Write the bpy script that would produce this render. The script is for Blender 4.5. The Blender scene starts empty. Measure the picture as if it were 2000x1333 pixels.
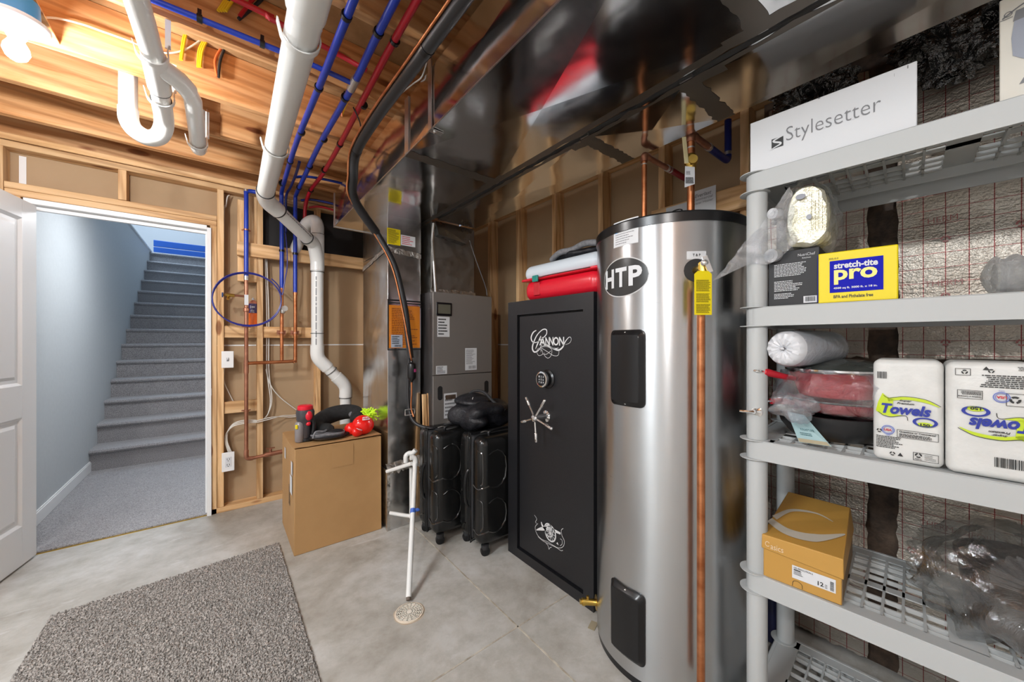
import bpy, bmesh, math, random
from mathutils import Vector, Matrix, noise
R = math.radians
sc = bpy.context.scene
C = sc.collection
random.seed(7)

# ------------------------------------------------------------------ camera
F = 713.6                      # focal length in pixels of the 2000 px wide frame
CZ = 1.25
FW = (0.6238, 0.7816)          # heading of the camera in plan
RT = (0.7816, -0.6238)
cam = bpy.data.cameras.new('camera')
cam.sensor_width = 36.0
cam.lens = 36.0 * F / 2000.0
cam.clip_start = 0.02
cam_o = bpy.data.objects.new('camera', cam)
C.objects.link(cam_o)
cam_o.location = (0, 0, CZ)
cam_o.rotation_euler = (R(90), 0, math.atan2(FW[1], FW[0]) - R(90))
sc.camera = cam_o

# ------------------------------------------------------------------ world, view
w = bpy.data.worlds.new('world'); sc.world = w
w.use_nodes = True
w.node_tree.nodes['Background'].inputs[0].default_value = (0.55, 0.68, 0.9, 1)
w.node_tree.nodes['Background'].inputs[1].default_value = 0.5
sc.view_settings.view_transform = 'Standard'
sc.view_settings.look = 'None'
sc.view_settings.gamma = 1
sc.view_settings.use_curve_mapping = False
sc.view_settings.exposure = 0.3

def area(name, loc, target, sx, sy, power, col):
    l = bpy.data.lights.new(name, 'AREA'); l.shape = 'RECTANGLE'
    l.size = sx; l.size_y = sy; l.energy = power; l.color = col
    o = bpy.data.objects.new(name, l); C.objects.link(o); o.location = loc
    o.rotation_euler = (Vector(target) - Vector(loc)).to_track_quat('-Z', 'Y').to_euler()
    return o
area('daylight_upstairs', (-1.2, 8.3, 4.9), (-0.55, 8.0, 2.7), 1.6, 1.2, 95, (0.62, 0.80, 1.0))
area('added_fill_light', (-1.9, 0.6, 2.40), (-1.7, 0.7, 0), 0.3, 1.2, 95, (0.90, 0.96, 1.0))  # unseen soft fill, added to raise the ambient light; stands for no known fixture
area('hall_ceiling_lamp', (-0.1, 4.4, 2.38), (-0.5, 4.4, 0), 0.5, 0.5, 21, (0.93, 0.96, 1.0))
BULBS = [(-0.555, 2.07, 2.262), (-1.15, -0.60, 2.27)]
BULB_W = [30, 58]

# ------------------------------------------------------------------ helpers: geometry
def at(px, py, X=None, Y=None, Z=None, d=None):
    t = (px - 1000) / F; s = (667.0 - py) / F
    dx, dy = FW[0] + t * RT[0], FW[1] + t * RT[1]
    if X is not None: d = X / dx
    elif Y is not None: d = Y / dy
    elif Z is not None: d = (Z - CZ) / s
    return Vector((dx * d, dy * d, CZ + s * d))

class G:
    def __init__(s): s.v = []; s.f = []
    def add(s, vs, fs):
        n = len(s.v)
        s.v += [Vector(v) for v in vs]
        s.f += [tuple(i + n for i in f) for f in fs]
        return s
    def box(s, x0, x1, y0, y1, z0, z1):
        return s.add([(x, y, z) for z in (z0, z1) for y in (y0, y1) for x in (x0, x1)],
                     [(0, 2, 3, 1), (4, 5, 7, 6), (0, 1, 5, 4), (2, 6, 7, 3), (0, 4, 6, 2), (1, 3, 7, 5)])
    def obox(s, c, sx, sy, sz, rot=(0, 0, 0)):
        M = Matrix.Translation(c) @ (Matrix.Rotation(rot[2], 4, 'Z') @ Matrix.Rotation(rot[1], 4, 'Y') @ Matrix.Rotation(rot[0], 4, 'X'))
        n = len(s.v); s.box(-sx / 2, sx / 2, -sy / 2, sy / 2, -sz / 2, sz / 2)
        for i in range(n, len(s.v)): s.v[i] = M @ s.v[i]
        return s
    def bar(s, p0, p1, w, h, up=(0, 0, 1)):
        p0, p1 = Vector(p0), Vector(p1); d = (p1 - p0).normalized(); up = Vector(up)
        a = d.cross(up); a = a.normalized() if a.length > 1e-4 else Vector((1, 0, 0)); b = a.cross(d).normalized()
        vs = []
        for p in (p0, p1):
            for sa, sb in ((-1, -1), (1, -1), (1, 1), (-1, 1)): vs.append(p + a * sa * w / 2 + b * sb * h / 2)
        return s.add(vs, [(3, 2, 1, 0), (4, 5, 6, 7), (0, 1, 5, 4), (1, 2, 6, 5), (2, 3, 7, 6), (3, 0, 4, 7)])
    def tube(s, pts, r, seg=12, smooth=0, cap=True, closed=False):
        pts = [Vector(p) for p in pts]
        rs = list(r) if isinstance(r, (list, tuple)) else [r] * len(pts)
        if smooth and len(pts) > 2:
            q, qr = [], []
            n = len(pts); rng = range(n) if closed else range(n - 1)
            for i in rng:
                if closed: p = [pts[(i - 1) % n], pts[i], pts[(i + 1) % n], pts[(i + 2) % n]]
                else: p = [pts[max(i - 1, 0)], pts[i], pts[i + 1], pts[min(i + 2, n - 1)]]
                for k in range(smooth):
                    t = k / smooth
                    q.append(0.5 * ((2 * p[1]) + (-p[0] + p[2]) * t + (2 * p[0] - 5 * p[1] + 4 * p[2] - p[3]) * t * t + (-p[0] + 3 * p[1] - 3 * p[2] + p[3]) * t ** 3))
                    qr.append(rs[i] * (1 - t) + rs[(i + 1) % n] * t)
            if not closed: q.append(pts[-1]); qr.append(rs[-1])
            pts, rs = q, qr
        n = len(pts); vs = []; prev = None
        for i, p in enumerate(pts):
            if closed: t = pts[(i + 1) % n] - pts[i - 1]
            else: t = pts[min(i + 1, n - 1)] - pts[max(i - 1, 0)]
            t.normalize()
            if prev is None:
                a = t.cross(Vector((0, 0, 1)))
                if a.length < 0.1: a = t.cross(Vector((0, 1, 0)))
            else: a = prev - t * prev.dot(t)
            a.normalize(); prev = a; b = t.cross(a)
            for k in range(seg):
                an = 2 * math.pi * k / seg
                vs.append(p + (a * math.cos(an) + b * math.sin(an)) * rs[i])
        fs = []
        for i in range(n if closed else n - 1):
            j = (i + 1) % n
            for k in range(seg):
                l = (k + 1) % seg
                fs.append((i * seg + k, i * seg + l, j * seg + l, j * seg + k))
        if cap and not closed:
            fs.append(tuple(range(seg))[::-1]); fs.append(tuple((n - 1) * seg + k for k in range(seg)))
        return s.add(vs, fs)
    def lathe(s, prof, origin=(0, 0, 0), axis=(0, 0, 1), seg=32, cap=True, sx=1.0, sy=1.0):
        axis = Vector(axis).normalized(); o = Vector(origin)
        a = axis.cross(Vector((0, 0, 1)))
        if a.length < 0.1: a = Vector((1, 0, 0))
        a.normalize(); b = axis.cross(a)
        vs = []
        for (r, h) in prof:
            for k in range(seg):
                an = 2 * math.pi * k / seg
                vs.append(o + axis * h + (a * math.cos(an) * sx + b * math.sin(an) * sy) * max(r, 1e-5))
        fs = []
        for i in range(len(prof) - 1):
            for k in range(seg):
                l = (k + 1) % seg
                fs.append((i * seg + k, i * seg + l, (i + 1) * seg + l, (i + 1) * seg + k))
        if cap:
            fs.append(tuple(range(seg))[::-1]); fs.append(tuple((len(prof) - 1) * seg + k for k in range(seg)))
        return s.add(vs, fs)
    def blob(s, c, rad, amp=0.0, freq=8.0, seg=28, rings=18, power=1.0, rot=0, seed=0, ridge=False):
        c = Vector(c); vs = []; M = Matrix.Rotation(rot, 3, 'Z')
        for i in range(rings + 1):
            th = math.pi * i / rings
            for k in range(seg):
                ph = 2 * math.pi * k / seg
                def sp(v): return math.copysign(abs(v) ** power, v)
                d = Vector((sp(math.sin(th)) * sp(math.cos(ph)), sp(math.sin(th)) * sp(math.sin(ph)), sp(math.cos(th))))
                p = Vector((d.x * rad[0], d.y * rad[1], d.z * rad[2]))
                n = noise.noise(p * freq + Vector((seed, seed * 2.3, 0)))
                if ridge: n = (1 - abs(n) * 4) * 0.5 + 0.4 * noise.noise(p * freq * 2.7 + Vector((seed, 0, 5)))
                p = p * (1 + amp * n)
                vs.append(c + M @ p)
        fs = []
        for i in range(rings):
            for k in range(seg):
                l = (k + 1) % seg
                fs.append((i * seg + k, (i + 1) * seg + k, (i + 1) * seg + l, i * seg + l))
        return s.add(vs, fs)
    def prism(s, poly, z0, z1):
        n = len(poly)
        vs = [(x, y, z0) for x, y in poly] + [(x, y, z1) for x, y in poly]
        return s.add(vs, [tuple(range(n))[::-1], tuple(range(n, 2 * n))] + [(i, (i + 1) % n, (i + 1) % n + n, i + n) for i in range(n)])
    def xf(s, M, n=0):
        for i in range(n, len(s.v)): s.v[i] = M @ s.v[i]
        return s
    def rbox(s, c, sx, sy, sz, r, rot=0, k=4):
        """box with rounded vertical and horizontal edges"""
        vs = []; hs = (sx / 2, sy / 2, sz / 2)
        prof = [(-(1 - math.cos(R(90) * i / k)), -(1 - math.sin(R(90) * i / k))) for i in range(k + 1)]
        rings = []
        for i in range(k + 1): rings.append((-hs[2] + r * (1 - math.sin(R(90) * i / k)), r * (1 - math.cos(R(90) * i / k))))
        rings = [( -hs[2] + r * (1 - math.cos(R(90) * i / k)), r * (1 - math.sin(R(90) * i / k))) for i in range(k + 1)]
        rings += [(hs[2] - r * (1 - math.cos(R(90) * i / k)), r * (1 - math.sin(R(90) * i / k))) for i in range(k, -1, -1)]
        M = Matrix.Translation(c) @ Matrix.Rotation(rot, 4, 'Z')
        seg = 4 * (k + 1)
        for z, ins in rings:
            rr = r - ins
            for q in range(4):
                cx = (hs[0] - r) * (1 if q in (0, 3) else -1); cy = (hs[1] - r) * (1 if q in (0, 1) else -1)
                for i in range(k + 1):
                    an = R(90) * (q + i / k)
                    vs.append(M @ Vector((cx + rr * math.cos(an), cy + rr * math.sin(an), z)))
        n = len(rings); fs = [tuple(range(seg))[::-1], tuple((n - 1) * seg + i for i in range(seg))]
        for i in range(n - 1):
            for q in range(seg):
                l = (q + 1) % seg
                fs.append((i * seg + q, i * seg + l, (i + 1) * seg + l, (i + 1) * seg + q))
        return s.add(vs, fs)

MATS = {}
def mw(o): return MATS[o.name]
def props(o, label=None, cat=None, group=None, kind=None):
    for k, v in (('label', label), ('category', cat), ('group', group), ('kind', kind)):
        if v: o[k] = v
    return o
def thing(name, label, cat, loc=(0, 0, 0), rz=0, group=None):
    o = bpy.data.objects.new(name, None); C.objects.link(o)
    o.empty_display_size = 0.05
    o.location = loc; o.rotation_euler = (0, 0, rz)
    MATS[o.name] = Matrix.Translation(loc) @ Matrix.Rotation(rz, 4, 'Z')
    return props(o, label, cat, group)
def obj(name, g, mat, parent=None, local=False, bevel=0, smooth=40, label=None, seg=2):
    me = bpy.data.meshes.new(name)
    if parent is not None:
        M = mw(parent)
        if not local: g.xf(M.inverted())
        world = M
    else:
        # origin of a parentless mesh: centre of its base
        xs = [v.x for v in g.v]; ys = [v.y for v in g.v]; zs = [v.z for v in g.v]
        o0 = Vector(((min(xs) + max(xs)) / 2, (min(ys) + max(ys)) / 2, min(zs)))
        g.xf(Matrix.Translation(-o0)); world = Matrix.Translation(o0)
    me.from_pydata([tuple(v) for v in g.v], [], g.f)
    bm = bmesh.new(); bm.from_mesh(me)
    bmesh.ops.remove_doubles(bm, verts=bm.verts, dist=1e-6)
    bmesh.ops.recalc_face_normals(bm, faces=bm.faces)
    bm.to_mesh(me); bm.free()
    if smooth:
        me.polygons.foreach_set('use_smooth', [True] * len(me.polygons))
        me.set_sharp_from_angle(angle=R(smooth))
    for m in (mat if isinstance(mat, (list, tuple)) else [mat]): me.materials.append(m)
    o = bpy.data.objects.new(name, me); C.objects.link(o)
    if parent is not None: o.parent = parent
    else: o.location = world.translation
    MATS[o.name] = world
    if bevel:
        b = o.modifiers.new('bevel', 'BEVEL'); b.width = bevel; b.segments = seg; b.limit_method = 'ANGLE'; b.harden_normals = False
    if label: o['label'] = label
    return o
def struct(name, g, mat, label=None, bevel=0, parent=None):
    o = obj(name, g, mat, parent, bevel=bevel); o['kind'] = 'structure'
    if label: o['label'] = label
    return o
def one(name, g, mat, label, cat, group=None, **k):
    o = obj(name, g, mat, **k); return props(o, label, cat, group)

# ------------------------------------------------------------------ helpers: lettering
_tc = {}
def glyphs(body, bold=0.0, shear=0.0, spacing=1.0, res=3):
    key = (body, bold, shear, spacing)
    if key in _tc: return _tc[key]
    cu = bpy.data.curves.new('t', 'FONT'); cu.body = body; cu.size = 1; cu.offset = bold; cu.shear = shear
    cu.space_character = spacing; cu.resolution_u = res; cu.fill_mode = 'FRONT'
    o = bpy.data.objects.new('t', cu); C.objects.link(o)
    dg = bpy.context.evaluated_depsgraph_get(); me = bpy.data.meshes.new_from_object(o.evaluated_get(dg))
    vs = [v.co.copy() for v in me.vertices]; fs = [tuple(p.vertices) for p in me.polygons]
    bpy.data.objects.remove(o); bpy.data.curves.remove(cu); bpy.data.meshes.remove(me)
    x0 = min(v.x for v in vs); x1 = max(v.x for v in vs); y0 = min(v.y for v in vs); y1 = max(v.y for v in vs)
    out = ([((v.x - x0) / (x1 - x0), (v.y - y0) / (y1 - y0)) for v in vs], fs, (x1 - x0) / (y1 - y0))
    _tc[key] = out
    return out
def letters(g, body, fn, u0, u1, v0, v1, rot180=False, **k):
    """put flat letter faces into the rectangle u0..u1, v0..v1 of a surface fn(u, v)"""
    uv, fs, _ = glyphs(body, **k)
    vs = []
    for a, b in uv:
        if rot180: a, b = 1 - a, 1 - b
        vs.append(fn(u0 + (u1 - u0) * a, v0 + (v1 - v0) * b))
    g.add(vs, fs); return g
def plane(o, ux, vx, off=0.0):
    o, ux, vx = Vector(o), Vector(ux).normalized(), Vector(vx).normalized(); n = ux.cross(vx) * off
    return lambda u, v: o + ux * u + vx * v + n
def patch(g, fn, u0, u1, v0, v1, nu=1, nv=1):
    vs = [fn(u0 + (u1 - u0) * i / nu, v0 + (v1 - v0) * j / nv) for j in range(nv + 1) for i in range(nu + 1)]
    return g.add(vs, [(j * (nu + 1) + i, j * (nu + 1) + i + 1, (j + 1) * (nu + 1) + i + 1, (j + 1) * (nu + 1) + i) for j in range(nv) for i in range(nu)])
def polyp(g, fn, pts):
    return g.add([fn(a, b) for a, b in pts], [tuple(range(len(pts)))])
def ellipse(g, fn, cu, cv, ru, rv, n=48, a0=0, a1=360, inner=None):
    if inner is None: return polyp(g, fn, [(cu + ru * math.cos(2 * math.pi * i / n), cv + rv * math.sin(2 * math.pi * i / n)) for i in range(n)])
    vs = []; m = n
    for i in range(m + 1):
        a = R(a0 + (a1 - a0) * i / m)
        vs += [fn(cu + ru * math.cos(a), cv + rv * math.sin(a)), fn(cu + ru * inner * math.cos(a), cv + rv * inner * math.sin(a))]
    return g.add(vs, [(2 * i, 2 * i + 2, 2 * i + 3, 2 * i + 1) for i in range(m)])
def stroke(g, fn, pts, wd, smooth=8):
    """a flat pen stroke through pts (u, v); wd a width or list of widths"""
    pts = [Vector((a, b, 0)) for a, b in pts]
    ws = list(wd) if isinstance(wd, (list, tuple)) else [wd] * len(pts)
    q, qw = [], []
    n = len(pts)
    for i in range(n - 1):
        p = [pts[max(i - 1, 0)], pts[i], pts[i + 1], pts[min(i + 2, n - 1)]]
        for k in range(smooth):
            t = k / smooth
            q.append(0.5 * ((2 * p[1]) + (-p[0] + p[2]) * t + (2 * p[0] - 5 * p[1] + 4 * p[2] - p[3]) * t * t + (-p[0] + 3 * p[1] - 3 * p[2] + p[3]) * t ** 3))
            qw.append(ws[i] * (1 - t) + ws[i + 1] * t)
    q.append(pts[-1]); qw.append(ws[-1])
    vs = []
    for i, p in enumerate(q):
        t = (q[min(i + 1, len(q) - 1)] - q[max(i - 1, 0)]); t.normalize() if t.length else None
        nn = Vector((-t.y, t.x, 0)) * qw[i] / 2
        a, b = p + nn, p - nn
        vs += [fn(a.x, a.y), fn(b.x, b.y)]
    return g.add(vs, [(2 * i, 2 * i + 2, 2 * i + 3, 2 * i + 1) for i in range(len(q) - 1)])
def textlines(g, fn, u0, u1, v0, v1, rows, h=0.45, seed=1, wmin=0.55, thick=None):
    """rows of small dashes standing for print too fine to read"""
    rnd = random.Random(seed); step = (v1 - v0) / rows
    for i in range(rows):
        v = v1 - (i + 0.5) * step; u = u0; end = u0 + (u1 - u0) * rnd.uniform(wmin, 1.0)
        while u < end:
            l = min((u1 - u0) * rnd.uniform(0.04, 0.11), end - u)
            patch(g, fn, u, u + l, v - step * h / 2, v + step * h / 2); u += l + (u1 - u0) * 0.015
    return g
def barcode(g, fn, u0, u1, v0, v1, seed=1):
    rnd = random.Random(seed); u = u0
    while u < u1:
        l = (u1 - u0) * rnd.uniform(0.012, 0.05); patch(g, fn, u, min(u + l, u1), v0, v1); u += l + (u1 - u0) * rnd.uniform(0.015, 0.04)
    return g
def recycle(g, fn, cu, cv, r, t=0.3):
    for a in (90, 210, 330):
        ellipse(g, fn, cu, cv, r, r, n=8, a0=a + 15, a1=a + 105, inner=1 - t)

# ------------------------------------------------------------------ materials
def nt(name):
    m = bpy.data.materials.new(name); m.use_nodes = True
    n = m.node_tree; b = n.nodes['Principled BSDF']; return m, n, b
def pm(name, col, rough=0.5, metal=0.0, **k):
    m, n, b = nt(name)
    b.inputs['Base Color'].default_value = (*col, 1); b.inputs['Roughness'].default_value = rough; b.inputs['Metallic'].default_value = metal
    for kk, v in k.items(): b.inputs[kk.replace('_', ' ')].default_value = v
    return m
def link(n, a, b): n.links.new(a, b)
def coords(n, scale=(1, 1, 1), kind='Object', rot=(0, 0, 0)):
    if kind == 'Position': t = n.nodes.new('ShaderNodeNewGeometry'); out = t.outputs['Position']
    else: t = n.nodes.new('ShaderNodeTexCoord'); out = t.outputs[kind]
    mp = n.nodes.new('ShaderNodeMapping'); mp.inputs['Scale'].default_value = scale; mp.inputs['Rotation'].default_value = rot
    link(n, out, mp.inputs[0]); return mp.outputs[0]
def tnoise(n, vec, scale, detail=4, rough=0.55, dist=0.0):
    t = n.nodes.new('ShaderNodeTexNoise'); t.inputs['Scale'].default_value = scale; t.inputs['Detail'].default_value = detail
    t.inputs['Roughness'].default_value = rough; t.inputs['Distortion'].default_value = dist
    link(n, vec, t.inputs['Vector']); return t.outputs['Fac']
def ramp(n, fac, stops):
    r = n.nodes.new('ShaderNodeValToRGB'); link(n, fac, r.inputs[0])
    while len(r.color_ramp.elements) < len(stops): r.color_ramp.elements.new(0.5)
    for e, (p, c) in zip(r.color_ramp.elements, stops): e.position = p; e.color = (*c, 1) if len(c) == 3 else c
    return r.outputs[0]
def bump(n, b, h, strength=0.3, dist=0.01):
    u = n.nodes.new('ShaderNodeBump'); u.inputs['Strength'].default_value = strength; u.inputs['Distance'].default_value = dist
    link(n, h, u.inputs['Height']); link(n, u.outputs[0], b.inputs['Normal']); return u
def mixc(n, fac, a, b, mode='MIX'):
    m = n.nodes.new('ShaderNodeMix'); m.data_type = 'RGBA'; m.blend_type = mode
    for sock, v in ((m.inputs[0], fac), (m.inputs[6], a), (m.inputs[7], b)):
        if hasattr(v, 'is_output') or isinstance(v, bpy.types.NodeSocket): link(n, v, sock)
        elif isinstance(v, (int, float)): sock.default_value = v
        else: sock.default_value = (*v, 1)
    return m.outputs[2]

def wood(name, axis, c1, c2, c3, rough=0.62):
    m, n, b = nt(name)
    sc_ = {'x': (1.2, 16, 16), 'y': (16, 1.2, 16), 'z': (16, 16, 1.2)}[axis]
    info = n.nodes.new('ShaderNodeObjectInfo')
    v0 = coords(n, sc_, 'Position')
    ad = n.nodes.new('ShaderNodeVectorMath'); ad.operation = 'ADD'
    cm = n.nodes.new('ShaderNodeCombineXYZ'); ml = n.nodes.new('ShaderNodeMath'); ml.operation = 'MULTIPLY'; ml.inputs[1].default_value = 37.0
    link(n, info.outputs['Random'], ml.inputs[0]); [link(n, ml.outputs[0], cm.inputs[i]) for i in range(3)]
    link(n, v0, ad.inputs[0]); link(n, cm.outputs[0], ad.inputs[1]); vec = ad.outputs[0]
    g1 = tnoise(n, vec, 1.0, 5, 0.6, 1.2)
    col = ramp(n, g1, [(0.28, c3), (0.45, c2), (0.62, c1), (0.85, c2)])
    # growth lines
    wv = n.nodes.new('ShaderNodeTexWave'); wv.wave_type = 'BANDS'; wv.bands_direction = 'DIAGONAL'
    wv.inputs['Scale'].default_value = 0.55; wv.inputs['Distortion'].default_value = 5; wv.inputs['Detail'].default_value = 3; wv.inputs['Detail Scale'].default_value = 0.7
    link(n, vec, wv.inputs['Vector'])
    lines = ramp(n, wv.outputs['Fac'], [(0.0, (0.55, 0.42, 0.3)), (0.30, (1, 1, 1)), (1, (1, 1, 1))])
    col = mixc(n, 0.55, col, lines, 'MULTIPLY')
    # knots
    kv = coords(n, {'x': (2.2, 7, 7), 'y': (7, 2.2, 7), 'z': (7, 7, 2.2)}[axis], 'Position')
    vo = n.nodes.new('ShaderNodeTexVoronoi'); vo.inputs['Scale'].default_value = 1.0; vo.inputs['Randomness'].default_value = 1.0
    link(n, kv, vo.inputs['Vector'])
    kn = ramp(n, vo.outputs['Distance'], [(0.0, (0.16, 0.07, 0.03)), (0.10, (0.38, 0.18, 0.08)), (0.14, (1, 1, 1))])
    col = mixc(n, 0.85, col, kn, 'MULTIPLY')
    hv = n.nodes.new('ShaderNodeHueSaturation'); mr = n.nodes.new('ShaderNodeMapRange')
    mr.inputs[3].default_value = 0.85; mr.inputs[4].default_value = 1.15; link(n, info.outputs['Random'], mr.inputs[0])
    link(n, mr.outputs[0], hv.inputs['Value']); link(n, col, hv.inputs['Color'])
    link(n, hv.outputs[0], b.inputs['Base Color']); b.inputs['Roughness'].default_value = rough
    bump(n, b, g1, 0.12, 0.004)
    return m
PINE = ((0.78, 0.52, 0.28), (0.68, 0.41, 0.19), (0.50, 0.26, 0.09))
JST = ((0.70, 0.40, 0.19), (0.60, 0.29, 0.11), (0.40, 0.16, 0.05))
wood_x = wood('pine_lengthwise', 'x', *PINE); wood_y = wood('pine_crosswise', 'y', *PINE); wood_z = wood('pine_upright', 'z', *PINE)
joist_x = wood('joist_lumber', 'x', *JST)
def noisy(name, c1, c2, scale, rough=0.6, bs=0.0, bscale=None, metal=0.0, detail=5, lo=0.35, hi=0.65, bd=0.003, kind='Position', sc3=(1, 1, 1)):
    m, n, b = nt(name); v = coords(n, sc3, kind)
    f = tnoise(n, v, scale, detail); link(n, ramp(n, f, [(lo, c1), (hi, c2)]), b.inputs['Base Color'])
    b.inputs['Roughness'].default_value = rough; b.inputs['Metallic'].default_value = metal
    if bs: bump(n, b, tnoise(n, v, bscale or scale, 4), bs, bd)
    return m
subfloor_m = noisy('oriented_strand_board', (0.34, 0.19, 0.08), (0.50, 0.30, 0.14), 9, 0.8)
kraft_m = noisy('brown_board_back', (0.39, 0.265, 0.150), (0.43, 0.295, 0.172), 3, 0.75)
cardboard_m = noisy('corrugated_cardboard', (0.40, 0.22, 0.085), (0.44, 0.25, 0.10), 5, 0.7)
tape_m = pm('glossy_packing_tape', (0.42, 0.235, 0.095), 0.3)

def concrete():
    m, n, b = nt('smooth_concrete_floor'); v = coords(n, (1, 1, 1), 'Position')
    f1 = tnoise(n, v, 1.7, 8, 0.65, 0.6); f2 = tnoise(n, v, 9, 6, 0.7)
    c = ramp(n, f1, [(0.3, (0.33, 0.305, 0.265)), (0.5, (0.44, 0.42, 0.385)), (0.68, (0.56, 0.55, 0.53))])
    c2 = ramp(n, f2, [(0.32, (0.72, 0.70, 0.66)), (0.58, (1, 1, 1))])
    c = mixc(n, 0.8, c, c2, 'MULTIPLY')
    # pale trowel smears
    v2 = coords(n, (2.2, 7, 1), 'Position'); f3 = tnoise(n, v2, 1.6, 5, 0.7, 0.8)
    c = mixc(n, ramp(n, f3, [(0.63, (0, 0, 0)), (0.72, (0.5, 0.5, 0.5))]), c, (0.62, 0.62, 0.62))
    link(n, c, b.inputs['Base Color']); b.inputs['Roughness'].default_value = 0.5
    bump(n, b, f2, 0.06, 0.003); return m
concrete_m = concrete()
joint_m = noisy('joint_filler', (0.55, 0.5, 0.42), (0.3, 0.26, 0.2), 20, 0.9)
rust_m = noisy('rusty_floor_stain', (0.42, 0.33, 0.24), (0.5, 0.42, 0.33), 14, 0.7)
def carpet(name, c1, c2, c3, scale=260):
    m, n, b = nt(name); v = coords(n, (1, 1, 1), 'Position')
    f = tnoise(n, v, scale, 3, 0.7); c = ramp(n, f, [(0.36, c3), (0.5, c2), (0.64, c1)])
    f2 = tnoise(n, v, 6, 3); c = mixc(n, 0.35, c, ramp(n, f2, [(0.3, (0.78, 0.78, 0.78)), (0.7, (1, 1, 1))]), 'MULTIPLY')
    link(n, c, b.inputs['Base Color']); b.inputs['Roughness'].default_value = 0.95
    b.inputs['Sheen Weight'].default_value = 0.2
    bump(n, b, f, 0.9, 0.006); return m
carpet_m = carpet('grey_stair_carpet', (0.52, 0.51, 0.52), (0.33, 0.32, 0.33), (0.15, 0.145, 0.15), 210)
rug_m = carpet('taupe_rug_pile', (0.58, 0.53, 0.49), (0.27, 0.245, 0.22), (0.07, 0.06, 0.052), 150)
paint_m = noisy('grey_wall_paint', (0.50, 0.525, 0.54), (0.52, 0.545, 0.56), 30, 0.6, 0.05, 90)
white_paint_m = pm('white_satin_paint', (0.80, 0.80, 0.80), 0.35)
room_white_m = pm('white_room_paint', (0.64, 0.64, 0.64), 0.7)

def sheet(name, base, r0, bs, scale, anis=False):
    m, n, b = nt(name); v = coords(n, (1, 1, 1), 'Position')
    f = tnoise(n, v, scale, 2, 0.4, 0.4)
    b.inputs['Base Color'].default_value = (*base, 1); b.inputs['Metallic'].default_value = 1.0
    f2 = tnoise(n, v, 14, 5, 0.6)
    rr = n.nodes.new('ShaderNodeMapRange'); rr.inputs[1].default_value = 0.3; rr.inputs[2].default_value = 0.7
    rr.inputs[3].default_value = r0 * 0.75; rr.inputs[4].default_value = r0 * 1.35; link(n, f2, rr.inputs[0]); link(n, rr.outputs[0], b.inputs['Roughness'])
    bump(n, b, f, bs, 0.03); return m
duct_m = sheet('galvanised_sheet', (0.72, 0.72, 0.72), 0.12, 0.25, 2.6)
column_m = sheet('galvanised_sheet_soft', (0.66, 0.66, 0.66), 0.20, 0.3, 3.0)
tape_foil_m = sheet('foil_tape', (0.62, 0.60, 0.57), 0.38, 0.5, 30)
mastic_m = pm('duct_sealant', (0.17, 0.15, 0.13), 0.42, 0.75)
drive_m = pm('galvanised_flange', (0.72, 0.72, 0.72), 0.3, 1.0)
black_gap_m = pm('gap_shade_black', (0.012, 0.011, 0.011), 0.6)  # flat black that puts the darkness of gaps and openings into the colour
pvc_m = pm('white_pvc', (0.74, 0.74, 0.72), 0.28)
pvc_b = pm('pvc_print_black', (0.03, 0.03, 0.03), 0.5)
blue_m = pm('blue_pex', (0.012, 0.045, 0.42), 0.3)
navy_m = pm('blue_pex_dull', (0.01, 0.02, 0.16), 0.35)
red_m = pm('red_pex', (0.42, 0.008, 0.02), 0.3)
copper_m = noisy('copper_pipe', (0.42, 0.135, 0.05), (0.66, 0.27, 0.12), 9, 0.3, metal=0.85, sc3=(1, 1, 2))
copper_dull_m = noisy('dull_copper', (0.30, 0.12, 0.07), (0.52, 0.24, 0.15), 11, 0.38, metal=0.75)
brass_m = pm('brass', (0.62, 0.42, 0.10), 0.28, 1.0)
chrome_m = pm('polished_chrome', (0.82, 0.82, 0.82), 0.08, 1.0)
solder_m = pm('solder_silver', (0.6, 0.58, 0.55), 0.35, 0.9)
foamblk_m = pm('black_foam_insulation', (0.018, 0.018, 0.02), 0.42)
black_m = pm('black_plastic', (0.006, 0.006, 0.007), 0.28)
blackmat_m = pm('matt_black', (0.02, 0.02, 0.022), 0.7)
safe_m = noisy('textured_black_enamel', (0.007, 0.007, 0.009), (0.013, 0.013, 0.015), 300, 0.40, 0.3, 500, bd=0.0015)
suit_m = noisy('black_hard_shell', (0.004, 0.004, 0.004), (0.008, 0.008, 0.008), 400, 0.22, 0.12, 700, bd=0.001)
furn_m = pm('grey_brown_enamel', (0.20, 0.18, 0.165), 0.42, 0.2)
furn_side_m = pm('dark_cabinet_enamel', (0.06, 0.055, 0.055), 0.45, 0.3)
white_m = pm('white_label', (0.66, 0.67, 0.69), 0.5)
ink_m = pm('black_ink', (0.015, 0.015, 0.015), 0.5)
grey_ink_m = pm('grey_ink', (0.18, 0.18, 0.19), 0.5)
silver_ink_m = pm('silver_ink', (0.75, 0.75, 0.75), 0.4, 0.2)
yellow_m = pm('yellow_card', (0.80, 0.64, 0.0), 0.5)
orange_m = pm('orange_sheet', (1.0, 0.30, 0.01), 0.6)
blueink_m = pm('blue_ink', (0.006, 0.008, 0.40), 0.6, IOR=1.25)
skyink_m = pm('sky_blue_ink', (0.12, 0.42, 0.8), 0.4)
redink_m = pm('red_ink', (0.55, 0.03, 0.05), 0.4)
faintred_m = pm('faded_red_ink', (0.38, 0.12, 0.11), 0.4)
lime_m = pm('lime_ink', (0.52, 0.66, 0.02), 0.4)
shelf_m = pm('light_grey_resin', (0.46, 0.475, 0.475), 0.5)
redplast_m = pm('red_plastic', (0.68, 0.012, 0.03), 0.28)
redshell_m = pm('red_enamel', (0.60, 0.018, 0.035), 0.25)
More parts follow.
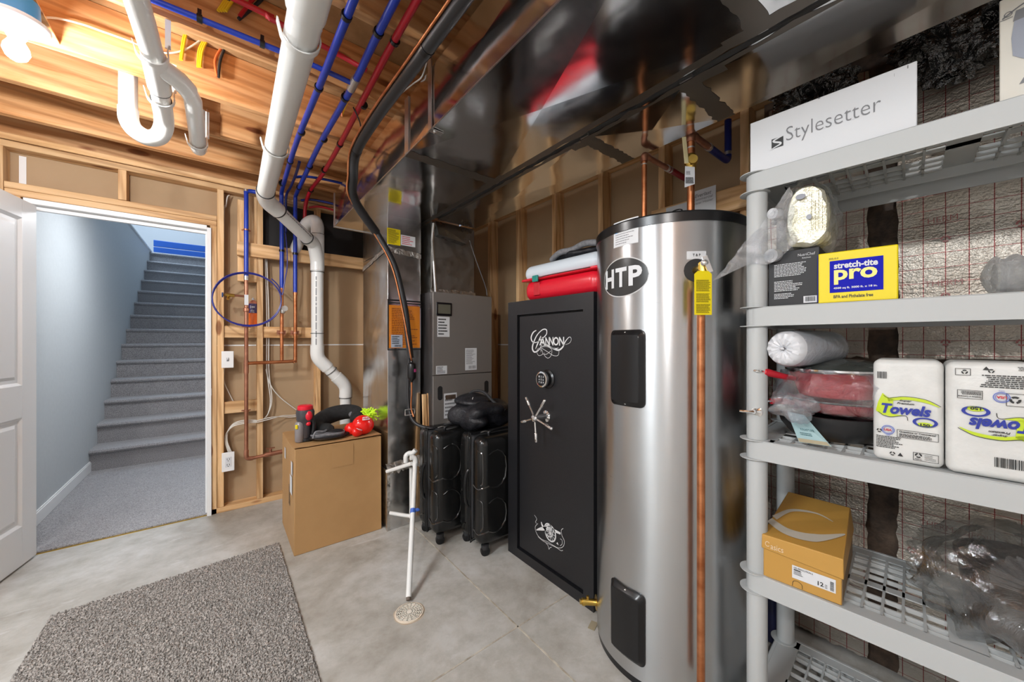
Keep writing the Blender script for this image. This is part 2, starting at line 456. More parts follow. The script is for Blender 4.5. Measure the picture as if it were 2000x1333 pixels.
teal_m = pm('teal_latch', (0.01, 0.22, 0.18), 0.35)
clearlid_m = pm('frosted_clear_lid', (0.62, 0.68, 0.74), 0.25)
greycloth_m = noisy('grey_cloth', (0.12, 0.12, 0.13), (0.2, 0.2, 0.21), 60, 0.6)
blackcloth_m = noisy('black_nylon', (0.004, 0.004, 0.006), (0.011, 0.011, 0.015), 12, 0.5, 0.8, 30, bd=0.01)
velvet_m = noisy('black_fleece', (0.006, 0.006, 0.006), (0.016, 0.016, 0.016), 40, 0.9, 0.3, 120)
glove_m = pm('glossy_red_leather', (0.75, 0.012, 0.008), 0.2)
lime_cloth_m = pm('lime_microfibre', (0.60, 0.88, 0.03), 0.9)
bluecloth_m = pm('blue_trim', (0.04, 0.10, 0.42), 0.6)
paper_m = noisy('quilted_paper_towel', (0.62, 0.62, 0.60), (0.69, 0.69, 0.67), 20, 0.45, 0.35, 45, bd=0.004)
ochre_m = pm('ochre_shoe_box', (0.50, 0.27, 0.055), 0.5)
ochre_side_m = pm('brown_card', (0.25, 0.16, 0.08), 0.7)
sticker_pink_m = pm('pink_label', (0.55, 0.06, 0.25), 0.4)
def glowm(name, col, s):
    m, n, b = nt(name); b.inputs['Emission Color'].default_value = (*col, 1); b.inputs['Emission Strength'].default_value = s
    b.inputs['Base Color'].default_value = (0.9, 0.9, 0.9, 1); return m
def clear(name, tint=(0.9, 0.92, 0.95), base=0.10, haze=0.06, rough=0.12, edge=0.55, bs=0.5, scale=25):
    """thin clear film: see-through with sharp creases"""
    m, n, b = nt(name); out = n.nodes['Material Output']
    tr = n.nodes.new('ShaderNodeBsdfTransparent'); tr.inputs[0].default_value = (*tint, 1)
    gl = n.nodes.new('ShaderNodeBsdfGlossy'); gl.inputs['Roughness'].default_value = rough; gl.inputs[0].default_value = (0.95, 0.97, 1, 1)
    df = n.nodes.new('ShaderNodeBsdfDiffuse'); df.inputs[0].default_value = (0.8, 0.8, 0.8, 1)
    v = coords(n, (1, 1, 1), 'Object'); h = tnoise(n, v, scale, 6, 0.6, 1.5)
    bp = n.nodes.new('ShaderNodeBump'); bp.inputs['Strength'].default_value = bs; bp.inputs['Distance'].default_value = 0.02
    link(n, h, bp.inputs['Height']); link(n, bp.outputs[0], gl.inputs['Normal'])
    lw = n.nodes.new('ShaderNodeLayerWeight'); lw.inputs['Blend'].default_value = 0.35; link(n, bp.outputs[0], lw.inputs['Normal'])
    mr = n.nodes.new('ShaderNodeMapRange'); mr.inputs[3].default_value = base; mr.inputs[4].default_value = edge; link(n, lw.outputs['Facing'], mr.inputs[0])
    m1 = n.nodes.new('ShaderNodeMixShader'); m1.inputs[0].default_value = haze; link(n, tr.outputs[0], m1.inputs[1]); link(n, df.outputs[0], m1.inputs[2])
    m2 = n.nodes.new('ShaderNodeMixShader'); link(n, mr.outputs[0], m2.inputs[0]); link(n, m1.outputs[0], m2.inputs[1]); link(n, gl.outputs[0], m2.inputs[2])
    link(n, m2.outputs[0], out.inputs[0]); return m
film_m = clear('clear_plastic_film', base=0.12, haze=0.055, rough=0.08, edge=0.6, bs=0.9, scale=16)
film_dark_m = clear('clear_bag_film', (0.80, 0.81, 0.80), 0.13, 0.015, 0.045, 0.6, 1.0, 8)
bubble_m = clear('bubble_wrap', (0.85, 0.87, 0.88), 0.25, 0.35, 0.15, 0.6, 1.0, 60)
glass_m = clear('lens_glass', base=0.02, haze=0.0, edge=0.15, bs=0.1)
def tankmat():
    m, n, b = nt('brushed_stainless')
    b.inputs['Base Color'].default_value = (0.56, 0.575, 0.59, 1); b.inputs['Metallic'].default_value = 1.0
    v = coords(n, (1, 1, 90), 'Object'); f = tnoise(n, v, 4, 4, 0.7)
    mr = n.nodes.new('ShaderNodeMapRange'); mr.inputs[3].default_value = 0.24; mr.inputs[4].default_value = 0.36; link(n, f, mr.inputs[0]); link(n, mr.outputs[0], b.inputs['Roughness'])
    b.inputs['Anisotropic'].default_value = 0.8; b.inputs['Anisotropic Rotation'].default_value = 0.25
    tg = n.nodes.new('ShaderNodeTangent'); tg.direction_type = 'RADIAL'; tg.axis = 'Z'; link(n, tg.outputs[0], b.inputs['Tangent'])
    bump(n, b, f, 0.04, 0.002)
    return m
tank_m = tankmat()
ridge_m = pm('glossy_black_ridge', (0.006, 0.006, 0.006), 0.12, IOR=2.2)
def foilmat():
    """foil faced blanket: printed red grid, embossed horizontal ribs"""
    m, n, b = nt('foil_insulation_facing')
    geo = n.nodes.new('ShaderNodeNewGeometry'); sp = n.nodes.new('ShaderNodeSeparateXYZ'); link(n, geo.outputs['Position'], sp.inputs[0])
    def line(sock, period, half, off=0.0):
        a = n.nodes.new('ShaderNodeMath'); a.operation = 'ADD'; a.inputs[1].default_value = off + 100 * period; link(n, sock, a.inputs[0])
        md = n.nodes.new('ShaderNodeMath'); md.operation = 'MODULO'; md.inputs[1].default_value = period; link(n, a.outputs[0], md.inputs[0])
        l = n.nodes.new('ShaderNodeMath'); l.operation = 'LESS_THAN'; l.inputs[1].default_value = half; link(n, md.outputs[0], l.inputs[0]); return l.outputs[0]
    a = line(sp.outputs['Y'], 0.0508, 0.0022); c = line(sp.outputs['Z'], 0.0508, 0.0018, 0.02)
    mx = n.nodes.new('ShaderNodeMath'); mx.operation = 'MAXIMUM'; link(n, a, mx.inputs[0]); link(n, c, mx.inputs[1])
    v = coords(n, (1, 1, 1), 'Position'); f = tnoise(n, v, 6, 3)
    base = ramp(n, f, [(0.35, (0.44, 0.39, 0.33)), (0.65, (0.56, 0.52, 0.46))])
    link(n, mixc(n, mx.outputs[0], base, (0.25, 0.05, 0.05)), b.inputs['Base Color'])
    b.inputs['Metallic'].default_value = 0.6; b.inputs['Roughness'].default_value = 0.36
    v2 = coords(n, (1, 1, 9), 'Position'); h1 = tnoise(n, v2, 9, 3); h2 = tnoise(n, v, 130, 2)
    ad = n.nodes.new('ShaderNodeMath'); ad.operation = 'ADD'; link(n, h1, ad.inputs[0]); link(n, h2, ad.inputs[1])
    bump(n, b, ad.outputs[0], 0.55, 0.006); return m
foil_m = foilmat()
brown_batt_m = noisy('brown_furring', (0.05, 0.03, 0.02), (0.11, 0.07, 0.045), 30, 0.6, 0.5, 60)
blackwrap_m = noisy('black_crinkled_plastic', (0.006, 0.006, 0.006), (0.02, 0.02, 0.02), 10, 0.08, 1.0, 30, bd=0.03)
blackwrap_m.node_tree.nodes['Principled BSDF'].inputs['IOR'].default_value = 2.4
# ================================================================== THE SETTING
WY, WX = 3.397, 1.92          # stud faces of the door wall and of the tank wall
struct('floor', G().box(-3.2, 2.1, -2.4, 3.41, -0.12, 0.0), concrete_m, 'bare grey concrete floor slab of the utility room')
g = G(); g.bar((1.012, -0.6, 0.0005), (1.020, 3.0, 0.0005), 0.007, 0.002)
struct('trim_1', g, joint_m, 'pale saw-cut joint in the concrete running towards the furnace')
g = G(); g.bar((-0.2, 1.222, 0.0005), (1.9, 1.240, 0.0005), 0.006, 0.002)
struct('trim_2', g, joint_m, 'saw-cut joint in the concrete running towards the safe')
struct('ceiling', G().box(-3.2, 2.1, -2.4, 3.5, 2.67, 2.70), subfloor_m, 'wooden subfloor above the open joists')
for i, y in enumerate([-2.0, -1.58, -1.16, -0.74, -0.32, 0.10, 0.52, 0.94, 1.36, 1.83, 2.285, 2.705, 3.125]):
    struct('ceiling_joist', G().box(-3.2, 2.0, y, y + 0.038, 2.432, 2.668), joist_x, 'orange-toned ceiling joist running parallel to the door wall', bevel=0.002)
struct('ceiling_joist', G().box(0.0, 1.6, 2.664, 2.702, 2.425, 2.66), joist_x, 'short board sistered to a ceiling joist above the cardboard box', bevel=0.002)
struct('ceiling_beam', G().box(-3.2, 2.0, 3.41, 3.448, 2.432, 2.668), joist_x, 'rim board above the door wall', bevel=0.002)

# door wall: brown board behind, studs in front
struct('wall_left', G().box(-3.2, -0.90, 3.487, 3.50, 0, 2.44).box(-0.90, -0.03, 3.487, 3.50, 2.05, 2.44).box(-0.03, 2.05, 3.487, 3.50, 0, 2.44), kraft_m, 'brown wallboard behind the open studs of the door wall')
struct('wall_right', G().box(2.009, 2.03, 0.56, 3.5, 0, 2.44), kraft_m, 'brown wallboard behind the studs beside the tank')
struct('trim_3', G().box(-0.02, 2.0, 3.4855, 3.4875, 1.212, 1.222), white_paint_m, 'white seam line across the brown board of the door wall')
struct('wall_shade_panel', G().box(0.262, 1.05, 3.470, 3.4865, 1.99, 2.35), black_gap_m, 'black panel painted as the shade of an opening above the long pipe blocking')  # black sheet over the board, painting the darkness of an opening
struct('trim_4', G().box(2.0075, 2.0095, 0.6, 3.48, 1.212, 1.222), white_paint_m, 'white seam line across the brown board beside the safe')
struct('trim_5', G().box(-0.925, -0.898, 3.484, 3.487, 2.16, 2.34), white_paint_m, 'pale vertical paint strip above the door frame')
def stud(x0, x1, z0=0.04, z1=2.352, lab='pine stud in the door wall', m=wood_z):
    return struct('wall_stud', G().box(x0, x1, WY, WY + 0.089, z0, z1), m, lab, bevel=0.002)
stud(-0.995, -0.957, lab='pine king stud left of the doorway'); stud(-0.935, -0.897, 0, 2.08, lab='pine jack stud behind the open door')
stud(-0.512, -0.474, 2.158, lab='short cripple stud above the doorway')
stud(-0.058, -0.020, 0.0, 2.080, 'pine jack stud against the white door jamb'); stud(-0.018, 0.020, 0.04, lab='pine king stud right of the doorway')
stud(0.219, 0.257, lab='pine stud between the copper pipes'); stud(0.620, 0.658, lab='pine stud behind the white drain pipe')
stud(1.03, 1.068, lab='pine stud hidden behind the furnace return duct'); stud(1.44, 1.478, lab='pine stud hidden behind the furnace')
for x in (-1.40, -1.81, -2.22, -2.63): stud(x, x + 0.038, lab='pine stud in the far left stretch of wall')
struct('wall_plate', G().box(-3.2, 2.0, WY, WY + 0.089, 2.352, 2.389), wood_x, 'lower top plate of the door wall', bevel=0.003)
struct('wall_plate', G().box(-3.2, 2.0, WY - 0.004, WY + 0.085, 2.394, 2.431), wood_x, 'upper top plate of the door wall', bevel=0.006)
struct('wall_plate', G().box(-0.06, 2.0, WY, WY + 0.089, 0.0, 0.038), wood_x, 'pine sole plate on the concrete right of the doorway', bevel=0.002)
struct('wall_plate', G().box(-3.2, -0.90, WY, WY + 0.089, 0.0, 0.038), wood_x, 'pine sole plate left of the doorway', bevel=0.002)
struct('trim_6', G().box(-0.955, -0.020, WY, WY + 0.089, 2.119, 2.156), wood_x, 'upper header board above the doorway', bevel=0.003)
struct('trim_7', G().box(-0.955, -0.020, WY + 0.004, WY + 0.089, 2.080, 2.1185), wood_x, 'lower header board above the doorway', bevel=0.003)
def board(pa, pb, y0, th, label, m=wood_x):
    a, b_ = at(*pa, Y=y0), at(*pb, Y=y0)
    return struct('wall_blocking', G().box(min(a.x, b_.x), max(a.x, b_.x), y0, y0 + th, min(a.z, b_.z), max(a.z, b_.z)), m, label, bevel=0.002)
struct('wall_blocking', G().box(0.021, 0.2185, 3.41, 3.448, 1.275, 1.362), wood_x, 'lower pipe blocking between jamb stud and next stud', bevel=0.002)
struct('wall_blocking', G().box(0.2575, 0.6195, 3.41, 3.448, 1.275, 1.362), wood_x, 'lower pipe blocking behind the two copper risers', bevel=0.002)
struct('wall_blocking', G().box(0.021, 0.2185, 3.41, 3.448, 0.715, 0.800), wood_x, 'low pipe blocking beside the light switch', bevel=0.002)
struct('wall_blocking', G().box(0.095, 1.02, 3.357, 3.395, 1.885, 1.985), wood_x, 'long upper pipe blocking nailed across the stud faces', bevel=0.002)
struct('wall_blocking', G().box(0.100, 0.2185, 3.410, 3.448, 1.70, 2.31), wood_z, 'upright backing board behind the blue riser', bevel=0.002)
struct('wall_blocking', G().box(0.165, 0.2180, 3.396, 3.409, 1.70, 2.35), wood_z, 'narrow upright board beside the blue riser', bevel=0.002)
# right wall
for i, y in enumerate([2.722, 2.313, 1.893, 1.471, 1.052, 0.64]):
    struct('wall_stud', G().box(WX, WX + 0.089, y, y + 0.038, 0.04, 2.352), wood_z, 'pine stud in the wall behind safe and tank', bevel=0.002)
struct('wall_stud', G().box(WX, WX + 0.089, 3.13, 3.168, 0.04, 2.352), wood_z, 'pine stud in the wall behind the furnace', bevel=0.002)
struct('wall_plate', G().box(WX, WX + 0.089, 0.56, 3.39, 2.352, 2.430), wood_y, 'double top plate above the studs behind safe and tank', bevel=0.003)
struct('wall_plate', G().box(WX, WX + 0.089, 0.56, 3.39, 0.0, 0.038), wood_y, 'sole plate behind safe and tank')
struct('wall_blocking', G().box(WX - 0.04, WX - 0.002, 0.62, 1.11, 1.865, 1.975), wood_y, 'rough pine board across the studs above the tank', bevel=0.003)
# insulated foundation wall behind the shelving
struct('wall_foundation', G().box(1.99, 2.1, -2.4, 0.60, 0, 2.67), brown_batt_m, 'dark foundation wall behind the insulation')
def rag(x, y0, y1, z0, z1, ny=40, nz=40, amp=0.006, seed=0):
    g = G(); vs = []
    for j in range(nz + 1):
        for i in range(ny + 1):
            u, v = i / ny, j / nz
            y = y0 + (y1 - y0) * u; z = z0 + (z1 - z0) * v
            if i in (0, ny): y += noise.noise(Vector((seed, z * 45, 0))) * 0.010
            if j in (0, nz): z += noise.noise(Vector((y * 45, seed, 0))) * 0.010
            p = noise.noise(Vector((seed, y * 3, z * 7))) * amp * 2 + amp * math.sin(v * math.pi) * 1.5
            vs.append((x - p, y, z))
    g.add(vs, [(j * (ny + 1) + i, j * (ny + 1) + i + 1, (j + 1) * (ny + 1) + i + 1, (j + 1) * (ny + 1) + i) for j in range(nz) for i in range(ny)])
    return g
for (y0, y1, z0, z1, lab) in [(0.245, 0.575, 1.19, 2.3, 'foil-faced insulation strip behind the shelf post'), (-2.4, 0.165, 1.19, 2.3, 'wide foil-faced insulation sheet behind the upper shelves'),
                              (0.245, 0.575, 0.02, 1.115, 'lower foil-faced strip behind the shoe box'), (-2.4, 0.165, 0.02, 1.115, 'lower foil-faced sheet behind the plastic bag')]:
    struct('wall_insulation', rag(1.955, y0, y1, z0, z1, seed=y0 + z0), foil_m, lab)
g = G(); fy = lambda x: (lambda u, v: Vector((x, u, v)))
fn = fy(1.938)
for k, (y, z) in enumerate([(0.11, 1.66), (-0.12, 1.66), (0.10, 1.44), (-0.13, 1.44), (0.10, 2.0), (-0.2, 2.0), (0.47, 1.64), (0.11, 0.98), (-0.14, 0.98), (0.48, 0.80), (0.12, 0.78), (0.11, 0.60), (0.47, 0.45)]):
    letters(g, 'THERM-O-FOIL' if k % 2 else 'THERM', fn, y, y - (0.16 if k % 2 else 0.085), z, z + 0.019, bold=-0.012)
    textlines(g, fn, y - 0.03, y - 0.14, z - 0.012, z - 0.004, 1, seed=k)
for (y, z) in [(0.052, 1.60), (-0.10, 1.615), (0.052, 1.405), (0.052, 1.245), (-0.10, 1.245), (0.13, 0.87), (0.13, 0.5)]:
    recycle(g, fn, y, z, 0.011, 0.45)
o = one('insulation_print', g, faintred_m, '', 'print'); o['kind'] = 'structure'; del o['category']; o['label'] = 'faint red lettering and recycling marks on the foil facing'; o.name = 'wall_insulation_print'

# far sides of the room, behind the camera
struct('wall_back', G().box(-3.2, 2.1, -2.45, -2.4, 0, 2.67), room_white_m, 'white painted wall behind the camera')
struct('wall_side', G().box(-3.25, -3.2, -2.4, 3.5, 0, 2.67), room_white_m, 'white painted wall far to the left')

# hall and stairs
struct('floor_hall', G().box(-0.97, 0.06, 3.412, 9.3, -0.1, 0.012), carpet_m, 'grey carpeted hall floor beyond the doorway')
struct('trim_8', G().box(-0.88, -0.05, 3.400, 3.412, -0.01, 0.004), brass_m, 'thin metal carpet edging in the doorway')
struct('wall_hall', G().box(-1.08, -0.97, 3.50, 9.30, 0, 2.83), paint_m, 'blue-grey painted wall along hall and stairs')
struct('wall_hall_right', G().box(0.06, 0.16, 3.50, 9.3, 0, 2.83), paint_m, 'painted wall on the hidden side of the stairs')
struct('baseboard_hall', G().box(-0.9705, -0.957, 3.50, 5.20, 0.012, 0.098).box(-0.9705, -0.962, 3.50, 5.20, 0.098, 0.108), white_paint_m, 'white baseboard along the hall wall', bevel=0.003)
struct('ceiling_hall', G().box(-1.08, 0.16, 3.50, 5.30, 2.44, 2.83), paint_m, 'hall ceiling before the stairwell')
struct('trim_9', G().box(-1.10, -0.95, 5.3, 9.3, 2.83, 2.85), white_paint_m, 'white cap along the top of the stair wall')
struct('floor_upper', G().box(-3.0, -1.08, 5.0, 10.2, 2.70, 2.829).box(-1.08, 1.2, 9.24, 10.2, 2.70, 2.80), carpet_m, 'floor of the storey above')
struct('wall_upper', G().box(-3.0, 1.2, 10.2, 10.3, 2.7, 5.2).box(-3.05, -3.0, 5, 10.3, 2.7, 5.2).box(1.2, 1.25, 4.9, 10.3, 2.7, 5.2).box(-3, 1.2, 4.9, 4.95, 2.83, 5.2), room_white_m, 'bright wall of the storey above')
struct('ceiling_upper', G().box(-3.0, 1.2, 5, 10.3, 5.2, 5.25), room_white_m, 'ceiling of the storey above')
for i in range(14):
    g = G(); y0 = 5.20 + 0.29 * i; z = 0.2 * (i + 1)
    prof = [(y0, z - 0.2), (y0, z - 0.035), (y0 - 0.022, z - 0.028), (y0 - 0.030, z - 0.012), (y0 - 0.022, z + 0.004), (y0, z + 0.010), (y0 + 0.30, z + 0.010), (y0 + 0.30, z - 0.2)]
    n = len(prof)
    g.add([(x, y, zz + 0.004) for x in (-0.9695, 0.0595) for (y, zz) in prof], [tuple(range(n)), tuple(range(n, 2 * n))[::-1]] + [(k, (k + 1) % n, (k + 1) % n + n, k + n) for k in range(n)])
    struct('stair_step', g, carpet_m, 'grey carpeted stair tread and riser')
struct('trim_10', G().box(-0.969, 0.059, 9.235, 9.27, 2.80, 2.865), white_paint_m, 'white strip at the head of the stairs')
g = G().box(-0.95, 0.059, 9.24, 9.26, 2.866, 2.965).box(-0.95, 0.059, 9.24, 9.26, 2.972, 3.09)
one('blue_board', g, pm('royal_blue_paint', (0.02, 0.10, 0.42), 0.4), 'blue grooved board standing on the landing at the head of the stairs', 'board', bevel=0.008)

# door frame and open door
g = G().box(-0.90, -0.885, 3.385, 3.51, 0, 2.06).box(-0.052, -0.060, 3.385, 3.51, 0.0, 2.06).box(-0.075, -0.052, 3.385, 3.425, 0.0, 2.06).box(-0.885, -0.075, 3.385, 3.51, 2.045, 2.075).box(-0.885, -0.06, 3.425, 3.45, 2.02, 2.045).box(-0.085, -0.06, 3.43, 3.45, 0.0, 2.045)
struct('trim_11', g, white_paint_m, 'white painted door jamb and head', bevel=0.002)
def door():
    rz = math.atan2(-0.98, -0.19)
    t = bpy.data.objects.new('door_1', None); C.objects.link(t); t.location = (-0.868, 3.385, 0); t.rotation_euler = (0, 0, rz)
    MATS[t.name] = Matrix.Translation((-0.868, 3.385, 0)) @ Matrix.Rotation(rz, 4, 'Z')
    t['kind'] = 'structure'; t['label'] = 'white two-panel door swung open into the room at the left edge'
    # local x along the door from the hinge, y = +0.035 is the face turned to the camera
    W, H0, H1, P = 0.76, 0.012, 2.035, [(0.225, 0.825), (1.005, 1.930)]
    g = G(); g.box(0, 0.115, 0, 0.035, H0, H1).box(W - 0.115, W, 0, 0.035, H0, H1)
    g.box(0.115, W - 0.115, 0, 0.035, H0, P[0][0]).box(0.115, W - 0.115, 0, 0.035, P[0][1], P[1][0]).box(0.115, W - 0.115, 0, 0.035, P[1][1], H1)
    obj('slab', g, white_paint_m, t, local=True, bevel=0.002)
    for z0, z1 in P:
        g = G()
        for ys in ((0.035, 0.024, 0.031), (0.0, 0.011, 0.004)):
            r = [(0.115, z0, ys[0]), (0.13, z0 + 0.015, ys[1]), (0.148, z0 + 0.033, ys[1]), (0.165, z0 + 0.05, ys[2])]
            vs = []
            for (a, z, y) in r:
                zz = z1 - (z - z0); vs += [(a, y, z), (W - a, y, z), (W - a, y, zz), (a, y, zz)]
            fs = [(i * 4 + k, i * 4 + (k + 1) % 4, i * 4 + 4 + (k + 1) % 4, i * 4 + 4 + k) for i in range(3) for k in range(4)] + [(12, 13, 14, 15)]
            g.add(vs, fs)
        obj('moulded_panel', g, white_paint_m, t, local=True, smooth=20)
    g = G()
    for s in (-1, 1): g.lathe([(0.03, 0), (0.03, 0.006), (0.011, 0.01), (0.011, 0.03), (0.026, 0.042), (0.028, 0.055), (0.016, 0.065)], (0.70, 0.0175 + s * 0.0175, 0.93), (0, s, 0), 20)
    obj('door_knob', g, chrome_m, t, local=True)
door()
g = G().box(-0.0515, -0.0495, 3.39, 3.42, 0.86, 0.91)
struct('trim_12', g, chrome_m, 'small strike plate on the white door jamb')

# ================================================================== LAMPS
bulb_m = glowm('lit_bulb_glass', (1.0, 0.985, 0.975), 1.0)
def lamp(i, loc, watts):
    x, y, z = loc
    m = bulb_m.copy(); m.node_tree.nodes['Principled BSDF'].inputs['Emission Strength'].default_value = watts / (math.pi * 4 * math.pi * 0.031 ** 2)
    t = thing('ceiling_lamp', ['bare lit bulb in a white porcelain holder near the door wall', 'bare bulb lamp on the ceiling behind the camera', 'second bare bulb lamp on the ceiling behind the camera'][i], 'lamp', (x, y, z))
    obj('bulb', G().lathe([(0.0, -0.036), (0.012, -0.033), (0.024, -0.023), (0.031, -0.004), (0.029, 0.012), (0.019, 0.032), (0.014, 0.042)], (x, y, z), seg=20), m, t)
    obj('lamp_holder', G().lathe([(0.020, 0.042), (0.024, 0.05), (0.026, 0.066), (0.045, 0.075), (0.072, 0.088), (0.078, 0.098), (0.078, 0.104), (0.03, 0.106)], (x, y, z), seg=28), white_m, t)
    obj('junction_box', G().lathe([(0.052, 0.106), (0.054, 0.14), (0.052, 0.18)], (x, y, z), seg=20), pm('blue_box_plastic', (0.03, 0.22, 0.5), 0.5), t)
    if i == 0: obj('bracket', G().box(x - 0.05, x + 0.05, y - 0.05, 2.283, 2.443, 2.45).box(x - 0.012, x + 0.012, y - 0.2, 2.283, 2.443, 2.458), joist_x, t)
    else: obj('bracket', G().box(x - 0.02, x + 0.02, y - 0.35, y + 0.3, 2.45, 2.47), joist_x, t)
for i, (l, p) in enumerate(zip(BULBS, BULB_W)): lamp(i, l, p)
# ================================================================== DUCTS
def ragstrip(g, p0, p1, wdir, wd, amp=0.006, n=60, seed=0, lift=0.0):
    p0, p1, wdir = Vector(p0), Vector(p1), Vector(wdir); vs = []
    for i in range(n + 1):
        p = p0.lerp(p1, i / n)
        a = wd / 2 + noise.noise(Vector((i * 0.35, seed, 0))) * amp * 2; b = wd / 2 + noise.noise(Vector((i * 0.35, seed + 9, 3))) * amp * 2
        vs += [p + wdir * a, p - wdir * b]
    return g.add(vs, [(2 * i, 2 * i + 2, 2 * i + 3, 2 * i + 1) for i in range(n)])
DZ0, DZ1 = 2.09, 2.335
def duct(name, x0, x1, y0, y1, seams, label):
    t = thing(name, label, 'duct', ((x0 + x1) / 2, (y0 + y1) / 2, DZ0))
    ys = [y0] + seams + [y1]
    for a, b in zip(ys[:-1], ys[1:]):
        xm, ym = (x0 + x1) / 2, (a + b) / 2; a2, b2 = a + 0.0008, b - 0.0008
        g = G(); g.add([(x0, a2, DZ0), (x1, a2, DZ0), (x1, b2, DZ0), (x0, b2, DZ0), (xm, ym, DZ0 - 0.007), (x0, a2, DZ1), (x1, a2, DZ1), (x1, b2, DZ1), (x0, b2, DZ1), (x0 - 0.004, ym, (DZ0 + DZ1) / 2)],
                       [(0, 4, 1), (1, 4, 2), (2, 4, 3), (3, 4, 0), (5, 6, 7, 8), (0, 1, 6, 5), (2, 3, 8, 7), (1, 2, 7, 6), (0, 5, 9), (5, 8, 9), (8, 3, 9), (3, 0, 9)])
        obj('duct_section', g, duct_m, t, smooth=0)
    for i, y in enumerate(seams):
        for g in (G().box(x0 - 0.006, x0 - 0.0005, y - 0.02, y + 0.02, DZ0, DZ1), G().box(x1 + 0.0005, x1 + 0.003, y - 0.012, y + 0.012, DZ0, DZ1)): obj('drive_cleat', g, drive_m, t)
        g = G(); ragstrip(g, (x0, y, DZ0 - 0.0012), (x1, y, DZ0 - 0.0012), (0, 1, 0), 0.062, 0.006, 40, seed=i + x0)
        obj('sealant_band', g, mastic_m, t)
    return t
s1 = at(805, 303, Z=DZ0).y
d1 = duct('supply_duct', 0.654, 1.150, -2.3, 2.92, [-1.05, 0.35, s1], 'large rectangular galvanised duct crossing the ceiling above the return column')
g = G(); ragstrip(g, (1.126, -2.3, DZ0 - 0.001), (1.126, 2.9, DZ0 - 0.001), (1, 0, 0), 0.045, 0.009, 160, seed=4)
obj('sealant_band', g, mastic_m, d1)
obj('corner_flange', G().box(0.651, 0.6545, -2.3, 2.92, DZ0 - 0.002, DZ0 + 0.003), drive_m, d1)
obj('end_flange', G().box(0.650, 1.15, 2.905, 2.922, DZ0 - 0.004, DZ1 + 0.002), drive_m, d1)
d2 = duct('return_duct', 1.176, 1.487, -2.3, 2.30, [-0.9, at(1385, 200, Z=DZ0).y, at(1185, 292, Z=DZ0).y], 'narrower galvanised duct between the large duct and the tank wall')
g = G(); ragstrip(g, (1.200, -2.3, DZ0 - 0.001), (1.200, 2.3, DZ0 - 0.001), (1, 0, 0), 0.045, 0.010, 160, seed=8)
obj('sealant_band', g, mastic_m, d2)
obj('dark_gap_strip', G().box(1.1505, 1.1755, -2.3, 2.3, DZ0 + 0.01, DZ0 + 0.03), black_gap_m, d2)  # black strip filling the slit between the ducts to paint its shade
# hanger strap on the big duct
hy = at(842, 250, X=0.652).y
t = thing('duct_hanger', 'narrow metal strap holding the large duct near its sealed seam', 'strap', (0.648, hy, DZ0))
obj('strap', G().box(0.645, 0.6505, hy - 0.013, hy + 0.013, DZ0 - 0.003, 2.44).box(0.645, 0.70, hy - 0.013, hy + 0.013, DZ0 - 0.006, DZ0 - 0.003), drive_m, t)
obj('screw', G().lathe([(0.006, 0), (0.006, 0.004), (0.003, 0.006)], (0.667, hy, DZ0 - 0.006), (0, 0, -1), 10), chrome_m, t)
# return column
CX0, CX1, CY0, CY1 = 0.862, 1.097, 2.396, 2.93
t = thing('return_column', 'upright galvanised return duct standing on the floor behind the cardboard box', 'duct', ((CX0 + CX1) / 2, (CY0 + CY1) / 2, 0))
zb = 1.86
obj('duct_section', G().box(CX0, CX1, CY0, CY1, zb, DZ0), column_m, t, bevel=0.002)
obj('duct_section', G().box(CX0 + 0.002, CX1 - 0.002, CY0 + 0.002, CY1, 0.40, zb - 0.002), column_m, t, bevel=0.002)
obj('base_section', G().box(CX0 - 0.006, CX1 + 0.004, CY0 - 0.012, CY1, 0.0, 0.395), column_m, t, bevel=0.004)
g = G(); vs = []
for i in range(41):
    u = i / 40; x = CX0 - 0.012 + (CX1 - CX0 + 0.01) * u
    for k, (yy, zz) in enumerate([(CY0 + 0.004, 0.44), (CY0 - 0.018, 0.418), (CY0 - 0.035, 0.398), (CY0 - 0.034, 0.385), (CY0 - 0.012, 0.37)]):
        nn = noise.noise(Vector((u * 14, k * 2.1, 1))) * 0.012
        vs.append((x, yy + nn, zz + nn * 1.4 + 0.02 * u))
g.add(vs, [(i * 5 + k, (i + 1) * 5 + k, (i + 1) * 5 + k + 1, i * 5 + k + 1) for i in range(40) for k in range(4)])
obj('foil_tape', g, tape_foil_m, t, label='crumpled silver foil tape ledge')
g = G().box(CX0 - 0.008, CX0 + 0.012, CY0 - 0.015, CY0 + 0.01, 0.0, 0.40); ragstrip(g, (CX0, CY0 - 0.002, zb), (CX1, CY0 - 0.002, zb - 0.02), (0, 0, 1), 0.035, 0.005, 30, 3)
ragstrip(g, (CX0 - 0.002, CY0, 1.87), (CX0 - 0.002, CY1, 1.80), (0, 0, 1), 0.03, 0.004, 30, 5)
obj('foil_tape', g, tape_foil_m, t)
zt, zl = at(757, 586, Y=CY0).z, at(757, 684, Y=CY0).z
g = G().box(CX0, CX1, CY0 - 0.003, CY0, zt - 0.006, zt + 0.004).box(CX0, CX1, CY0 - 0.003, CY0, zt - 0.022, zt - 0.014).box(CX0, CX0 + 0.006, CY0 - 0.003, CY0, zl, zt).box(CX0, CX0 + 0.23, CY0 - 0.003, CY0, zl - 0.004, zl + 0.002)
obj('filter_slot', g, ink_m, t)
def frect(fn, y, p0, p1, g=None, off=0.0):
    a, b = at(*p0, Y=y), at(*p1, Y=y)
    return min(a.x, b.x), max(a.x, b.x), min(a.z, b.z), max(a.z, b.z)
def flatY(y): return lambda u, v: Vector((u, y, v))
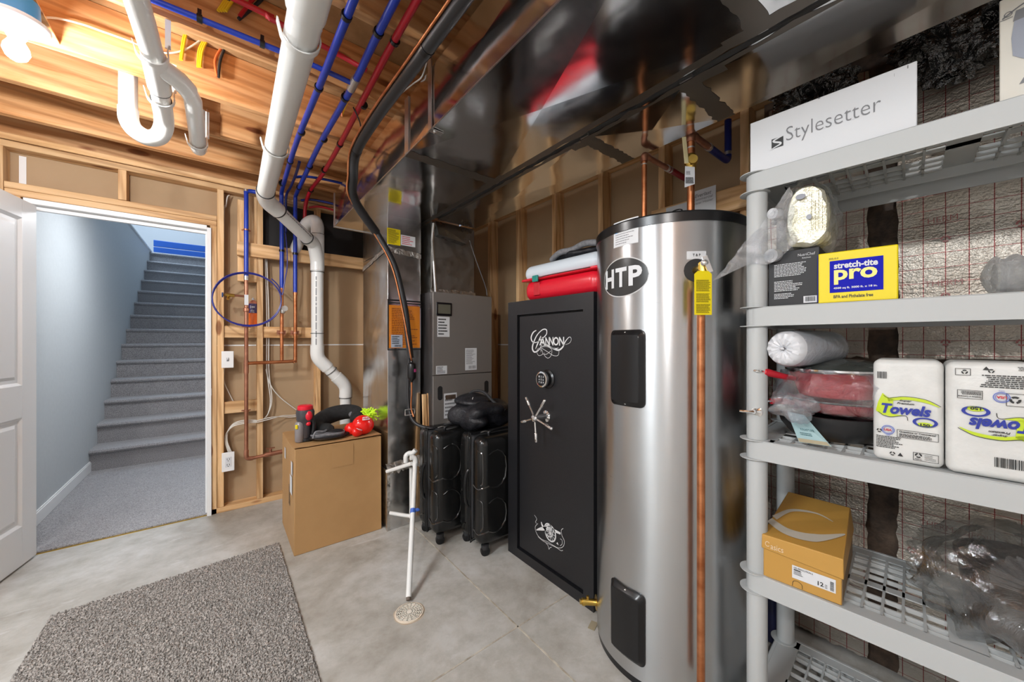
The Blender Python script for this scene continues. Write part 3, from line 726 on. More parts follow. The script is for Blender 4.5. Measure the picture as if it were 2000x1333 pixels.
def label_on(y, p0, p1, parent, mat, name, rows=6, ink=None, seed=1, off=0.0008, title=None, th=0.0, lab=None, bar=False, x=None):
    x0, x1, z0, z1 = x if x else frect(None, y, p0, p1)
    g = G().box(x0, x1, y - off, y - 0.0001, z0, z1); p = obj(name, g, mat, parent, smooth=0, label=lab)
    g = G(); fn = flatY(y - off - 0.0004); ww = x1 - x0; hh = z1 - z0; top = z1 - hh * 0.06
    if title: letters(g, title, fn, x0 + ww * 0.1, x1 - ww * 0.1, top - hh * 0.12, top - hh * 0.02); top -= hh * 0.17
    if bar: barcode(g, fn, x0 + ww * 0.3, x1 - ww * 0.1, z0 + hh * 0.06, z0 + hh * 0.2, seed)
    if rows: textlines(g, fn, x0 + ww * 0.08, x1 - ww * 0.08, z0 + hh * (0.26 if bar else 0.07), top, rows, seed=seed)
    if g.v: obj('print', g, ink or grey_ink_m, p, smooth=0)
    return p
label_on(CY0, (756, 445), (782, 481), t, yellow_m, 'yellow_label', 12, ink_m, 3)
label_on(CY0, (783, 459), (811, 484), t, white_m, 'white_label', 5, redink_m, 4)
po = thing('document_pouch', 'orange instruction sheet in a clear pouch taped to the return duct', 'document', at(790, 681, Y=CY0))
x0, x1, z0, z1 = frect(None, CY0 - 0.004, (760, 681), (820, 600))
ob_ = label_on(CY0 - 0.004, 0, 0, po, orange_m, 'orange_sheet', 22, pm('brown_ink', (0.35, 0.07, 0.01), 0.5), 8, x=(x0, x1, z0, z1), off=0.002)
label_on(CY0 - 0.0065, 0, 0, po, white_m, 'address_label', 5, ink_m, 9, x=(x0 + 0.012, x0 + 0.09, z0 + 0.004, z0 + 0.088), bar=True)
obj('white_sheet', G().box(x1 - 0.002, x1 + 0.006, CY0 - 0.004, CY0 - 0.002, z0, z1 - 0.01), white_m, po)
obj('pouch', G().box(x0 - 0.004, x1 + 0.008, CY0 - 0.0105, CY0 - 0.010, z0 - 0.006, z1 + 0.01), glass_m, po)

# ================================================================== FURNACE
FX0, FX1, FY0, FZ = 1.130, 1.624, 2.28, 1.589
t = thing('furnace', 'tall grey-brown furnace cabinet behind the suitcases and black bag', 'furnace', ((FX0 + FX1) / 2, 2.6, 0))
obj('cabinet', G().box(FX0, FX1, FY0 + 0.012, 2.93, 0, FZ), furn_side_m, t, bevel=0.003)
zs = at(848, 735, Y=FY0).z
obj('front_panel', G().box(FX0 + 0.002, FX1 - 0.002, FY0, FY0 + 0.0115, zs + 0.002, FZ - 0.002), furn_m, t, bevel=0.003, label='upper front panel')
obj('front_panel', G().box(FX0 + 0.002, FX1 - 0.002, FY0, FY0 + 0.0115, 0.615, zs - 0.002), furn_m, t, bevel=0.003, label='middle front panel')
obj('front_panel', G().box(FX0 + 0.002, FX1 - 0.002, FY0, FY0 + 0.0115, 0.03, 0.611), furn_m, t, bevel=0.003, label='lower front panel')
x0, x1, z0, z1 = frect(None, FY0, (852, 617), (882, 593))
p = obj('sight_window', G().box(x0, x1, FY0 - 0.006, FY0, z0, z1), black_m, t, bevel=0.004)
obj('window_glass', G().box(x0 + 0.012, x1 - 0.012, FY0 - 0.0075, FY0 - 0.006, z0 + 0.014, z1 - 0.014), pm('smoked_pane', (0.12, 0.12, 0.09), 0.1), p)
label_on(FY0, (854, 619), (878, 659), t, white_m, 'white_label', 6, ink_m, 11)
label_on(FY0, (908.5, 681), (931, 723), t, white_m, 'white_label', 14, grey_ink_m, 12, bar=True)
label_on(FY0, (851.5, 716), (873, 731), t, white_m, 'white_label', 5, ink_m, 13)
lb = label_on(FY0, (867, 770), (892, 815), t, white_m, 'photo_label', 6, grey_ink_m, 14)
x0, x1, z0, z1 = frect(None, FY0, (870, 782), (890, 771))
obj('picture', G().box(x0, x1, FY0 - 0.0018, FY0 - 0.0012, z0, z1), brown_batt_m, t, smooth=0)
for p0 in ((859.5, 769), (950, 757)):
    c = at(*p0, Y=FY0); g = G(); fn = flatY(FY0 - 0.001); q = []
    for i in range(24):
        a = 2 * math.pi * i / 24; q.append((c.x + 0.019 * math.cos(a), c.z + 0.03 * (1 if math.sin(a) > 0 else -1) + 0.019 * math.sin(a)))
    polyp(g, fn, q); obj('hand_hole', g, black_gap_m, t, smooth=0)
g = G().lathe([(0.03, 0), (0.03, 0.02), (0.018, 0.024), (0.018, 0.05)], at(878, 832, Y=FY0), (0, -1, 0), 16)
obj('gas_valve_knob', g, solder_m, t)
# supply plenum on the furnace
t = thing('supply_plenum', 'dull sheet-metal plenum rising from the furnace top to the ducts', 'duct', (1.33, 2.6, FZ))
obj('plenum_box', G().box(1.15, 1.505, 2.345, 2.90, FZ, DZ0 - 0.001), sheet('dull_galvanised', (0.33, 0.32, 0.30), 0.42, 0.2, 9), t, bevel=0.002)
g = G(); g.add([(1.176, 2.33, DZ0), (1.487, 2.33, DZ0), (1.40, 2.28, 1.955), (1.176, 2.28, 1.985), (1.176, 2.345, DZ0), (1.487, 2.345, DZ0), (1.40, 2.345, 1.955), (1.176, 2.345, 1.985)],
               [(0, 1, 2, 3), (4, 7, 6, 5), (0, 3, 7, 4), (1, 5, 6, 2), (2, 6, 7, 3), (0, 4, 5, 1)])
obj('boot_flap', g, sheet('dark_galvanised', (0.30, 0.30, 0.30), 0.3, 0.3, 5), t)
g = G(); ragstrip(g, (1.14, 2.335, FZ + 0.012), (1.51, 2.335, FZ + 0.012), (0, 0.2, 1), 0.035, 0.006, 40, 2)
obj('foil_tape', g, tape_foil_m, t)
g = G(); pts = [at(847, 437, Y=2.30), at(844, 470, Y=2.29), at(847, 510, Y=2.29), at(851, 572, Y=2.31)]
n0 = 160; path = []
for i in range(n0 + 1):
    u = i / n0 * 3; k = min(int(u), 2); f_ = u - k; p = pts[k].lerp(pts[k + 1], f_); path.append(p)
g.tube(path, [0.009 + 0.0014 * (i % 2) for i in range(n0 + 1)], 10)
one('flexible_conduit', g, drive_m, 'flexible metal conduit running down the plenum to the furnace top', 'conduit')
g = G(); g.tube([at(917, 470, Y=2.28), at(930, 510, Y=2.3), at(948, 560, Y=2.35), at(951, 578, Y=2.35)], 0.003, 8, 5)
one('electrical_cable', g, grey_ink_m, 'thin dark cable dropping beside the plenum to the furnace corner', 'cable')

# ================================================================== CEILING PIPES
def clamps(t, pts, r, mat=black_m):
    for p, d in pts:
        p = Vector(p); d = Vector(d)
        g = G().lathe([(r + 0.0045, -0.008), (r + 0.0045, 0.008)], p, d, 16); g.box(p.x - 0.006, p.x + 0.006, p.y - 0.006, p.y + 0.006, p.z + r, p.z + r + 0.022)
        obj('pipe_clamp', g, mat, t)
def pex(name, label, pts, r, mat, cl=(), smooth=5, group=None):
    t = thing(name, label, 'pipe', pts[0], 0, group)
    obj('tube', G().tube(pts, r, 14, smooth), mat, t)
    clamps(t, cl, r)
    return t
JY = [1.85, 2.304, 2.724, 3.144]
pz = 2.405
def cl_y(x, r, ys, z=pz): return [((x, y, z), (0, 1, 0)) for y in ys]
t = pex('water_line', 'blue water line under the joists nearest the big white drain pipe', [(0.352, -1.2, pz), (0.352, 1.5, pz), (0.345, 2.4, pz), (0.358, 3.0, pz - 0.004), (0.366, 3.27, pz - 0.01), (0.370, 3.325, pz - 0.06), (0.372, 3.33, pz - 0.30), (0.372, 3.33, 1.66)], 0.0145, blue_m, cl_y(0.350, 0.0145, [0.54, 0.96, 1.38] + JY) + [((0.372, 3.33, 1.95), (0, 0, 1))], group=None)
g = G().tube([(0.372, 3.33, 1.665), (0.372, 3.33, 1.58), (0.372, 3.33, 1.1)], 0.0125, 14).tube([(0.372, 3.33, 1.66), (0.372, 3.33, 1.645)], 0.0155, 14)
obj('copper_stub', g, copper_m, t, label='copper lower end')
g = G().lathe([(0.006, -0.03), (0.017, -0.022), (0.020, 0), (0.014, 0.016), (0.012, 0.03)], (0.378, 3.31, 1.49), (0.1, -0.2, 1), 14).lathe([(0.022, 0), (0.022, 0.006)], (0.385, 3.28, 1.50), (0.2, -1, 0), 12)
obj('shutoff_valve', g, solder_m, t)
t = pex('water_line', 'blue water line in the middle of the ceiling pipes', [(0.462, -1.2, pz), (0.462, 1.2, pz), (0.468, 1.72, pz), (0.455, 2.4, pz), (0.462, 3.0, pz), (0.462, 3.27, pz - 0.01), (0.463, 3.325, pz - 0.05), (0.463, 3.33, pz - 0.3), (0.463, 3.33, 1.625)], 0.0145, blue_m, cl_y(0.462, 0.0145, [0.54, 0.96, 1.38] + JY) + [((0.463, 3.33, 1.94), (0, 0, 1))])
obj('crimp_tee', G().tube([(0.467, 1.68, pz), (0.467, 1.77, pz)], 0.018, 14), solder_m, t)
g = G().tube([(0.463, 3.33, 1.63), (0.463, 3.33, 1.12), (0.455, 3.33, 1.098), (0.440, 3.33, 1.09), (0.16, 3.33, 1.085)], 0.0125, 14, 4).tube([(0.463, 3.33, 1.635), (0.463, 3.33, 1.615)], 0.0155, 14)
obj('copper_stub', g, copper_m, t, label='copper lower end with elbow')
for (x, z) in ((0.372, 1.315), (0.463, 1.315)):
    g = G().lathe([(0.018, -0.006), (0.018, 0.006)], (x, 3.33, z), (0, 0, 1), 14).box(x - 0.03, x + 0.03, 3.345, 3.352, z - 0.018, z + 0.018).box(x - 0.026, x - 0.018, 3.33, 3.40, z - 0.004, z + 0.004).box(x + 0.018, x + 0.026, 3.33, 3.40, z - 0.004, z + 0.004)
    obj('pipe_bracket', g, copper_dull_m, t)
pex('water_line', 'red hot-water line beside the black insulated line set', [(0.520, -1.2, pz), (0.520, 1.1, pz), (0.530, 1.7, pz), (0.548, 2.3, pz), (0.552, 2.8, pz), (0.54, 3.15, pz), (0.53, 3.3, 2.33), (0.53, 3.34, 2.2)], 0.0135, red_m, cl_y(0.525, 0.0135, [0.96, 1.38]) + cl_y(0.548, 0.0135, JY[:3]) + cl_y(0.542, 0.0135, JY[3:]))
g = G().tube([(0.405, 2.74, pz + 0.02), (0.408, 2.9, pz), (0.408, 3.15, pz - 0.01), (0.400, 3.29, pz - 0.02), (0.399, 3.335, 2.30), (0.399, 3.335, 2.1)], 0.009, 10, 5)
one('water_line', g, navy_m, 'thin blue branch line between the two thick blue lines', 'pipe')
pex('water_line', 'blue branch line crossing at right angles towards the upper left corner', [(-2.6, 1.79, 2.445), (-0.5, 1.78, 2.44), (0.0, 1.765, 2.436), (0.25, 1.75, 2.43), (0.40, 1.735, 2.415), (0.456, 1.725, pz)], 0.0105, blue_m, [((-0.06, 1.768, 2.437), (1, 0, 0)), ((0.13, 1.757, 2.433), (1, 0, 0))])
pex('water_line', 'red branch line crossing higher between the joists', [(-2.6, 1.70, 2.52), (-0.1, 1.70, 2.52), (0.15, 1.69, 2.50), (0.36, 1.67, 2.47), (0.50, 1.64, 2.43)], 0.0105, red_m, [((0.02, 1.70, 2.52), (1, 0, 0))])
g = G().tube([(0.42, 3.0, 2.42), (0.50, 3.0, 2.445), (0.66, 2.98, 2.45), (0.9, 2.96, 2.44)], 0.009, 10, 5)
one('water_line', g, blue_m, 'short blue line curving away above the large duct end', 'pipe')
g = G().tube([(0.50, 3.32, 2.37), (0.60, 3.30, 2.39), (0.85, 3.25, 2.37)], 0.009, 10, 5)
one('water_line', g, navy_m, 'blue line curving right from the joint near the wall', 'pipe')
g = G().tube([(0.56, 3.33, 2.33), (0.66, 3.30, 2.345), (0.9, 3.28, 2.31)], 0.009, 10, 5)
one('water_line', g, red_m, 'short red line curving right from the joint near the wall', 'pipe')

def pvc(g, pts, r, smooth=0): return g.tube(pts, r, 24, smooth)
def hub(g, p, d, r, l, fl=1.12): return g.lathe([(r * 1.0, -l), (r * fl, -l), (r * fl, l), (r * 1.0, l)], p, d, 24, cap=False)
def jhook(t, c, d, r, top):
    """white plastic J hook around a pipe, strap rising to the joist"""
    c, d = Vector(c), Vector(d).normalized(); s = d.cross(Vector((0, 0, 1))).normalized()
    g = G(); path = []
    for i in range(15):
        a = R(200 + (380 - 200) * i / 14); path.append(c + s * math.cos(a) * (r + 0.006) + Vector((0, 0, math.sin(a) * (r + 0.006))))
    path = [c - s * (r + 0.012) + Vector((0, 0, 0.02))] + path + [Vector((c.x, c.y, 0)) + s * (r + 0.006) + Vector((0, 0, c.z + r * 1.2))]
    vs = []
    for p in path:
        o_ = (p - c); o_.z = p.z - c.z; o_ = o_.normalized()
        for a, b in ((-0.011, 0), (0.011, 0), (0.011, 0.004), (-0.011, 0.004)): vs.append(p + d * a + o_ * b)
    n = len(path)
    g.add(vs, [(i * 4 + k, i * 4 + (k + 1) % 4, i * 4 + 4 + (k + 1) % 4, i * 4 + 4 + k) for i in range(n - 1) for k in range(4)] + [(0, 1, 2, 3), tuple((n - 1) * 4 + k for k in (3, 2, 1, 0))])
    e = path[-1]; g.bar(e - Vector((0, 0, 0.01)), (e.x, e.y, top), 0.016, 0.004, up=(d.x, d.y, 0))
    obj('pipe_hook', g, pvc_m, t)
# main drain
PR = 0.0445
t = thing('drain_pipe', 'thick white drain pipe descending past the blue pipes behind the cardboard box', 'pipe', (0.535, 2.87, 0.45))
A = Vector((0.178, 0.75, 2.155)); B = Vector((0.212, 2.62, 2.145)); Cc = Vector((0.222, 2.74, 2.135)); D = Vector((0.575, 3.165, 1.985)); VX, VY = 0.594, 3.19
pvc(g := G(), [(0.15, -1.0, 2.165), A, B], PR)
obj('pipe', g, pvc_m, t)
g = G(); pvc(g, [B, B + Vector((0.003, 0.06, -0.002)), Cc + Vector((0.014, 0.022, -0.008)), Cc + Vector((0.075, 0.090, -0.030))], PR * 1.1, 5)
obj('elbow', g, pvc_m, t)
g = G(); pvc(g, [Cc + Vector((0.05, 0.060, -0.020)), D], PR * 0.98)
obj('pipe', g, pvc_m, t)
dd = (D - Cc).normalized()
g = G(); pvc(g, [D - dd * 0.11, D - dd * 0.02, Vector((VX, VY, 1.87)), Vector((VX, VY, 1.81))], PR * 1.1, 4); pvc(g, [(VX, VY, 1.80), (VX, VY, 2.09)], PR * 1.1)
obj('wye_fitting', g, pvc_m, t)
g = G(); pvc(g, [(VX, VY, 2.08), (VX, VY, 2.15), (VX - 0.012, VY + 0.04, 2.20), (VX - 0.05, VY + 0.11, 2.19), (VX - 0.075, VY + 0.15, 2.13)], PR * 1.04, 6)
obj('elbow', g, pvc_m, t)
g = G(); pvc(g, [(VX - 0.07, VY + 0.14, 2.15), (VX - 0.13, VY + 0.20, 1.96)], PR * 0.92)
obj('vent_branch', g, pvc_m, t)
g = G(); pvc(g, [(VX, VY, 1.82), (VX, VY, 1.18)], PR * 0.97)
obj('pipe', g, pvc_m, t)
g = G(); pvc(g, [(VX, VY, 1.215), (VX, VY, 1.145), (VX + 0.018, VY, 1.10), (VX + 0.075, VY, 1.035)], PR * 1.1, 5); pvc(g, [(VX + 0.135, VY, 0.965), (VX + 0.185, VY, 0.91), (VX + 0.208, VY, 0.86), (VX + 0.208, VY, 0.79)], PR * 1.1, 5)
obj('elbow', g, pvc_m, t)
g = G(); pvc(g, [(VX + 0.05, VY, 1.065), (VX + 0.155, VY, 0.94)], PR * 0.97); pvc(g, [(VX + 0.208, VY, 0.82), (VX + 0.208, VY, 0.02)], PR * 0.97)
obj('pipe', g, pvc_m, t)
def ring(g, p, d, r): return g.lathe([(r, -0.0016), (r, 0.0016)], p, d, 24)
g = G()
for p, d in [((VX, VY, 1.79), (0, 0, 1)), ((VX, VY, 2.085), (0, 0, 1)), ((VX, VY, 1.31), (0, 0, 1)), (B + Vector((0, -0.004, 0)), (0.02, 1, -0.01)), (Cc + Vector((0.08, 0.096, -0.032)), dd), (D - dd * 0.115, dd), ((VX + 0.10, VY, 1.006), (0.09, 0, -0.105)), ((VX + 0.208, VY, 0.785), (0, 0, 1)), ((VX + 0.208, VY, 0.70), (0, 0, 1))]:
    g = G(); ring(g, p, d, PR * 1.115); obj('joint_line', g, pvc_b, t)
cp = lambda cx, cy, r, a0: (lambda u, v: Vector((cx + r * math.cos(a0 + u / r), cy + r * math.sin(a0 + u / r), v)))
fn0 = cp(VX, VY, PR * 0.975, R(250))
g = G(); textlines(g, lambda u, v: fn0(-v, u), 1.22, 1.76, -0.004, 0.006, 1, seed=5, h=0.8, wmin=0.95)
fa = (D - Cc).normalized(); fc = Cc + Vector((0.05, 0.060, -0.020)); side = Vector((0.35, -0.7, 0.1)); side = (side - fa * side.dot(fa)).normalized(); sw = fa.cross(side)
textlines(g, lambda u, v: fc + fa * u + side * PR * 0.985 + sw * v, 0.06, 0.36, -0.004, 0.006, 1, seed=6, h=0.8, wmin=0.95)
obj('print', g, grey_ink_m, t, smooth=0)
jhook(t, (0.185, 1.235, 2.152), (0.02, 1, -0.01), PR, 2.44); jhook(t, (0.200, 2.00, 2.149), (0.02, 1, -0.01), PR, 2.44)
g = G(); pvc(g, [(0.175, 0.80, 2.154), (0.183, 1.13, 2.153)], PR * 1.12); pvc(g, [(0.18, 0.98, 2.16), (0.13, 0.96, 2.22), (0.12, 0.95, 2.44)], PR * 1.0, 4)
obj('tee_fitting', g, pvc_m, t)
# second drain with trap
r2 = 0.0330
t = thing('trap_pipe', 'white waste pipe with a U-shaped trap hanging below the joists near the lamp', 'pipe', (-0.15, 1.5, 2.05))
X2 = -0.190
g = G(); pvc(g, [(X2 - 0.03, -1.0, 2.32), (X2 - 0.018, 1.4, 2.30), (X2, 1.90, 2.290)], r2); obj('pipe', g, pvc_m, t)
g = G(); pvc(g, [(X2, 1.86, 2.291), (X2 - 0.004, 2.07, 2.286)], r2 * 1.14); pvc(g, [(X2, 1.90, 2.290), (X2 + 0.06, 1.96, 2.287), (X2 + 0.085, 2.01, 2.285)], r2 * 1.06)
obj('wye_fitting', g, pvc_m, t)
g = G(); pvc(g, [(X2 + 0.075, 1.985, 2.286), (X2 + 0.095, 2.06, 2.283), (X2 + 0.098, 2.12, 2.281), (X2 + 0.098, 2.50, 2.272)], r2 * 0.95, 4)
obj('branch_pipe', g, pvc_m, t)
g = G(); pvc(g, [(X2 + 0.098, 2.49, 2.272), (X2 + 0.098, 2.56, 2.276), (X2 + 0.098, 2.60, 2.31), (X2 + 0.098, 2.605, 2.50)], r2 * 0.98, 4)
obj('elbow', g, pvc_m, t)
g = G(); pvc(g, [(X2 - 0.004, 2.05, 2.286), (X2 - 0.010, 2.20, 2.282)], r2 * 0.95)
obj('pipe', g, pvc_m, t)
g = G(); pvc(g, [(X2 - 0.009, 2.16, 2.283), (X2 - 0.012, 2.30, 2.275), (X2 - 0.018, 2.350, 2.245), (X2 - 0.038, 2.372, 2.208), (X2 - 0.075, 2.375, 2.192), (X2 - 0.115, 2.372, 2.212), (X2 - 0.133, 2.37, 2.25), (X2 - 0.135, 2.37, 2.30)], r2 * 1.06, 6)
obj('trap_bend', g, pvc_m, t)
g = G(); pvc(g, [(X2 - 0.135, 2.37, 2.285), (X2 - 0.135, 2.37, 2.66)], r2 * 0.95)
obj('riser_pipe', g, pvc_m, t)
g = G(); ring(g, (X2 - 0.004, 2.073, 2.286), (0, 1, 0), r2 * 1.15); obj('joint_line', g, pvc_b, t); g = G(); ring(g, (X2 - 0.008, 2.158, 2.283), (0, 1, 0), r2 * 1.08)
obj('joint_line', g, pvc_b, t)
jhook(t, (X2 - 0.003, 1.84, 2.291), (0, 1, 0), r2 * 1.1, 2.44); jhook(t, (X2 - 0.008, 2.135, 2.284), (0, 1, 0), r2 * 1.1, 2.44); jhook(t, (X2 + 0.098, 2.47, 2.272), (0, 1, 0), r2, 2.44)
# perforated strap
g = G(); g.box(X2 + 0.134, X2 + 0.136, 2.46, 2.485, 2.235, 2.45)
for i in range(6): g.lathe([(0.005, 0), (0.005, 0.0032)], (X2 + 0.1335, 2.4725, 2.25 + i * 0.036), (1, 0, 0), 8)
one('perforated_strap', g, drive_m, 'perforated metal strap beside the end of the short white branch pipe', 'strap')

# insulated line set and its thin copper companion
L = [(0.575, -1.2, 2.285), (0.575, 0.6, 2.285), (0.570, 1.2, 2.285), (0.560, 1.7, 2.28), (0.560, 2.02, 2.25), (0.575, 2.13, 2.16), (0.600, 2.20, 2.06), at(735, 455, d=2.27), at(770, 520, d=2.325), at(790, 600, d=2.35), at(797, 655, d=2.36), at(802, 700, d=2.37)]
t = thing('line_set', 'black foam-covered refrigerant line sweeping from the ceiling down across the return duct', 'pipe', L[5])
obj('foam_sleeve', G().tube(L[:8], 0.0255, 16, 6), foamblk_m, t)
obj('foam_sleeve', G().tube([L[7]] + L[8:], 0.0205, 16, 6), foamblk_m, t)
g = G()
for i in (2, 4): p = Vector(L[i]); g.lathe([(0.0275, -0.012), (0.0275, 0.012)], p, Vector(L[i + 1]) - Vector(L[i - 1]), 16)
obj('tape_wrap', g, black_m, t)
off = Vector((-0.030, -0.012, 0.0))
cl = [Vector(p) + off for p in L[:7]] + [Vector(p) + Vector((-0.022, -0.012, -0.004)) for p in L[7:10]] + [at(801, 690, d=2.335), at(804, 705, d=2.36)]
obj('copper_line', G().tube(cl, 0.0055, 10, 6), copper_m, t)
dr = at(804, 725, d=2.37)
obj('filter_drier', G().lathe([(0.006, -0.075), (0.012, -0.065), (0.026, -0.05), (0.030, -0.04), (0.030, 0.03), (0.026, 0.045), (0.010, 0.055), (0.006, 0.075)], dr, (0, 0, 1), 20), black_m, t)
g = G(); fn = lambda u, v: dr + Vector((0.0305 * math.sin(u), -0.0305 * math.cos(u), v))
patch(g, fn, 0.1, 1.25, -0.008, 0.012, 8, 1); obj('pink_label', g, sticker_pink_m, t)
q = [dr + Vector((0, 0, -0.07)), at(804, 770, d=2.37), at(803, 797, d=2.37), at(808, 815, d=2.36), at(822, 829, d=2.33), at(845, 833, d=2.33), at(868, 838, d=2.35)]
obj('copper_tail', G().tube(q[:4], 0.0055, 10, 5), copper_m, t)
obj('foam_tail', G().tube([at(800, 690, d=2.39), at(797, 760, d=2.39), at(800, 805, d=2.38), at(812, 828, d=2.34), at(840, 838, d=2.33), at(868, 840, d=2.35)], 0.011, 10, 5), foamblk_m, t)
c = at(800, 806, d=2.36)
obj('service_clamp', G().tube([c + Vector((-0.03, 0, -0.018)), c + Vector((-0.03, 0, 0.018)), c + Vector((0.03, 0, 0.018)), c + Vector((0.034, 0, 0)), c + Vector((0.03, 0, -0.018)), c + Vector((-0.03, 0, -0.018))], 0.0035, 8), solder_m, t)
g = G().tube([at(690, 210, Z=2.41), at(705, 250, d=1.85), at(700, 300, d=2.02), at(690, 318, d=2.05)], 0.0035, 8, 5)
one('electrical_cable', g, blackmat_m, 'thin black wire looping beside the insulated line', 'cable')

# cables between the joists
def cable(pts, r, mat, label, group=None, sm=6):
    g = G(); g.tube(pts, r, 8, sm); return one('electrical_cable', g, mat, label, 'cable', group)
wht = pm('white_cable', (0.75, 0.73, 0.68), 0.4); yel = pm('yellow_cable', (0.80, 0.55, 0.02), 0.4); org = pm('orange_cable', (0.8, 0.18, 0.05), 0.4)
def on_joist(pts, y): return [at(px, py, Y=y) for px, py in pts]
y = 2.272
cable(on_joist([(60, 35), (110, 36), (160, 48), (200, 62), (262, 84)], 2.262) , 0.004, wht, 'white cable clipped along the joist beside the lit bulb')
cable(on_joist([(262, 84), (300, 100), (335, 104), (365, 96), (396, 76)], y), 0.004, wht, 'white cable continuing right behind the waste pipe')
for k in range(2): cable(on_joist([(362 + 4 * k, 62), (357 + 4 * k, 80), (352 + 3 * k, 118)], y - 0.004 * k), 0.0045, yel, 'left pair of yellow cables on the joist', 'left yellow cable pair')
for k in range(3): cable(on_joist([(398 + 4 * k, 78), (388 + 4 * k, 100), (386 + 3 * k, 132)], y - 0.004 * k), 0.0045, yel, 'right bunch of yellow cables on the joist', 'right yellow cable bunch')
cable(on_joist([(434, 92), (420, 118), (424, 150)], y), 0.0055, org, 'orange cable against the joist')
cable(on_joist([(440, 92), (430, 120), (427, 152)], y - 0.004), 0.0055, blackmat_m, 'black cable next to the orange one')
y = 1.815
for k in range(4): cable(on_joist([(455 + 5 * k, -30), (440 + 5 * k, 0), (426 + 5 * k, 22)], y - 0.004 * k), 0.0055, yel, 'yellow cable bunch at the top edge of the view', 'yellow bunch at top edge')
cable(on_joist([(535, -30), (505, 5), (466, 38)], y), 0.007, blackmat_m, 'black cable at the top edge beside the yellow bunch')
cable(on_joist([(520, -30), (495, -2), (468, 32)], y - 0.008), 0.007, red_m, 'red cable at the top edge beside the black one')
for k in range(2): cable([at(682 - 4 * k, 195, Y=2.26), at(672 - 3 * k, 215, Y=2.27), at(668, 228, Y=2.284)], 0.004, (yel, org)[k], ['yellow', 'orange'][k] + ' cable stub between blue and red lines')
for k in range(2): cable([at(628, 263, Y=2.69), at(618, 275, Y=2.68), at(610 + 12 * k, 277, Y=2.69)], 0.005, (yel, org)[k], ['yellow', 'orange'][k] + ' cable stub on the far joist by the blue lines')
cable([at(835, 118, Z=2.42), at(824, 150, d=1.5), at(806, 165, d=1.6), at(775, 190, d=1.75)], 0.003, wht, 'loose grey wire near the duct strap')
# ================================================================== DOOR WALL PLUMBING
PYY = 3.335
t = thing('copper_riser', 'tall copper riser with a blue upper end beside the light switch', 'pipe', (0.152, PYY, 0.4))
zx = lambda py: at(481, py, Y=PYY).z
XA = at(481, 600, Y=PYY).x
obj('blue_tube', G().tube([(XA + 0.09, PYY - 0.01, 2.36), (XA + 0.03, PYY, 2.365), (XA, PYY, 2.35), (XA, PYY, 2.30), (XA, PYY, zx(545))], 0.0145, 14, 4), blue_m, t)
obj('crimp_ring', G().tube([(XA, PYY, 2.355), (XA, PYY, 2.37)], 0.017, 12), solder_m, t); obj('crimp_ring', G().tube([(XA, PYY, zx(540)), (XA, PYY, zx(548))], 0.0160, 14), solder_m, t)
obj('copper_pipe', G().tube([(XA, PYY, zx(545)), (XA, PYY, zx(885))], 0.0125, 16), copper_dull_m, t)
g = G().tube([(XA, PYY, zx(880)), (XA, PYY, zx(892)), (XA + 0.012, PYY, zx(897)), (XA + 0.04, PYY, zx(898))], 0.0155, 14, 4).tube([(XA, PYY, zx(705)), (XA, PYY, zx(730))], 0.0155, 14)
obj('elbow', g, copper_dull_m, t)
obj('bottom_branch', G().tube([(XA + 0.03, PYY, zx(898)), (0.345, PYY, zx(898) + 0.012)], 0.0125, 14), copper_dull_m, t)
g = G().tube([(0.262, PYY, zx(898) + 0.009), (0.375, PYY, zx(898) + 0.014)], 0.017, 14).tube([(0.30, PYY, zx(898) + 0.01), (0.30, PYY, zx(898) + 0.05)], 0.009, 10).box(0.272, 0.328, PYY - 0.006, PYY + 0.006, zx(898) + 0.05, zx(898) + 0.058)
obj('ball_valve', g, copper_dull_m, t)
g = G().box(XA - 0.012, XA + 0.012, PYY - 0.019, PYY - 0.014, zx(597), zx(577)); obj('white_tag', g, white_m, t)
g = G().lathe([(0.008, -0.02), (0.019, -0.012), (0.019, 0.012), (0.008, 0.02)], (XA, PYY, zx(606)), (0, 0, 1), 14); obj('check_valve', g, copper_dull_m, t)
g = G()
for z in (zx(639), zx(803), zx(545) + 0.36): g.lathe([(0.018, -0.005), (0.018, 0.005)], (XA, PYY, z), (0, 0, 1), 14).box(XA - 0.028, XA + 0.028, PYY + 0.012, PYY + 0.02, z - 0.005, z + 0.005)
obj('pipe_clamp', g, copper_dull_m, t)
zf = zx(580)
g = G().tube([(XA, PYY, zf), (XA - 0.075, PYY - 0.01, zf + 0.002)], 0.008, 10); obj('spur_pipe', g, copper_dull_m, t)
g = G().tube([(XA - 0.07, PYY - 0.01, zf), (XA - 0.12, PYY - 0.015, zf + 0.002)], 0.012, 12).tube([(XA - 0.098, PYY - 0.012, zf), (XA - 0.108, PYY - 0.03, zf - 0.03)], 0.009, 10).tube([(XA - 0.12, PYY - 0.015, zf), (XA - 0.135, PYY - 0.02, zf)], 0.006, 8)
obj('hose_tap', g, brass_m, t)
obj('tap_wheel', G().lathe([(0.016, -0.004), (0.019, 0), (0.016, 0.004)], (XA - 0.138, PYY - 0.02, zf), (1, 0.1, 0), 12), pm('blue_wheel', (0.03, 0.07, 0.2), 0.4), t)
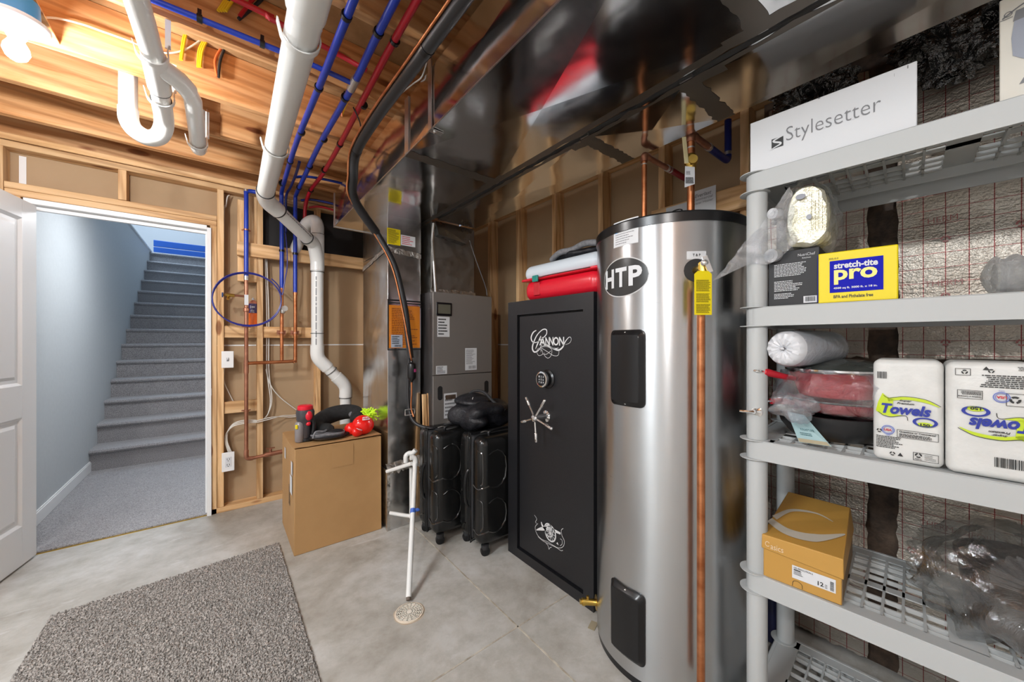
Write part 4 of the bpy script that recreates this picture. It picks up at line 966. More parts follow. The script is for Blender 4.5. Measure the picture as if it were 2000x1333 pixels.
# coiled blue hose
cc = at(485, 585, Y=3.30); g = G()
for k, rr in enumerate((0.0, 0.007)):
    pts = []
    for i in range(40):
        a = 2 * math.pi * i / 40
        pts.append((cc.x + (0.205 + rr * math.sin(a * 2)) * math.cos(a), 3.295 + 0.007 * k + 0.01 * math.sin(a), cc.z + (0.198 - rr) * math.sin(a) - 0.002))
    g.tube(pts, 0.0042, 8, 0, closed=True)
e = at(551, 577, Y=3.30); g.tube([at(530, 545, Y=3.295), at(543, 558, Y=3.297), e, at(556, 550, Y=3.3), at(561, 520, Y=3.315), at(560, 480, Y=3.33), at(556, 445, Y=3.345)], 0.0042, 8, 5)
one('water_hose', g, pm('dark_blue_hose', (0.02, 0.025, 0.22), 0.35), 'thin blue hose coiled in a ring around the copper riser', 'hose')
# sealant bottle
b0 = at(497, 631, Y=3.43)
bx_, bz = at(494.5, 631, Y=3.43).x, 1.363
t = thing('sealant_bottle', 'orange bottle standing on the blocking inside the blue hose ring', 'bottle', (bx_, 3.43, bz))
obj('body', G().lathe([(0.0, 0), (0.026, 0.002), (0.029, 0.01), (0.029, 0.125), (0.0285, 0.13)], (bx_, 3.43, bz), seg=22), pm('orange_plastic', (0.85, 0.16, 0.02), 0.3), t)
obj('label_band', G().lathe([(0.0293, 0.10), (0.0293, 0.165), (0.028, 0.172)], (bx_, 3.43, bz), seg=22, cap=False), pm('violet_label', (0.05, 0.03, 0.14), 0.35), t)
obj('shoulder', G().lathe([(0.028, 0.165), (0.026, 0.182), (0.012, 0.197), (0.010, 0.20)], (bx_, 3.43, bz), seg=22), pm('rose_plastic', (0.62, 0.25, 0.17), 0.35), t)
obj('nozzle', G().lathe([(0.010, 0.198), (0.010, 0.212), (0.005, 0.216), (0.003, 0.222)], (bx_, 3.43, bz), seg=14), white_m, t)
g = G(); fn = lambda u, v: Vector((bx_ + 0.0297 * math.sin(u / 0.0297), 3.43 - 0.0297 * math.cos(u / 0.0297), bz + v))
letters(g, '1', fn, -0.022, -0.017, 0.135, 0.158, bold=0.04); textlines(g, fn, -0.012, 0.022, 0.137, 0.155, 1, h=0.7); textlines(g, fn, -0.02, 0.02, 0.102, 0.125, 3)
obj('print', g, white_m, t, smooth=0)
# electrical boxes
def ebox(p0, p1, name, label, cat):
    a, b = at(*p0, Y=3.385), at(*p1, Y=3.385)
    t = thing(name, label, cat, ((a.x + b.x) / 2, 3.39, b.z))
    obj('cover_plate', G().box(a.x, b.x, 3.376, 3.384, b.z, a.z), white_paint_m, t, bevel=0.003)
    obj('back_box', G().box(a.x + 0.012, b.x - 0.012, 3.3845, 3.44, b.z + 0.012, a.z - 0.012), pm('blue_grey_box', (0.35, 0.40, 0.45), 0.5), t)
    return t, a, b
t, a, b = ebox((432.5, 687), (456.5, 719), 'light_switch', 'white light switch plate on the stud right of the doorway', 'switch')
cx, cz = (a.x + b.x) / 2, (a.z + b.z) / 2
obj('toggle', G().obox((cx, 3.370, cz + 0.004), 0.007, 0.016, 0.014, (R(-25), 0, 0)), white_m, t, bevel=0.001)
obj('slot', G().box(cx - 0.006, cx + 0.006, 3.3745, 3.3758, cz - 0.013, cz + 0.013), grey_ink_m, t)
t, a, b = ebox((433, 886), (458, 919), 'power_outlet', 'white double power outlet low on the stud right of the doorway', 'outlet')
cx, cz = (a.x + b.x) / 2, (a.z + b.z) / 2
obj('socket_face', G().box(cx - 0.018, cx + 0.018, 3.373, 3.3758, cz - 0.036, cz + 0.036), white_m, t, bevel=0.002)
g = G()
for s in (-1, 1):
    for dx in (-0.007, 0.006): g.box(cx + dx, cx + dx + 0.003, 3.3722, 3.3729, cz + s * 0.02 - 0.006, cz + s * 0.02 + 0.006)
    g.lathe([(0.003, 0), (0.003, 0.0006)], (cx, 3.3729, cz + s * 0.02 - 0.012), (0, -1, 0), 8)
obj('slots', g, ink_m, t)
cable([at(438, 719, Y=3.42), at(437, 745, Y=3.43), at(447, 768, Y=3.46), at(458, 790, Y=3.47)], 0.0035, wht, 'white cable leaving the light switch downwards')
for k in range(3): cable([at(446 + 3 * k, 884, Y=3.42), at(440 + 2 * k, 864, Y=3.425), at(441 + 2 * k, 850 - k * 3, Y=3.43), at(455 + k, 834 - k * 3, Y=3.38), at(478, 828 - k * 3, Y=3.375), at(502, 826 - 2 * k, Y=3.375)], 0.0035, wht, 'white cables curving out of the power outlet', 'outlet cables')
for k in range(2): cable([at(502, 826 - k * 3, Y=3.375), at(530, 819 - k * 3, Y=3.40), at(552, 813 + k * 2, Y=3.44), at(575, 812 + k * 3, Y=3.46), at(640, 806, Y=3.46)], 0.0035, wht, 'white cables running right behind the box top', 'cables behind the box')
for k in range(2): cable([at(520 + 2 * k, 492, Y=3.43), at(518 + 3 * k, 505, Y=3.43), at(521 + 4 * k, 620, Y=3.44), at(521 + 4 * k, 720, Y=3.44), at(528 + 3 * k, 780, Y=3.44), at(524, 808, Y=3.43), at(516, 818, Y=3.43)], 0.0035, wht, 'grey-white cables running down along the middle stud', 'cables along the stud')
cable([at(519, 722, Y=3.44), at(528, 752, Y=3.44), at(548, 778, Y=3.45), at(585, 806, Y=3.46)], 0.0035, wht, 'single white cable sagging right from the middle stud')
cable([at(448, 382, Y=3.44), at(444, 386, Y=3.43), at(441, 405, Y=3.44), at(437, 428, Y=3.45), at(436, 680, Y=3.45)], 0.004, wht, 'white cable running down beside the door stud')

# ================================================================== CARDBOARD BOX AND THINGS ON IT
BX0, BX1, BY0, BY1, BZ = 0.333, 0.838, 2.440, 2.95, 0.622
t = thing('cardboard_box', 'large closed cardboard box with gear on top, beside the return duct', 'box', ((BX0 + BX1) / 2, (BY0 + BY1) / 2, 0))
g = G(); g.add([(BX0, BY0, 0), (BX1, BY0, 0), (BX1, BY1, 0), (BX0, BY1, 0), (BX0 + 0.004, BY0 + 0.004, BZ - 0.004), (BX1 - 0.002, BY0 + 0.002, BZ - 0.004), (BX1, BY1, BZ - 0.004), (BX0, BY1, BZ - 0.004)],
                [(0, 3, 2, 1), (4, 5, 6, 7), (0, 1, 5, 4), (1, 2, 6, 5), (2, 3, 7, 6), (3, 0, 4, 7)])
obj('carton', g, cardboard_m, t, bevel=0.004)
g = G()
for x0, x1, y0, y1, nx in ((BX0 - 0.002, BX1 + 0.004, BY0 - 0.003, (BY0 + BY1) / 2 - 0.002, 40),):
    vs = []
    for j, yy in enumerate((y0, y0 + 0.01, (y0 + y1) / 2, y1)):
        for i in range(nx + 1):
            u = i / nx; x = x0 + (x1 - x0) * u
            z = BZ + 0.001 + (0.004 + 0.012 * max(0, u - 0.5) ** 1.0) * (1 if j == 0 else 0.5 if j == 1 else 0.15) * (0.8 + 0.5 * noise.noise(Vector((u * 9, j, 0))))
            vs.append((x, yy + (noise.noise(Vector((u * 11, 4, 0))) * 0.004 if j == 0 else 0), z))
    g.add(vs, [(j * (nx + 1) + i, j * (nx + 1) + i + 1, (j + 1) * (nx + 1) + i + 1, (j + 1) * (nx + 1) + i) for j in range(3) for i in range(nx)])
obj('flap', g, cardboard_m, t, label='slightly lifted front flap')
obj('flap', G().box(BX0, BX1, (BY0 + BY1) / 2 + 0.002, BY1, BZ - 0.003, BZ + 0.001), cardboard_m, t)
g = G(); fn = flatY(BY0 - 0.0006); patch(g, fn, 0.535, 0.66, 0.47, 0.60, 1, 1); obj('packing_tape', g, tape_m, t, smooth=0)
g = G(); fl = lambda u, v: Vector((BX0 - 0.0012, BY1 - u, v))
patch(g, fl, 0.36, 0.44, 0.33, 0.44); patch(g, fl, 0.40, 0.455, 0.45, 0.53); patch(g, fl, 0.12, 0.17, 0.48, 0.55)
obj('white_sticker', g, white_m, t, smooth=0)
g = G(); textlines(g, lambda u, v: fl(0.30 + 0.06 * (v - 0), u), 0.24, 0.37, 0.0, 1.0, 2, h=0.5, wmin=0.9); obj('print', g, ink_m, t, smooth=0)
# handheld vacuum
vx, vy = 0.415, 2.595
t = thing('handheld_vacuum', 'red and grey handheld vacuum standing upright on the cardboard box', 'vacuum', (vx, vy, BZ))
zz = BZ
obj('base_nozzle', G().lathe([(0.030, 0.002), (0.038, 0.006), (0.038, 0.018), (0.028, 0.03)], (vx + 0.005, vy, zz), seg=18, sx=1.3), black_m, t)
obj('body', G().lathe([(0.026, 0.012), (0.032, 0.03), (0.034, 0.10), (0.042, 0.125), (0.05, 0.14), (0.052, 0.185), (0.048, 0.20)], (vx, vy, zz), seg=24), pm('smoked_plastic', (0.055, 0.05, 0.055), 0.2), t)
obj('dust_cup', G().lathe([(0.022, 0.005), (0.026, 0.01), (0.026, 0.12), (0.018, 0.13)], (vx - 0.033, vy - 0.012, zz), seg=18), pm('grey_cup', (0.22, 0.20, 0.20), 0.25), t)
obj('motor_cap', G().lathe([(0.042, 0.198), (0.044, 0.205), (0.043, 0.222), (0.034, 0.228), (0.0, 0.229)], (vx, vy, zz), seg=24), redplast_m, t)
obj('trigger_housing', G().blob((vx + 0.012, vy - 0.040, zz + 0.165), (0.022, 0.02, 0.032), 0).blob((vx + 0.012, vy - 0.036, zz + 0.115), (0.014, 0.012, 0.014), 0), redplast_m, t)
obj('handle', G().tube([(vx + 0.035, vy - 0.01, zz + 0.15), (vx + 0.045, vy - 0.02, zz + 0.09), (vx + 0.035, vy - 0.02, zz + 0.02)], 0.014, 12, 4), black_m, t)
obj('power_button', G().box(vx - 0.058, vx - 0.045, vy - 0.04, vy - 0.02, zz + 0.09, zz + 0.115), yellow_m, t, bevel=0.003)
# training pad (grey and black oval)
px_, py_ = 0.535, 2.545
t = thing('focus_pad', 'grey and black oval padded strike mitt at the front of the box top', 'sports pad', (px_, py_, BZ))
obj('pad', G().blob((px_, py_, BZ + 0.030), (0.098, 0.055, 0.024), 0.1, 9, power=0.8, rot=0.1), greycloth_m, t)
obj('side_band', G().tube([(px_ + 0.100 * math.cos(a), py_ + 0.057 * math.sin(a), BZ + 0.026 + 0.004 * math.sin(a * 2)) for a in [2 * math.pi * i / 28 for i in range(28)]], 0.008, 8, 0, closed=True), blackcloth_m, t)
obj('edge_piping', G().tube([(px_ + 0.097 * math.cos(a), py_ + 0.056 * math.sin(a), BZ + 0.042 + 0.004 * math.sin(a * 2)) for a in [2 * math.pi * i / 28 for i in range(28)]], 0.0045, 8, 0, closed=True), greycloth_m, t)
obj('hand_pocket', G().blob((px_ + 0.03, py_ - 0.005, BZ + 0.052), (0.052, 0.036, 0.009), 0.2, 12), blackcloth_m, t)
obj('strap', G().tube([(px_ - 0.09, py_ - 0.03, BZ + 0.03), (px_ - 0.075, py_ - 0.03, BZ + 0.066), (px_ - 0.03, py_ - 0.02, BZ + 0.060), (px_ - 0.01, py_ + 0.0, BZ + 0.062)], 0.007, 8, 5), greycloth_m, t)
# neck pillow
t = thing('neck_pillow', 'black fleece horseshoe neck pillow lying behind the grey pad', 'pillow', (0.62, 2.66, BZ))
g = G(); pts = []; rr = []
for i in range(26):
    a = R(-60 + 300 * i / 25); pts.append((0.622 + 0.128 * math.cos(a + R(10)), 2.680 + 0.100 * math.sin(a + R(10)), BZ + 0.088 + 0.032 * math.cos(a) + 0.022 * math.sin(a))); rr.append(0.056 - 0.014 * abs(i - 12.5) / 12.5)
rr[0] = rr[-1] = 0.02
g.tube(pts, rr, 20, 2); obj('cushion', g, velvet_m, t)
g = G().blob((0.745, 2.68, BZ + 0.115), (0.05, 0.035, 0.035), 0.3, 20); obj('grey_end', g, greycloth_m, t)
g = G().tube([(0.60, 2.55, BZ + 0.03), (0.64, 2.54, BZ + 0.02), (0.67, 2.555, BZ + 0.035)], 0.012, 8, 4); obj('buckle_strap', g, black_m, t)
# boxing glove
gx, gy = 0.735, 2.535
t = thing('boxing_glove', 'glossy red boxing glove on the right of the box top', 'boxing glove', (gx, gy, BZ))
g = G().blob((gx + 0.008, gy, BZ + 0.066), (0.070, 0.055, 0.066), 0.12, 9, seg=32, rings=22); obj('mitt', g, glove_m, t)
g = G().blob((gx - 0.035, gy - 0.035, BZ + 0.036), (0.042, 0.030, 0.034), 0.1, 12, rot=0.5); obj('thumb', g, glove_m, t)
g = G().blob((gx - 0.055, gy + 0.03, BZ + 0.045), (0.045, 0.040, 0.040), 0.1, 10); obj('cuff', g, glove_m, t)
fn = lambda u, v: Vector((gx + 0.012 + 0.068 * math.sin(u) * math.cos(v), gy - 0.060 * math.cos(u) * math.cos(v) - 0.004, BZ + 0.066 + 0.071 * math.sin(v)))
g = G(); n0_ = len(g.v); patch(g, fn, -0.35, 0.62, 0.62, 0.98, 12, 4); obj('cuff_patch', g, pm('white_patch', (0.8, 0.78, 0.76), 0.4), t)
g = G(); fn3 = lambda u, v: fn(u, v) + Vector((0, -0.002, 0.0012)); letters(g, 'EVERLAST', fn3, -0.30, 0.57, 0.68, 0.92, bold=0.03); obj('print', g, redink_m, t, smooth=0)
g = G().tube([(gx - 0.045, gy - 0.055, BZ + 0.062), (gx - 0.03, gy - 0.064, BZ + 0.052), (gx - 0.012, gy - 0.062, BZ + 0.046)], 0.0015, 6, 4); obj('seam', g, white_m, t)
# microfibre duster
t = thing('duster', 'lime green microfibre duster with blue trim beside the boxing glove', 'duster', (0.80, 2.62, BZ))
g = G(); rnd = random.Random(3)
for i in range(90):
    a = rnd.uniform(0, 6.28); b = rnd.uniform(-0.6, 1.4); rr_ = 0.042
    c = Vector((0.805 + rnd.uniform(-0.022, 0.03), 2.60 + rnd.uniform(-0.02, 0.03), BZ + 0.115 + rnd.uniform(-0.02, 0.015)))
    d = Vector((math.cos(a) * math.cos(b), math.sin(a) * math.cos(b), math.sin(b)))
    g.tube([c, c + d * rr_ * 0.7, c + d * rr_ + Vector((rnd.uniform(-.006, .006), rnd.uniform(-.006, .006), rnd.uniform(-.008, .004)))], 0.0055, 6, 0)
obj('fringe', g, lime_cloth_m, t)
obj('blue_trim', G().blob((0.805, 2.545, BZ + 0.062), (0.013, 0.012, 0.026), 0.1, 10), bluecloth_m, t)
obj('handle_end', G().tube([(0.81, 2.60, BZ + 0.09), (0.83, 2.62, BZ + 0.02)], 0.014, 12), pm('dull_red_handle', (0.35, 0.08, 0.05), 0.4), t)

# ================================================================== FLOOR ITEMS
# rug
t = G(); nx, ny = 240, 420; vs = []
A0, A1, A2, A3 = Vector((-0.60, 0.70, 0)), Vector((0.288, 0.78, 0)), Vector((0.283, 2.655, 0)), Vector((-0.600, 2.590, 0))
rnd = random.Random(5)
for j in range(ny + 1):
    for i in range(nx + 1):
        u, v = i / nx, j / ny
        p = A0.lerp(A1, u).lerp(A3.lerp(A2, u), v)
        e = min(u, 1 - u, v, 1 - v)
        h = 0.003 + 0.010 * rnd.random() ** 1.5
        if e < 1e-9: h = 0.001; p += Vector((rnd.uniform(-.004, .004), rnd.uniform(-.004, .004), 0))
        vs.append((p.x + rnd.uniform(-.0015, .0015), p.y + rnd.uniform(-.0015, .0015), h + 0.004))
t.add(vs, [(j * (nx + 1) + i, j * (nx + 1) + i + 1, (j + 1) * (nx + 1) + i + 1, (j + 1) * (nx + 1) + i) for j in range(ny) for i in range(nx)])
one('rug', t, rug_m, 'loose taupe-grey carpet remnant lying on the concrete floor', 'rug', smooth=0)
# floor drain
dc = Vector((0.678, 1.606, 0.0))
t = thing('floor_drain', 'round white floor drain grate with a rusty rim where the white pipe ends', 'drain', dc)
obj('grate_rim', G().lathe([(0.058, 0.0), (0.064, 0.0), (0.064, 0.005), (0.058, 0.006)], dc, seg=36, cap=False), pm('aged_white_plastic', (0.72, 0.62, 0.5), 0.5), t)
g = G()
for r_ in (0.014, 0.024, 0.034, 0.044, 0.053): g.lathe([(r_ - 0.0022, 0.001), (r_ + 0.0022, 0.001), (r_ + 0.0022, 0.006), (r_ - 0.0022, 0.006), (r_ - 0.0022, 0.001)], dc, seg=32, cap=False)
for k in range(8):
    a = math.pi * k / 8 + 0.2; v = Vector((math.cos(a), math.sin(a), 0)) * 0.058; g.bar(dc - v + Vector((0, 0, 0.004)), dc + v + Vector((0, 0, 0.004)), 0.004, 0.004)
g.lathe([(0.013, 0.001), (0.013, 0.0065), (0.0001, 0.0068)], dc, seg=16)
obj('grate', g, pm('cream_plastic', (0.78, 0.72, 0.62), 0.4), t)
obj('well', G().lathe([(0.058, 0.0005), (0.0, 0.0006)], dc, seg=24, cap=False), pm('dark_drain', (0.10, 0.075, 0.05), 0.8), t)
g = G(); q = []
for i in range(40):
    a = 2 * math.pi * i / 40; r_ = 0.07 + 0.008 * noise.noise(Vector((math.cos(a) * 2, math.sin(a) * 2, 3))); q.append((dc.x + r_ * math.cos(a), dc.y + r_ * math.sin(a)))
polyp(g, lambda u, v: Vector((u, v, 0.0004)), q); obj('rust_ring', g, rust_m, t, smooth=0)
# condensate pipe
cr = 0.0135
t = thing('condensate_pipe', 'thin white pipe sloping from the duct base down to the floor drain', 'pipe', (0.71, 1.70, 0))
T0 = at(811, 905, d=2.27); T1 = at(798, 1168, Z=0.018)
obj('sloping_pipe', G().tube([T0 + Vector((0, 0, 0.02)), T0, T1], cr, 16), pvc_m, t)
obj('pipe_mouth', G().tube([T1, T1 + (T1 - T0).normalized() * 0.012], cr * 0.8, 12), pm('brown_mouth', (0.12, 0.09, 0.07), 0.6), t)
H0 = at(756, 922, d=2.37)
g = G().tube([T0 + Vector((0, 0, -0.02)), T0 + Vector((0, 0, 0.02)), T0 + Vector((-0.012, 0.004, 0.034)), T0 + Vector((-0.03, 0.006, 0.036))], cr * 1.2, 14, 4)
obj('elbow', g, pvc_m, t)
obj('cross_pipe', G().tube([T0 + Vector((-0.02, 0.006, -0.002)), H0], cr * 0.9, 14), pvc_m, t)
U0 = at(793, 898, d=2.33)
g = G().tube([U0 + Vector((0, 0, -0.02)), U0 + Vector((0, 0, 0.02)), U0 + Vector((0.02, -0.005, 0.035)), at(806, 886, d=2.33), at(812, 880, d=2.33)], cr * 1.15, 14, 4)
obj('trap_bend', g, pvc_m, t)
V0 = at(803, 915, d=2.33); V1 = at(803, 1008, d=2.33)
g = G().tube([V0, V1 + Vector((0, 0, 0.01)), V1 + Vector((-0.01, 0.0, 0)), at(762, 1003, d=2.37)], cr * 0.85, 12, 4)
obj('lower_pipe', g, pvc_m, t)
tp = T0.lerp(T1, 0.42)
g = G().lathe([(cr + 0.0015, -0.012), (cr + 0.0015, 0.012)], tp, T1 - T0, 14).blob(tp + Vector((0.022, -0.004, 0.002)), (0.018, 0.006, 0.010), 0.5, 60)
obj('blue_tape', g, pm('blue_tape', (0.05, 0.13, 0.5), 0.3), t)
# tape scrap by tank
g = G().obox(at(1158, 1223, Z=0.0015), 0.05, 0.03, 0.002, (0, 0, R(20)))
one('tape_scrap', g, pm('tan_tape', (0.33, 0.28, 0.19), 0.5), 'small piece of tan tape on the floor beside the tank', 'tape')
# shims leaning on furnace
for i, (a_, b_, lab) in enumerate([((828, 771), (834, 838), 'pine shim with the pale face leaning against the furnace side'), ((838, 769), (844, 836), 'darker pine shim leaning right of the pale one')]):
    g = G().bar(at(*a_, Y=2.36), Vector((1.105 + 0.025 * i, 2.30, 0.0)), 0.026, 0.02, up=(0, -1, 0))
    one('wood_shim', g, wood_z, lab, 'wood strip', bevel=0.001)
# ================================================================== SUITCASES AND BAG
def suitcase(loc, rz, label):
    """local x = width away from the door-side face, y = thickness, z up"""
    t = thing('suitcase', label, 'suitcase', loc, rz, 'black hard-shell suitcases')
    W, T, H, zb = 0.43, 0.265, 0.63, 0.062
    zc = zb + H / 2
    for s in (-1, 1):
        g = G().rbox((W / 2, s * (T / 4 + 0.004), zc), W, T / 2 - 0.010, H, 0.048, 0, 5)
        obj('shell_half', g, suit_m, t, local=True)
    g = G().rbox((W / 2, 0, zc), W - 0.012, 0.045, H - 0.012, 0.022, 0, 4); obj('zip_gusset', g, blackmat_m, t, local=True)
    for s in (-1, 1):
        g = G(); q = []
        for (a, b) in ((0.045, 0), (W - 0.045, 0), (W, 0.045), (W, H - 0.045), (W - 0.045, H), (0.045, H), (0, H - 0.045), (0, 0.045)): q.append((a, s * 0.011, zb + b))
        g.tube([Vector((min(max(a, 0.001), W - 0.001), b, c)) for a, b, c in q], 0.0035, 6, 5, closed=True); obj('zip', g, black_m, t, local=True)
    for s in (-1, 1):       # moulded octagon ridges on the broad faces and shell edge
        for (z0, z1) in ((zb + 0.09, zb + 0.25), (zb + 0.35, zb + 0.53)):
            y = s * (T / 2 - 0.001); g = G()
            q = [(0.050, z0), (0.11, z0 - 0.02), (0.17, z0 + 0.03), (0.17, z1 - 0.03), (0.11, z1 + 0.02), (0.05, z1)]
            g.tube([(a, y, z) for a, z in q], 0.005, 8, 2)
            g.tube([(-0.0005, s * 0.045, z0 - 0.005), (0.002, s * 0.085, z0 - 0.022), (0.014, s * 0.118, z0 - 0.01), (0.05, y, z0)], 0.0045, 6, 4)
            g.tube([(0.002, s * 0.085, z1 + 0.022), (0.014, s * 0.118, z1 + 0.008), (0.017, s * 0.120, z1 - 0.03), (0.017, s * 0.120, z0 + 0.03), (0.008, s * 0.11, z0 + 0.005)], 0.0045, 6, 4)
            obj('shell_ridge', g, ridge_m, t, local=True)
    obj('side_handle', G().tube([(-0.004, 0.0, zb + 0.20), (-0.022, 0.0, zb + 0.23), (-0.030, 0.0, zb + 0.31), (-0.022, 0.0, zb + 0.39), (-0.004, 0.0, zb + 0.42)], 0.009, 8, 5), black_m, t, local=True)
    obj('top_handle', G().tube([(W * 0.22, -T * 0.25, zb + H - 0.004), (W * 0.25, -T * 0.25, zb + H + 0.018), (W * 0.5, -T * 0.25, zb + H + 0.024), (W * 0.75, -T * 0.25, zb + H + 0.018), (W * 0.78, -T * 0.25, zb + H - 0.004)], 0.009, 10, 5), black_m, t, local=True)
    g = G().tube([(0.07, -0.01, zb + H + 0.001), (0.10, -0.012, zb + H + 0.006), (0.13, -0.012, zb + H + 0.001)], 0.004, 8, 3); obj('zip_pull', g, solder_m, t, local=True)
    for (x, y) in ((0.045, -0.10), (0.045, 0.10), (W - 0.045, -0.10), (W - 0.045, 0.10)):
        wl = obj('caster', G().lathe([(0.016, -0.014), (0.0275, -0.010), (0.0275, 0.010), (0.016, 0.014)], (x, y, 0.0275), (0.3, 1, 0), 20), black_m, t, local=True)
        obj('caster_fork', G().lathe([(0.022, 0.040), (0.024, 0.066)], (x, y, 0), seg=14), blackmat_m, t, local=True)
    return t
suitcase((1.012, 2.135, 0), 0, 'left black hard-shell suitcase standing next to the return duct')
suitcase((1.160, 1.862, 0), 0, 'right black hard-shell suitcase standing next to the black safe')
# bag
bx0, by0, bz0 = 1.38, 2.02, 0.697
t = thing('duffel_bag', 'soft black bag slumped on top of the two suitcases', 'bag', (bx0, by0, bz0))
g = G().blob((1.36, 2.02, bz0 + 0.080), (0.180, 0.165, 0.085), 0.38, 9, seg=48, rings=30, power=0.75, seed=2); obj('main_body', g, blackcloth_m, t)
g = G().blob((1.33, 2.06, bz0 + 0.155), (0.12, 0.13, 0.045), 0.4, 11, seg=40, rings=24, seed=5); obj('top_pocket', g, blackcloth_m, t)
g = G().blob((1.265, 1.97, bz0 + 0.058), (0.09, 0.13, 0.065), 0.35, 10, seg=36, rings=22, seed=8); obj('front_pocket', g, blackcloth_m, t)
obj('piping', G().tube([(1.215, 2.10, bz0 + 0.06), (1.205, 2.05, bz0 + 0.105), (1.20, 1.98, bz0 + 0.11), (1.215, 1.91, bz0 + 0.07), (1.235, 1.88, bz0 + 0.03)], 0.004, 8, 5), pm('dark_grey_piping', (0.05, 0.05, 0.06), 0.5), t)
obj('shoulder_strap', G().tube([(1.30, 2.13, bz0 + 0.17), (1.33, 2.08, bz0 + 0.215), (1.36, 2.0, bz0 + 0.215), (1.38, 1.92, bz0 + 0.16), (1.42, 1.85, bz0 + 0.11)], 0.009, 8, 5), blackmat_m, t)
g = G(); rnd = random.Random(2); q = [(1.265, 1.985, bz0 + 0.19), (1.255, 1.98, bz0 + 0.165), (1.235, 1.985, bz0 + 0.145), (1.225, 1.965, bz0 + 0.13), (1.235, 1.94, bz0 + 0.125)]
for a, b in zip(q[:-1], q[1:]):
    for k in range(4): g.lathe([(0.0022, -0.003), (0.0022, 0.003)], Vector(a).lerp(Vector(b), k / 4), Vector(b) - Vector(a), 8)
obj('zip_chain', g, chrome_m, t)
obj('buckle', G().tube([(1.235, 2.04, bz0 + 0.175), (1.225, 2.03, bz0 + 0.172), (1.23, 2.015, bz0 + 0.175)], 0.004, 8), chrome_m, t)

# ================================================================== SAFE
SX, SY0, SY1, SZ = 1.340, 1.078, 1.716, 1.478
t = thing('gun_safe', 'tall black safe with silver script lettering and five-spoke handle', 'safe', (1.6, 1.4, 0))
dy0, dy1, dz0, dz1 = 1.140, 1.632, 0.052, 1.400
g = G().box(SX + 0.03, 1.87, SY0, SY1, 0.0, SZ)
g.box(SX, SX + 0.0305, SY0, dy0, 0, SZ).box(SX, SX + 0.0305, dy1, SY1, 0, SZ).box(SX, SX + 0.0305, dy0, dy1, 0, dz0).box(SX, SX + 0.0305, dy0, dy1, dz1, SZ)
obj('body', g, safe_m, t, smooth=0)
obj('door', G().box(SX + 0.008, SX + 0.029, dy0 + 0.004, dy1 - 0.012, dz0 + 0.012, dz1 - 0.008), safe_m, t, bevel=0.003)
sfn = lambda u, v: Vector((SX + 0.0074, u, v))
def S(px, py, x=SX): p = at(px, py, X=x); return (p.y, p.z)
g = G(); pu = lambda q: [S(960 + x / 6.667, 540 + y / 6.667) for x, y in q]
stroke(g, sfn, pu([(570, 708), (530, 735), (503, 800), (520, 855), (570, 865), (640, 820), (700, 760), (700, 700), (650, 700), (580, 770), (530, 880), (520, 950), (545, 990), (590, 975), (625, 930), (640, 890)]), [0.004, 0.008, 0.009, 0.007, 0.004, 0.005, 0.006, 0.006, 0.005, 0.006, 0.009, 0.010, 0.008, 0.006, 0.005, 0.003])
stroke(g, sfn, pu([(560, 950), (580, 900), (610, 830), (630, 780)]), [0.002, 0.008, 0.009, 0.004])
stroke(g, sfn, pu([(640, 915), (700, 905), (760, 930), (850, 965), (910, 930), (950, 850), (1000, 795), (1025, 820), (1005, 870), (950, 895)]), [0.001, 0.003, 0.006, 0.009, 0.008, 0.005, 0.003, 0.002, 0.002, 0.0015])
stroke(g, sfn, pu([(640, 880), (700, 890), (770, 930), (820, 945), (860, 935)]), [0.001, 0.003, 0.005, 0.005, 0.001])
for q in ([(600, 940), (575, 980), (600, 1035), (650, 1020), (645, 970), (620, 960)], [(630, 990), (640, 930), (710, 920), (770, 960), (760, 1040), (720, 1070), (680, 1040), (670, 1000)],
          [(640, 940), (720, 990), (790, 1035), (850, 1035), (865, 985), (855, 960)], [(650, 1015), (700, 1020), (760, 975)]):
    stroke(g, sfn, pu(q), 0.0022)
for ch, x0, x1 in (('A', 610, 690), ('N', 688, 742), ('N', 738, 792), ('O', 790, 862), ('N', 866, 932)):
    a, b = pu([(x0, 905)])[0], pu([(x1, 795)])[0]
    letters(g, ch, sfn, a[0], b[0], S(960 + 770 / 6.667, 540 + 905 / 6.667)[1], S(960 + 770 / 6.667, 540 + 795 / 6.667)[1], bold=0.02)
obj('script_lettering', g, silver_ink_m, t, smooth=0)
g = G(); pc = lambda q: [S(960 + x / 6.667, 1020 + y / 6.667) for x, y in q]
wc, wh = pc([(752, 150)])[0], 0
w1, w2 = pc([(752, 30)])[0], pc([(825, 170)])[0]
Rw = 0.042
ellipse(g, sfn, wc[0], wc[1] - 0.003, Rw, Rw * 1.05, 40, inner=0.82)
ellipse(g, sfn, wc[0] + 0.012, wc[1] + 0.008, Rw * 0.8, Rw * 0.85, 40, inner=0.84)
ellipse(g, sfn, wc[0], wc[1] - 0.003, Rw * 0.2, Rw * 0.2, 16)
for k in range(12):
    a = 2 * math.pi * k / 12; stroke(g, sfn, [(wc[0] + math.cos(a) * Rw * .15, wc[1] - .003 + math.sin(a) * Rw * .15), (wc[0] + math.cos(a) * Rw * .9, wc[1] - .003 + math.sin(a) * Rw * .95)], 0.0028, 1)
stroke(g, sfn, pc([(570, 115), (640, 100), (740, 100), (860, 150), (885, 165)]), [0.003, 0.018, 0.020, 0.012, 0.010], 4)
stroke(g, sfn, pc([(635, 10), (650, 60), (700, 120)]), [0.006, 0.012, 0.01], 4)
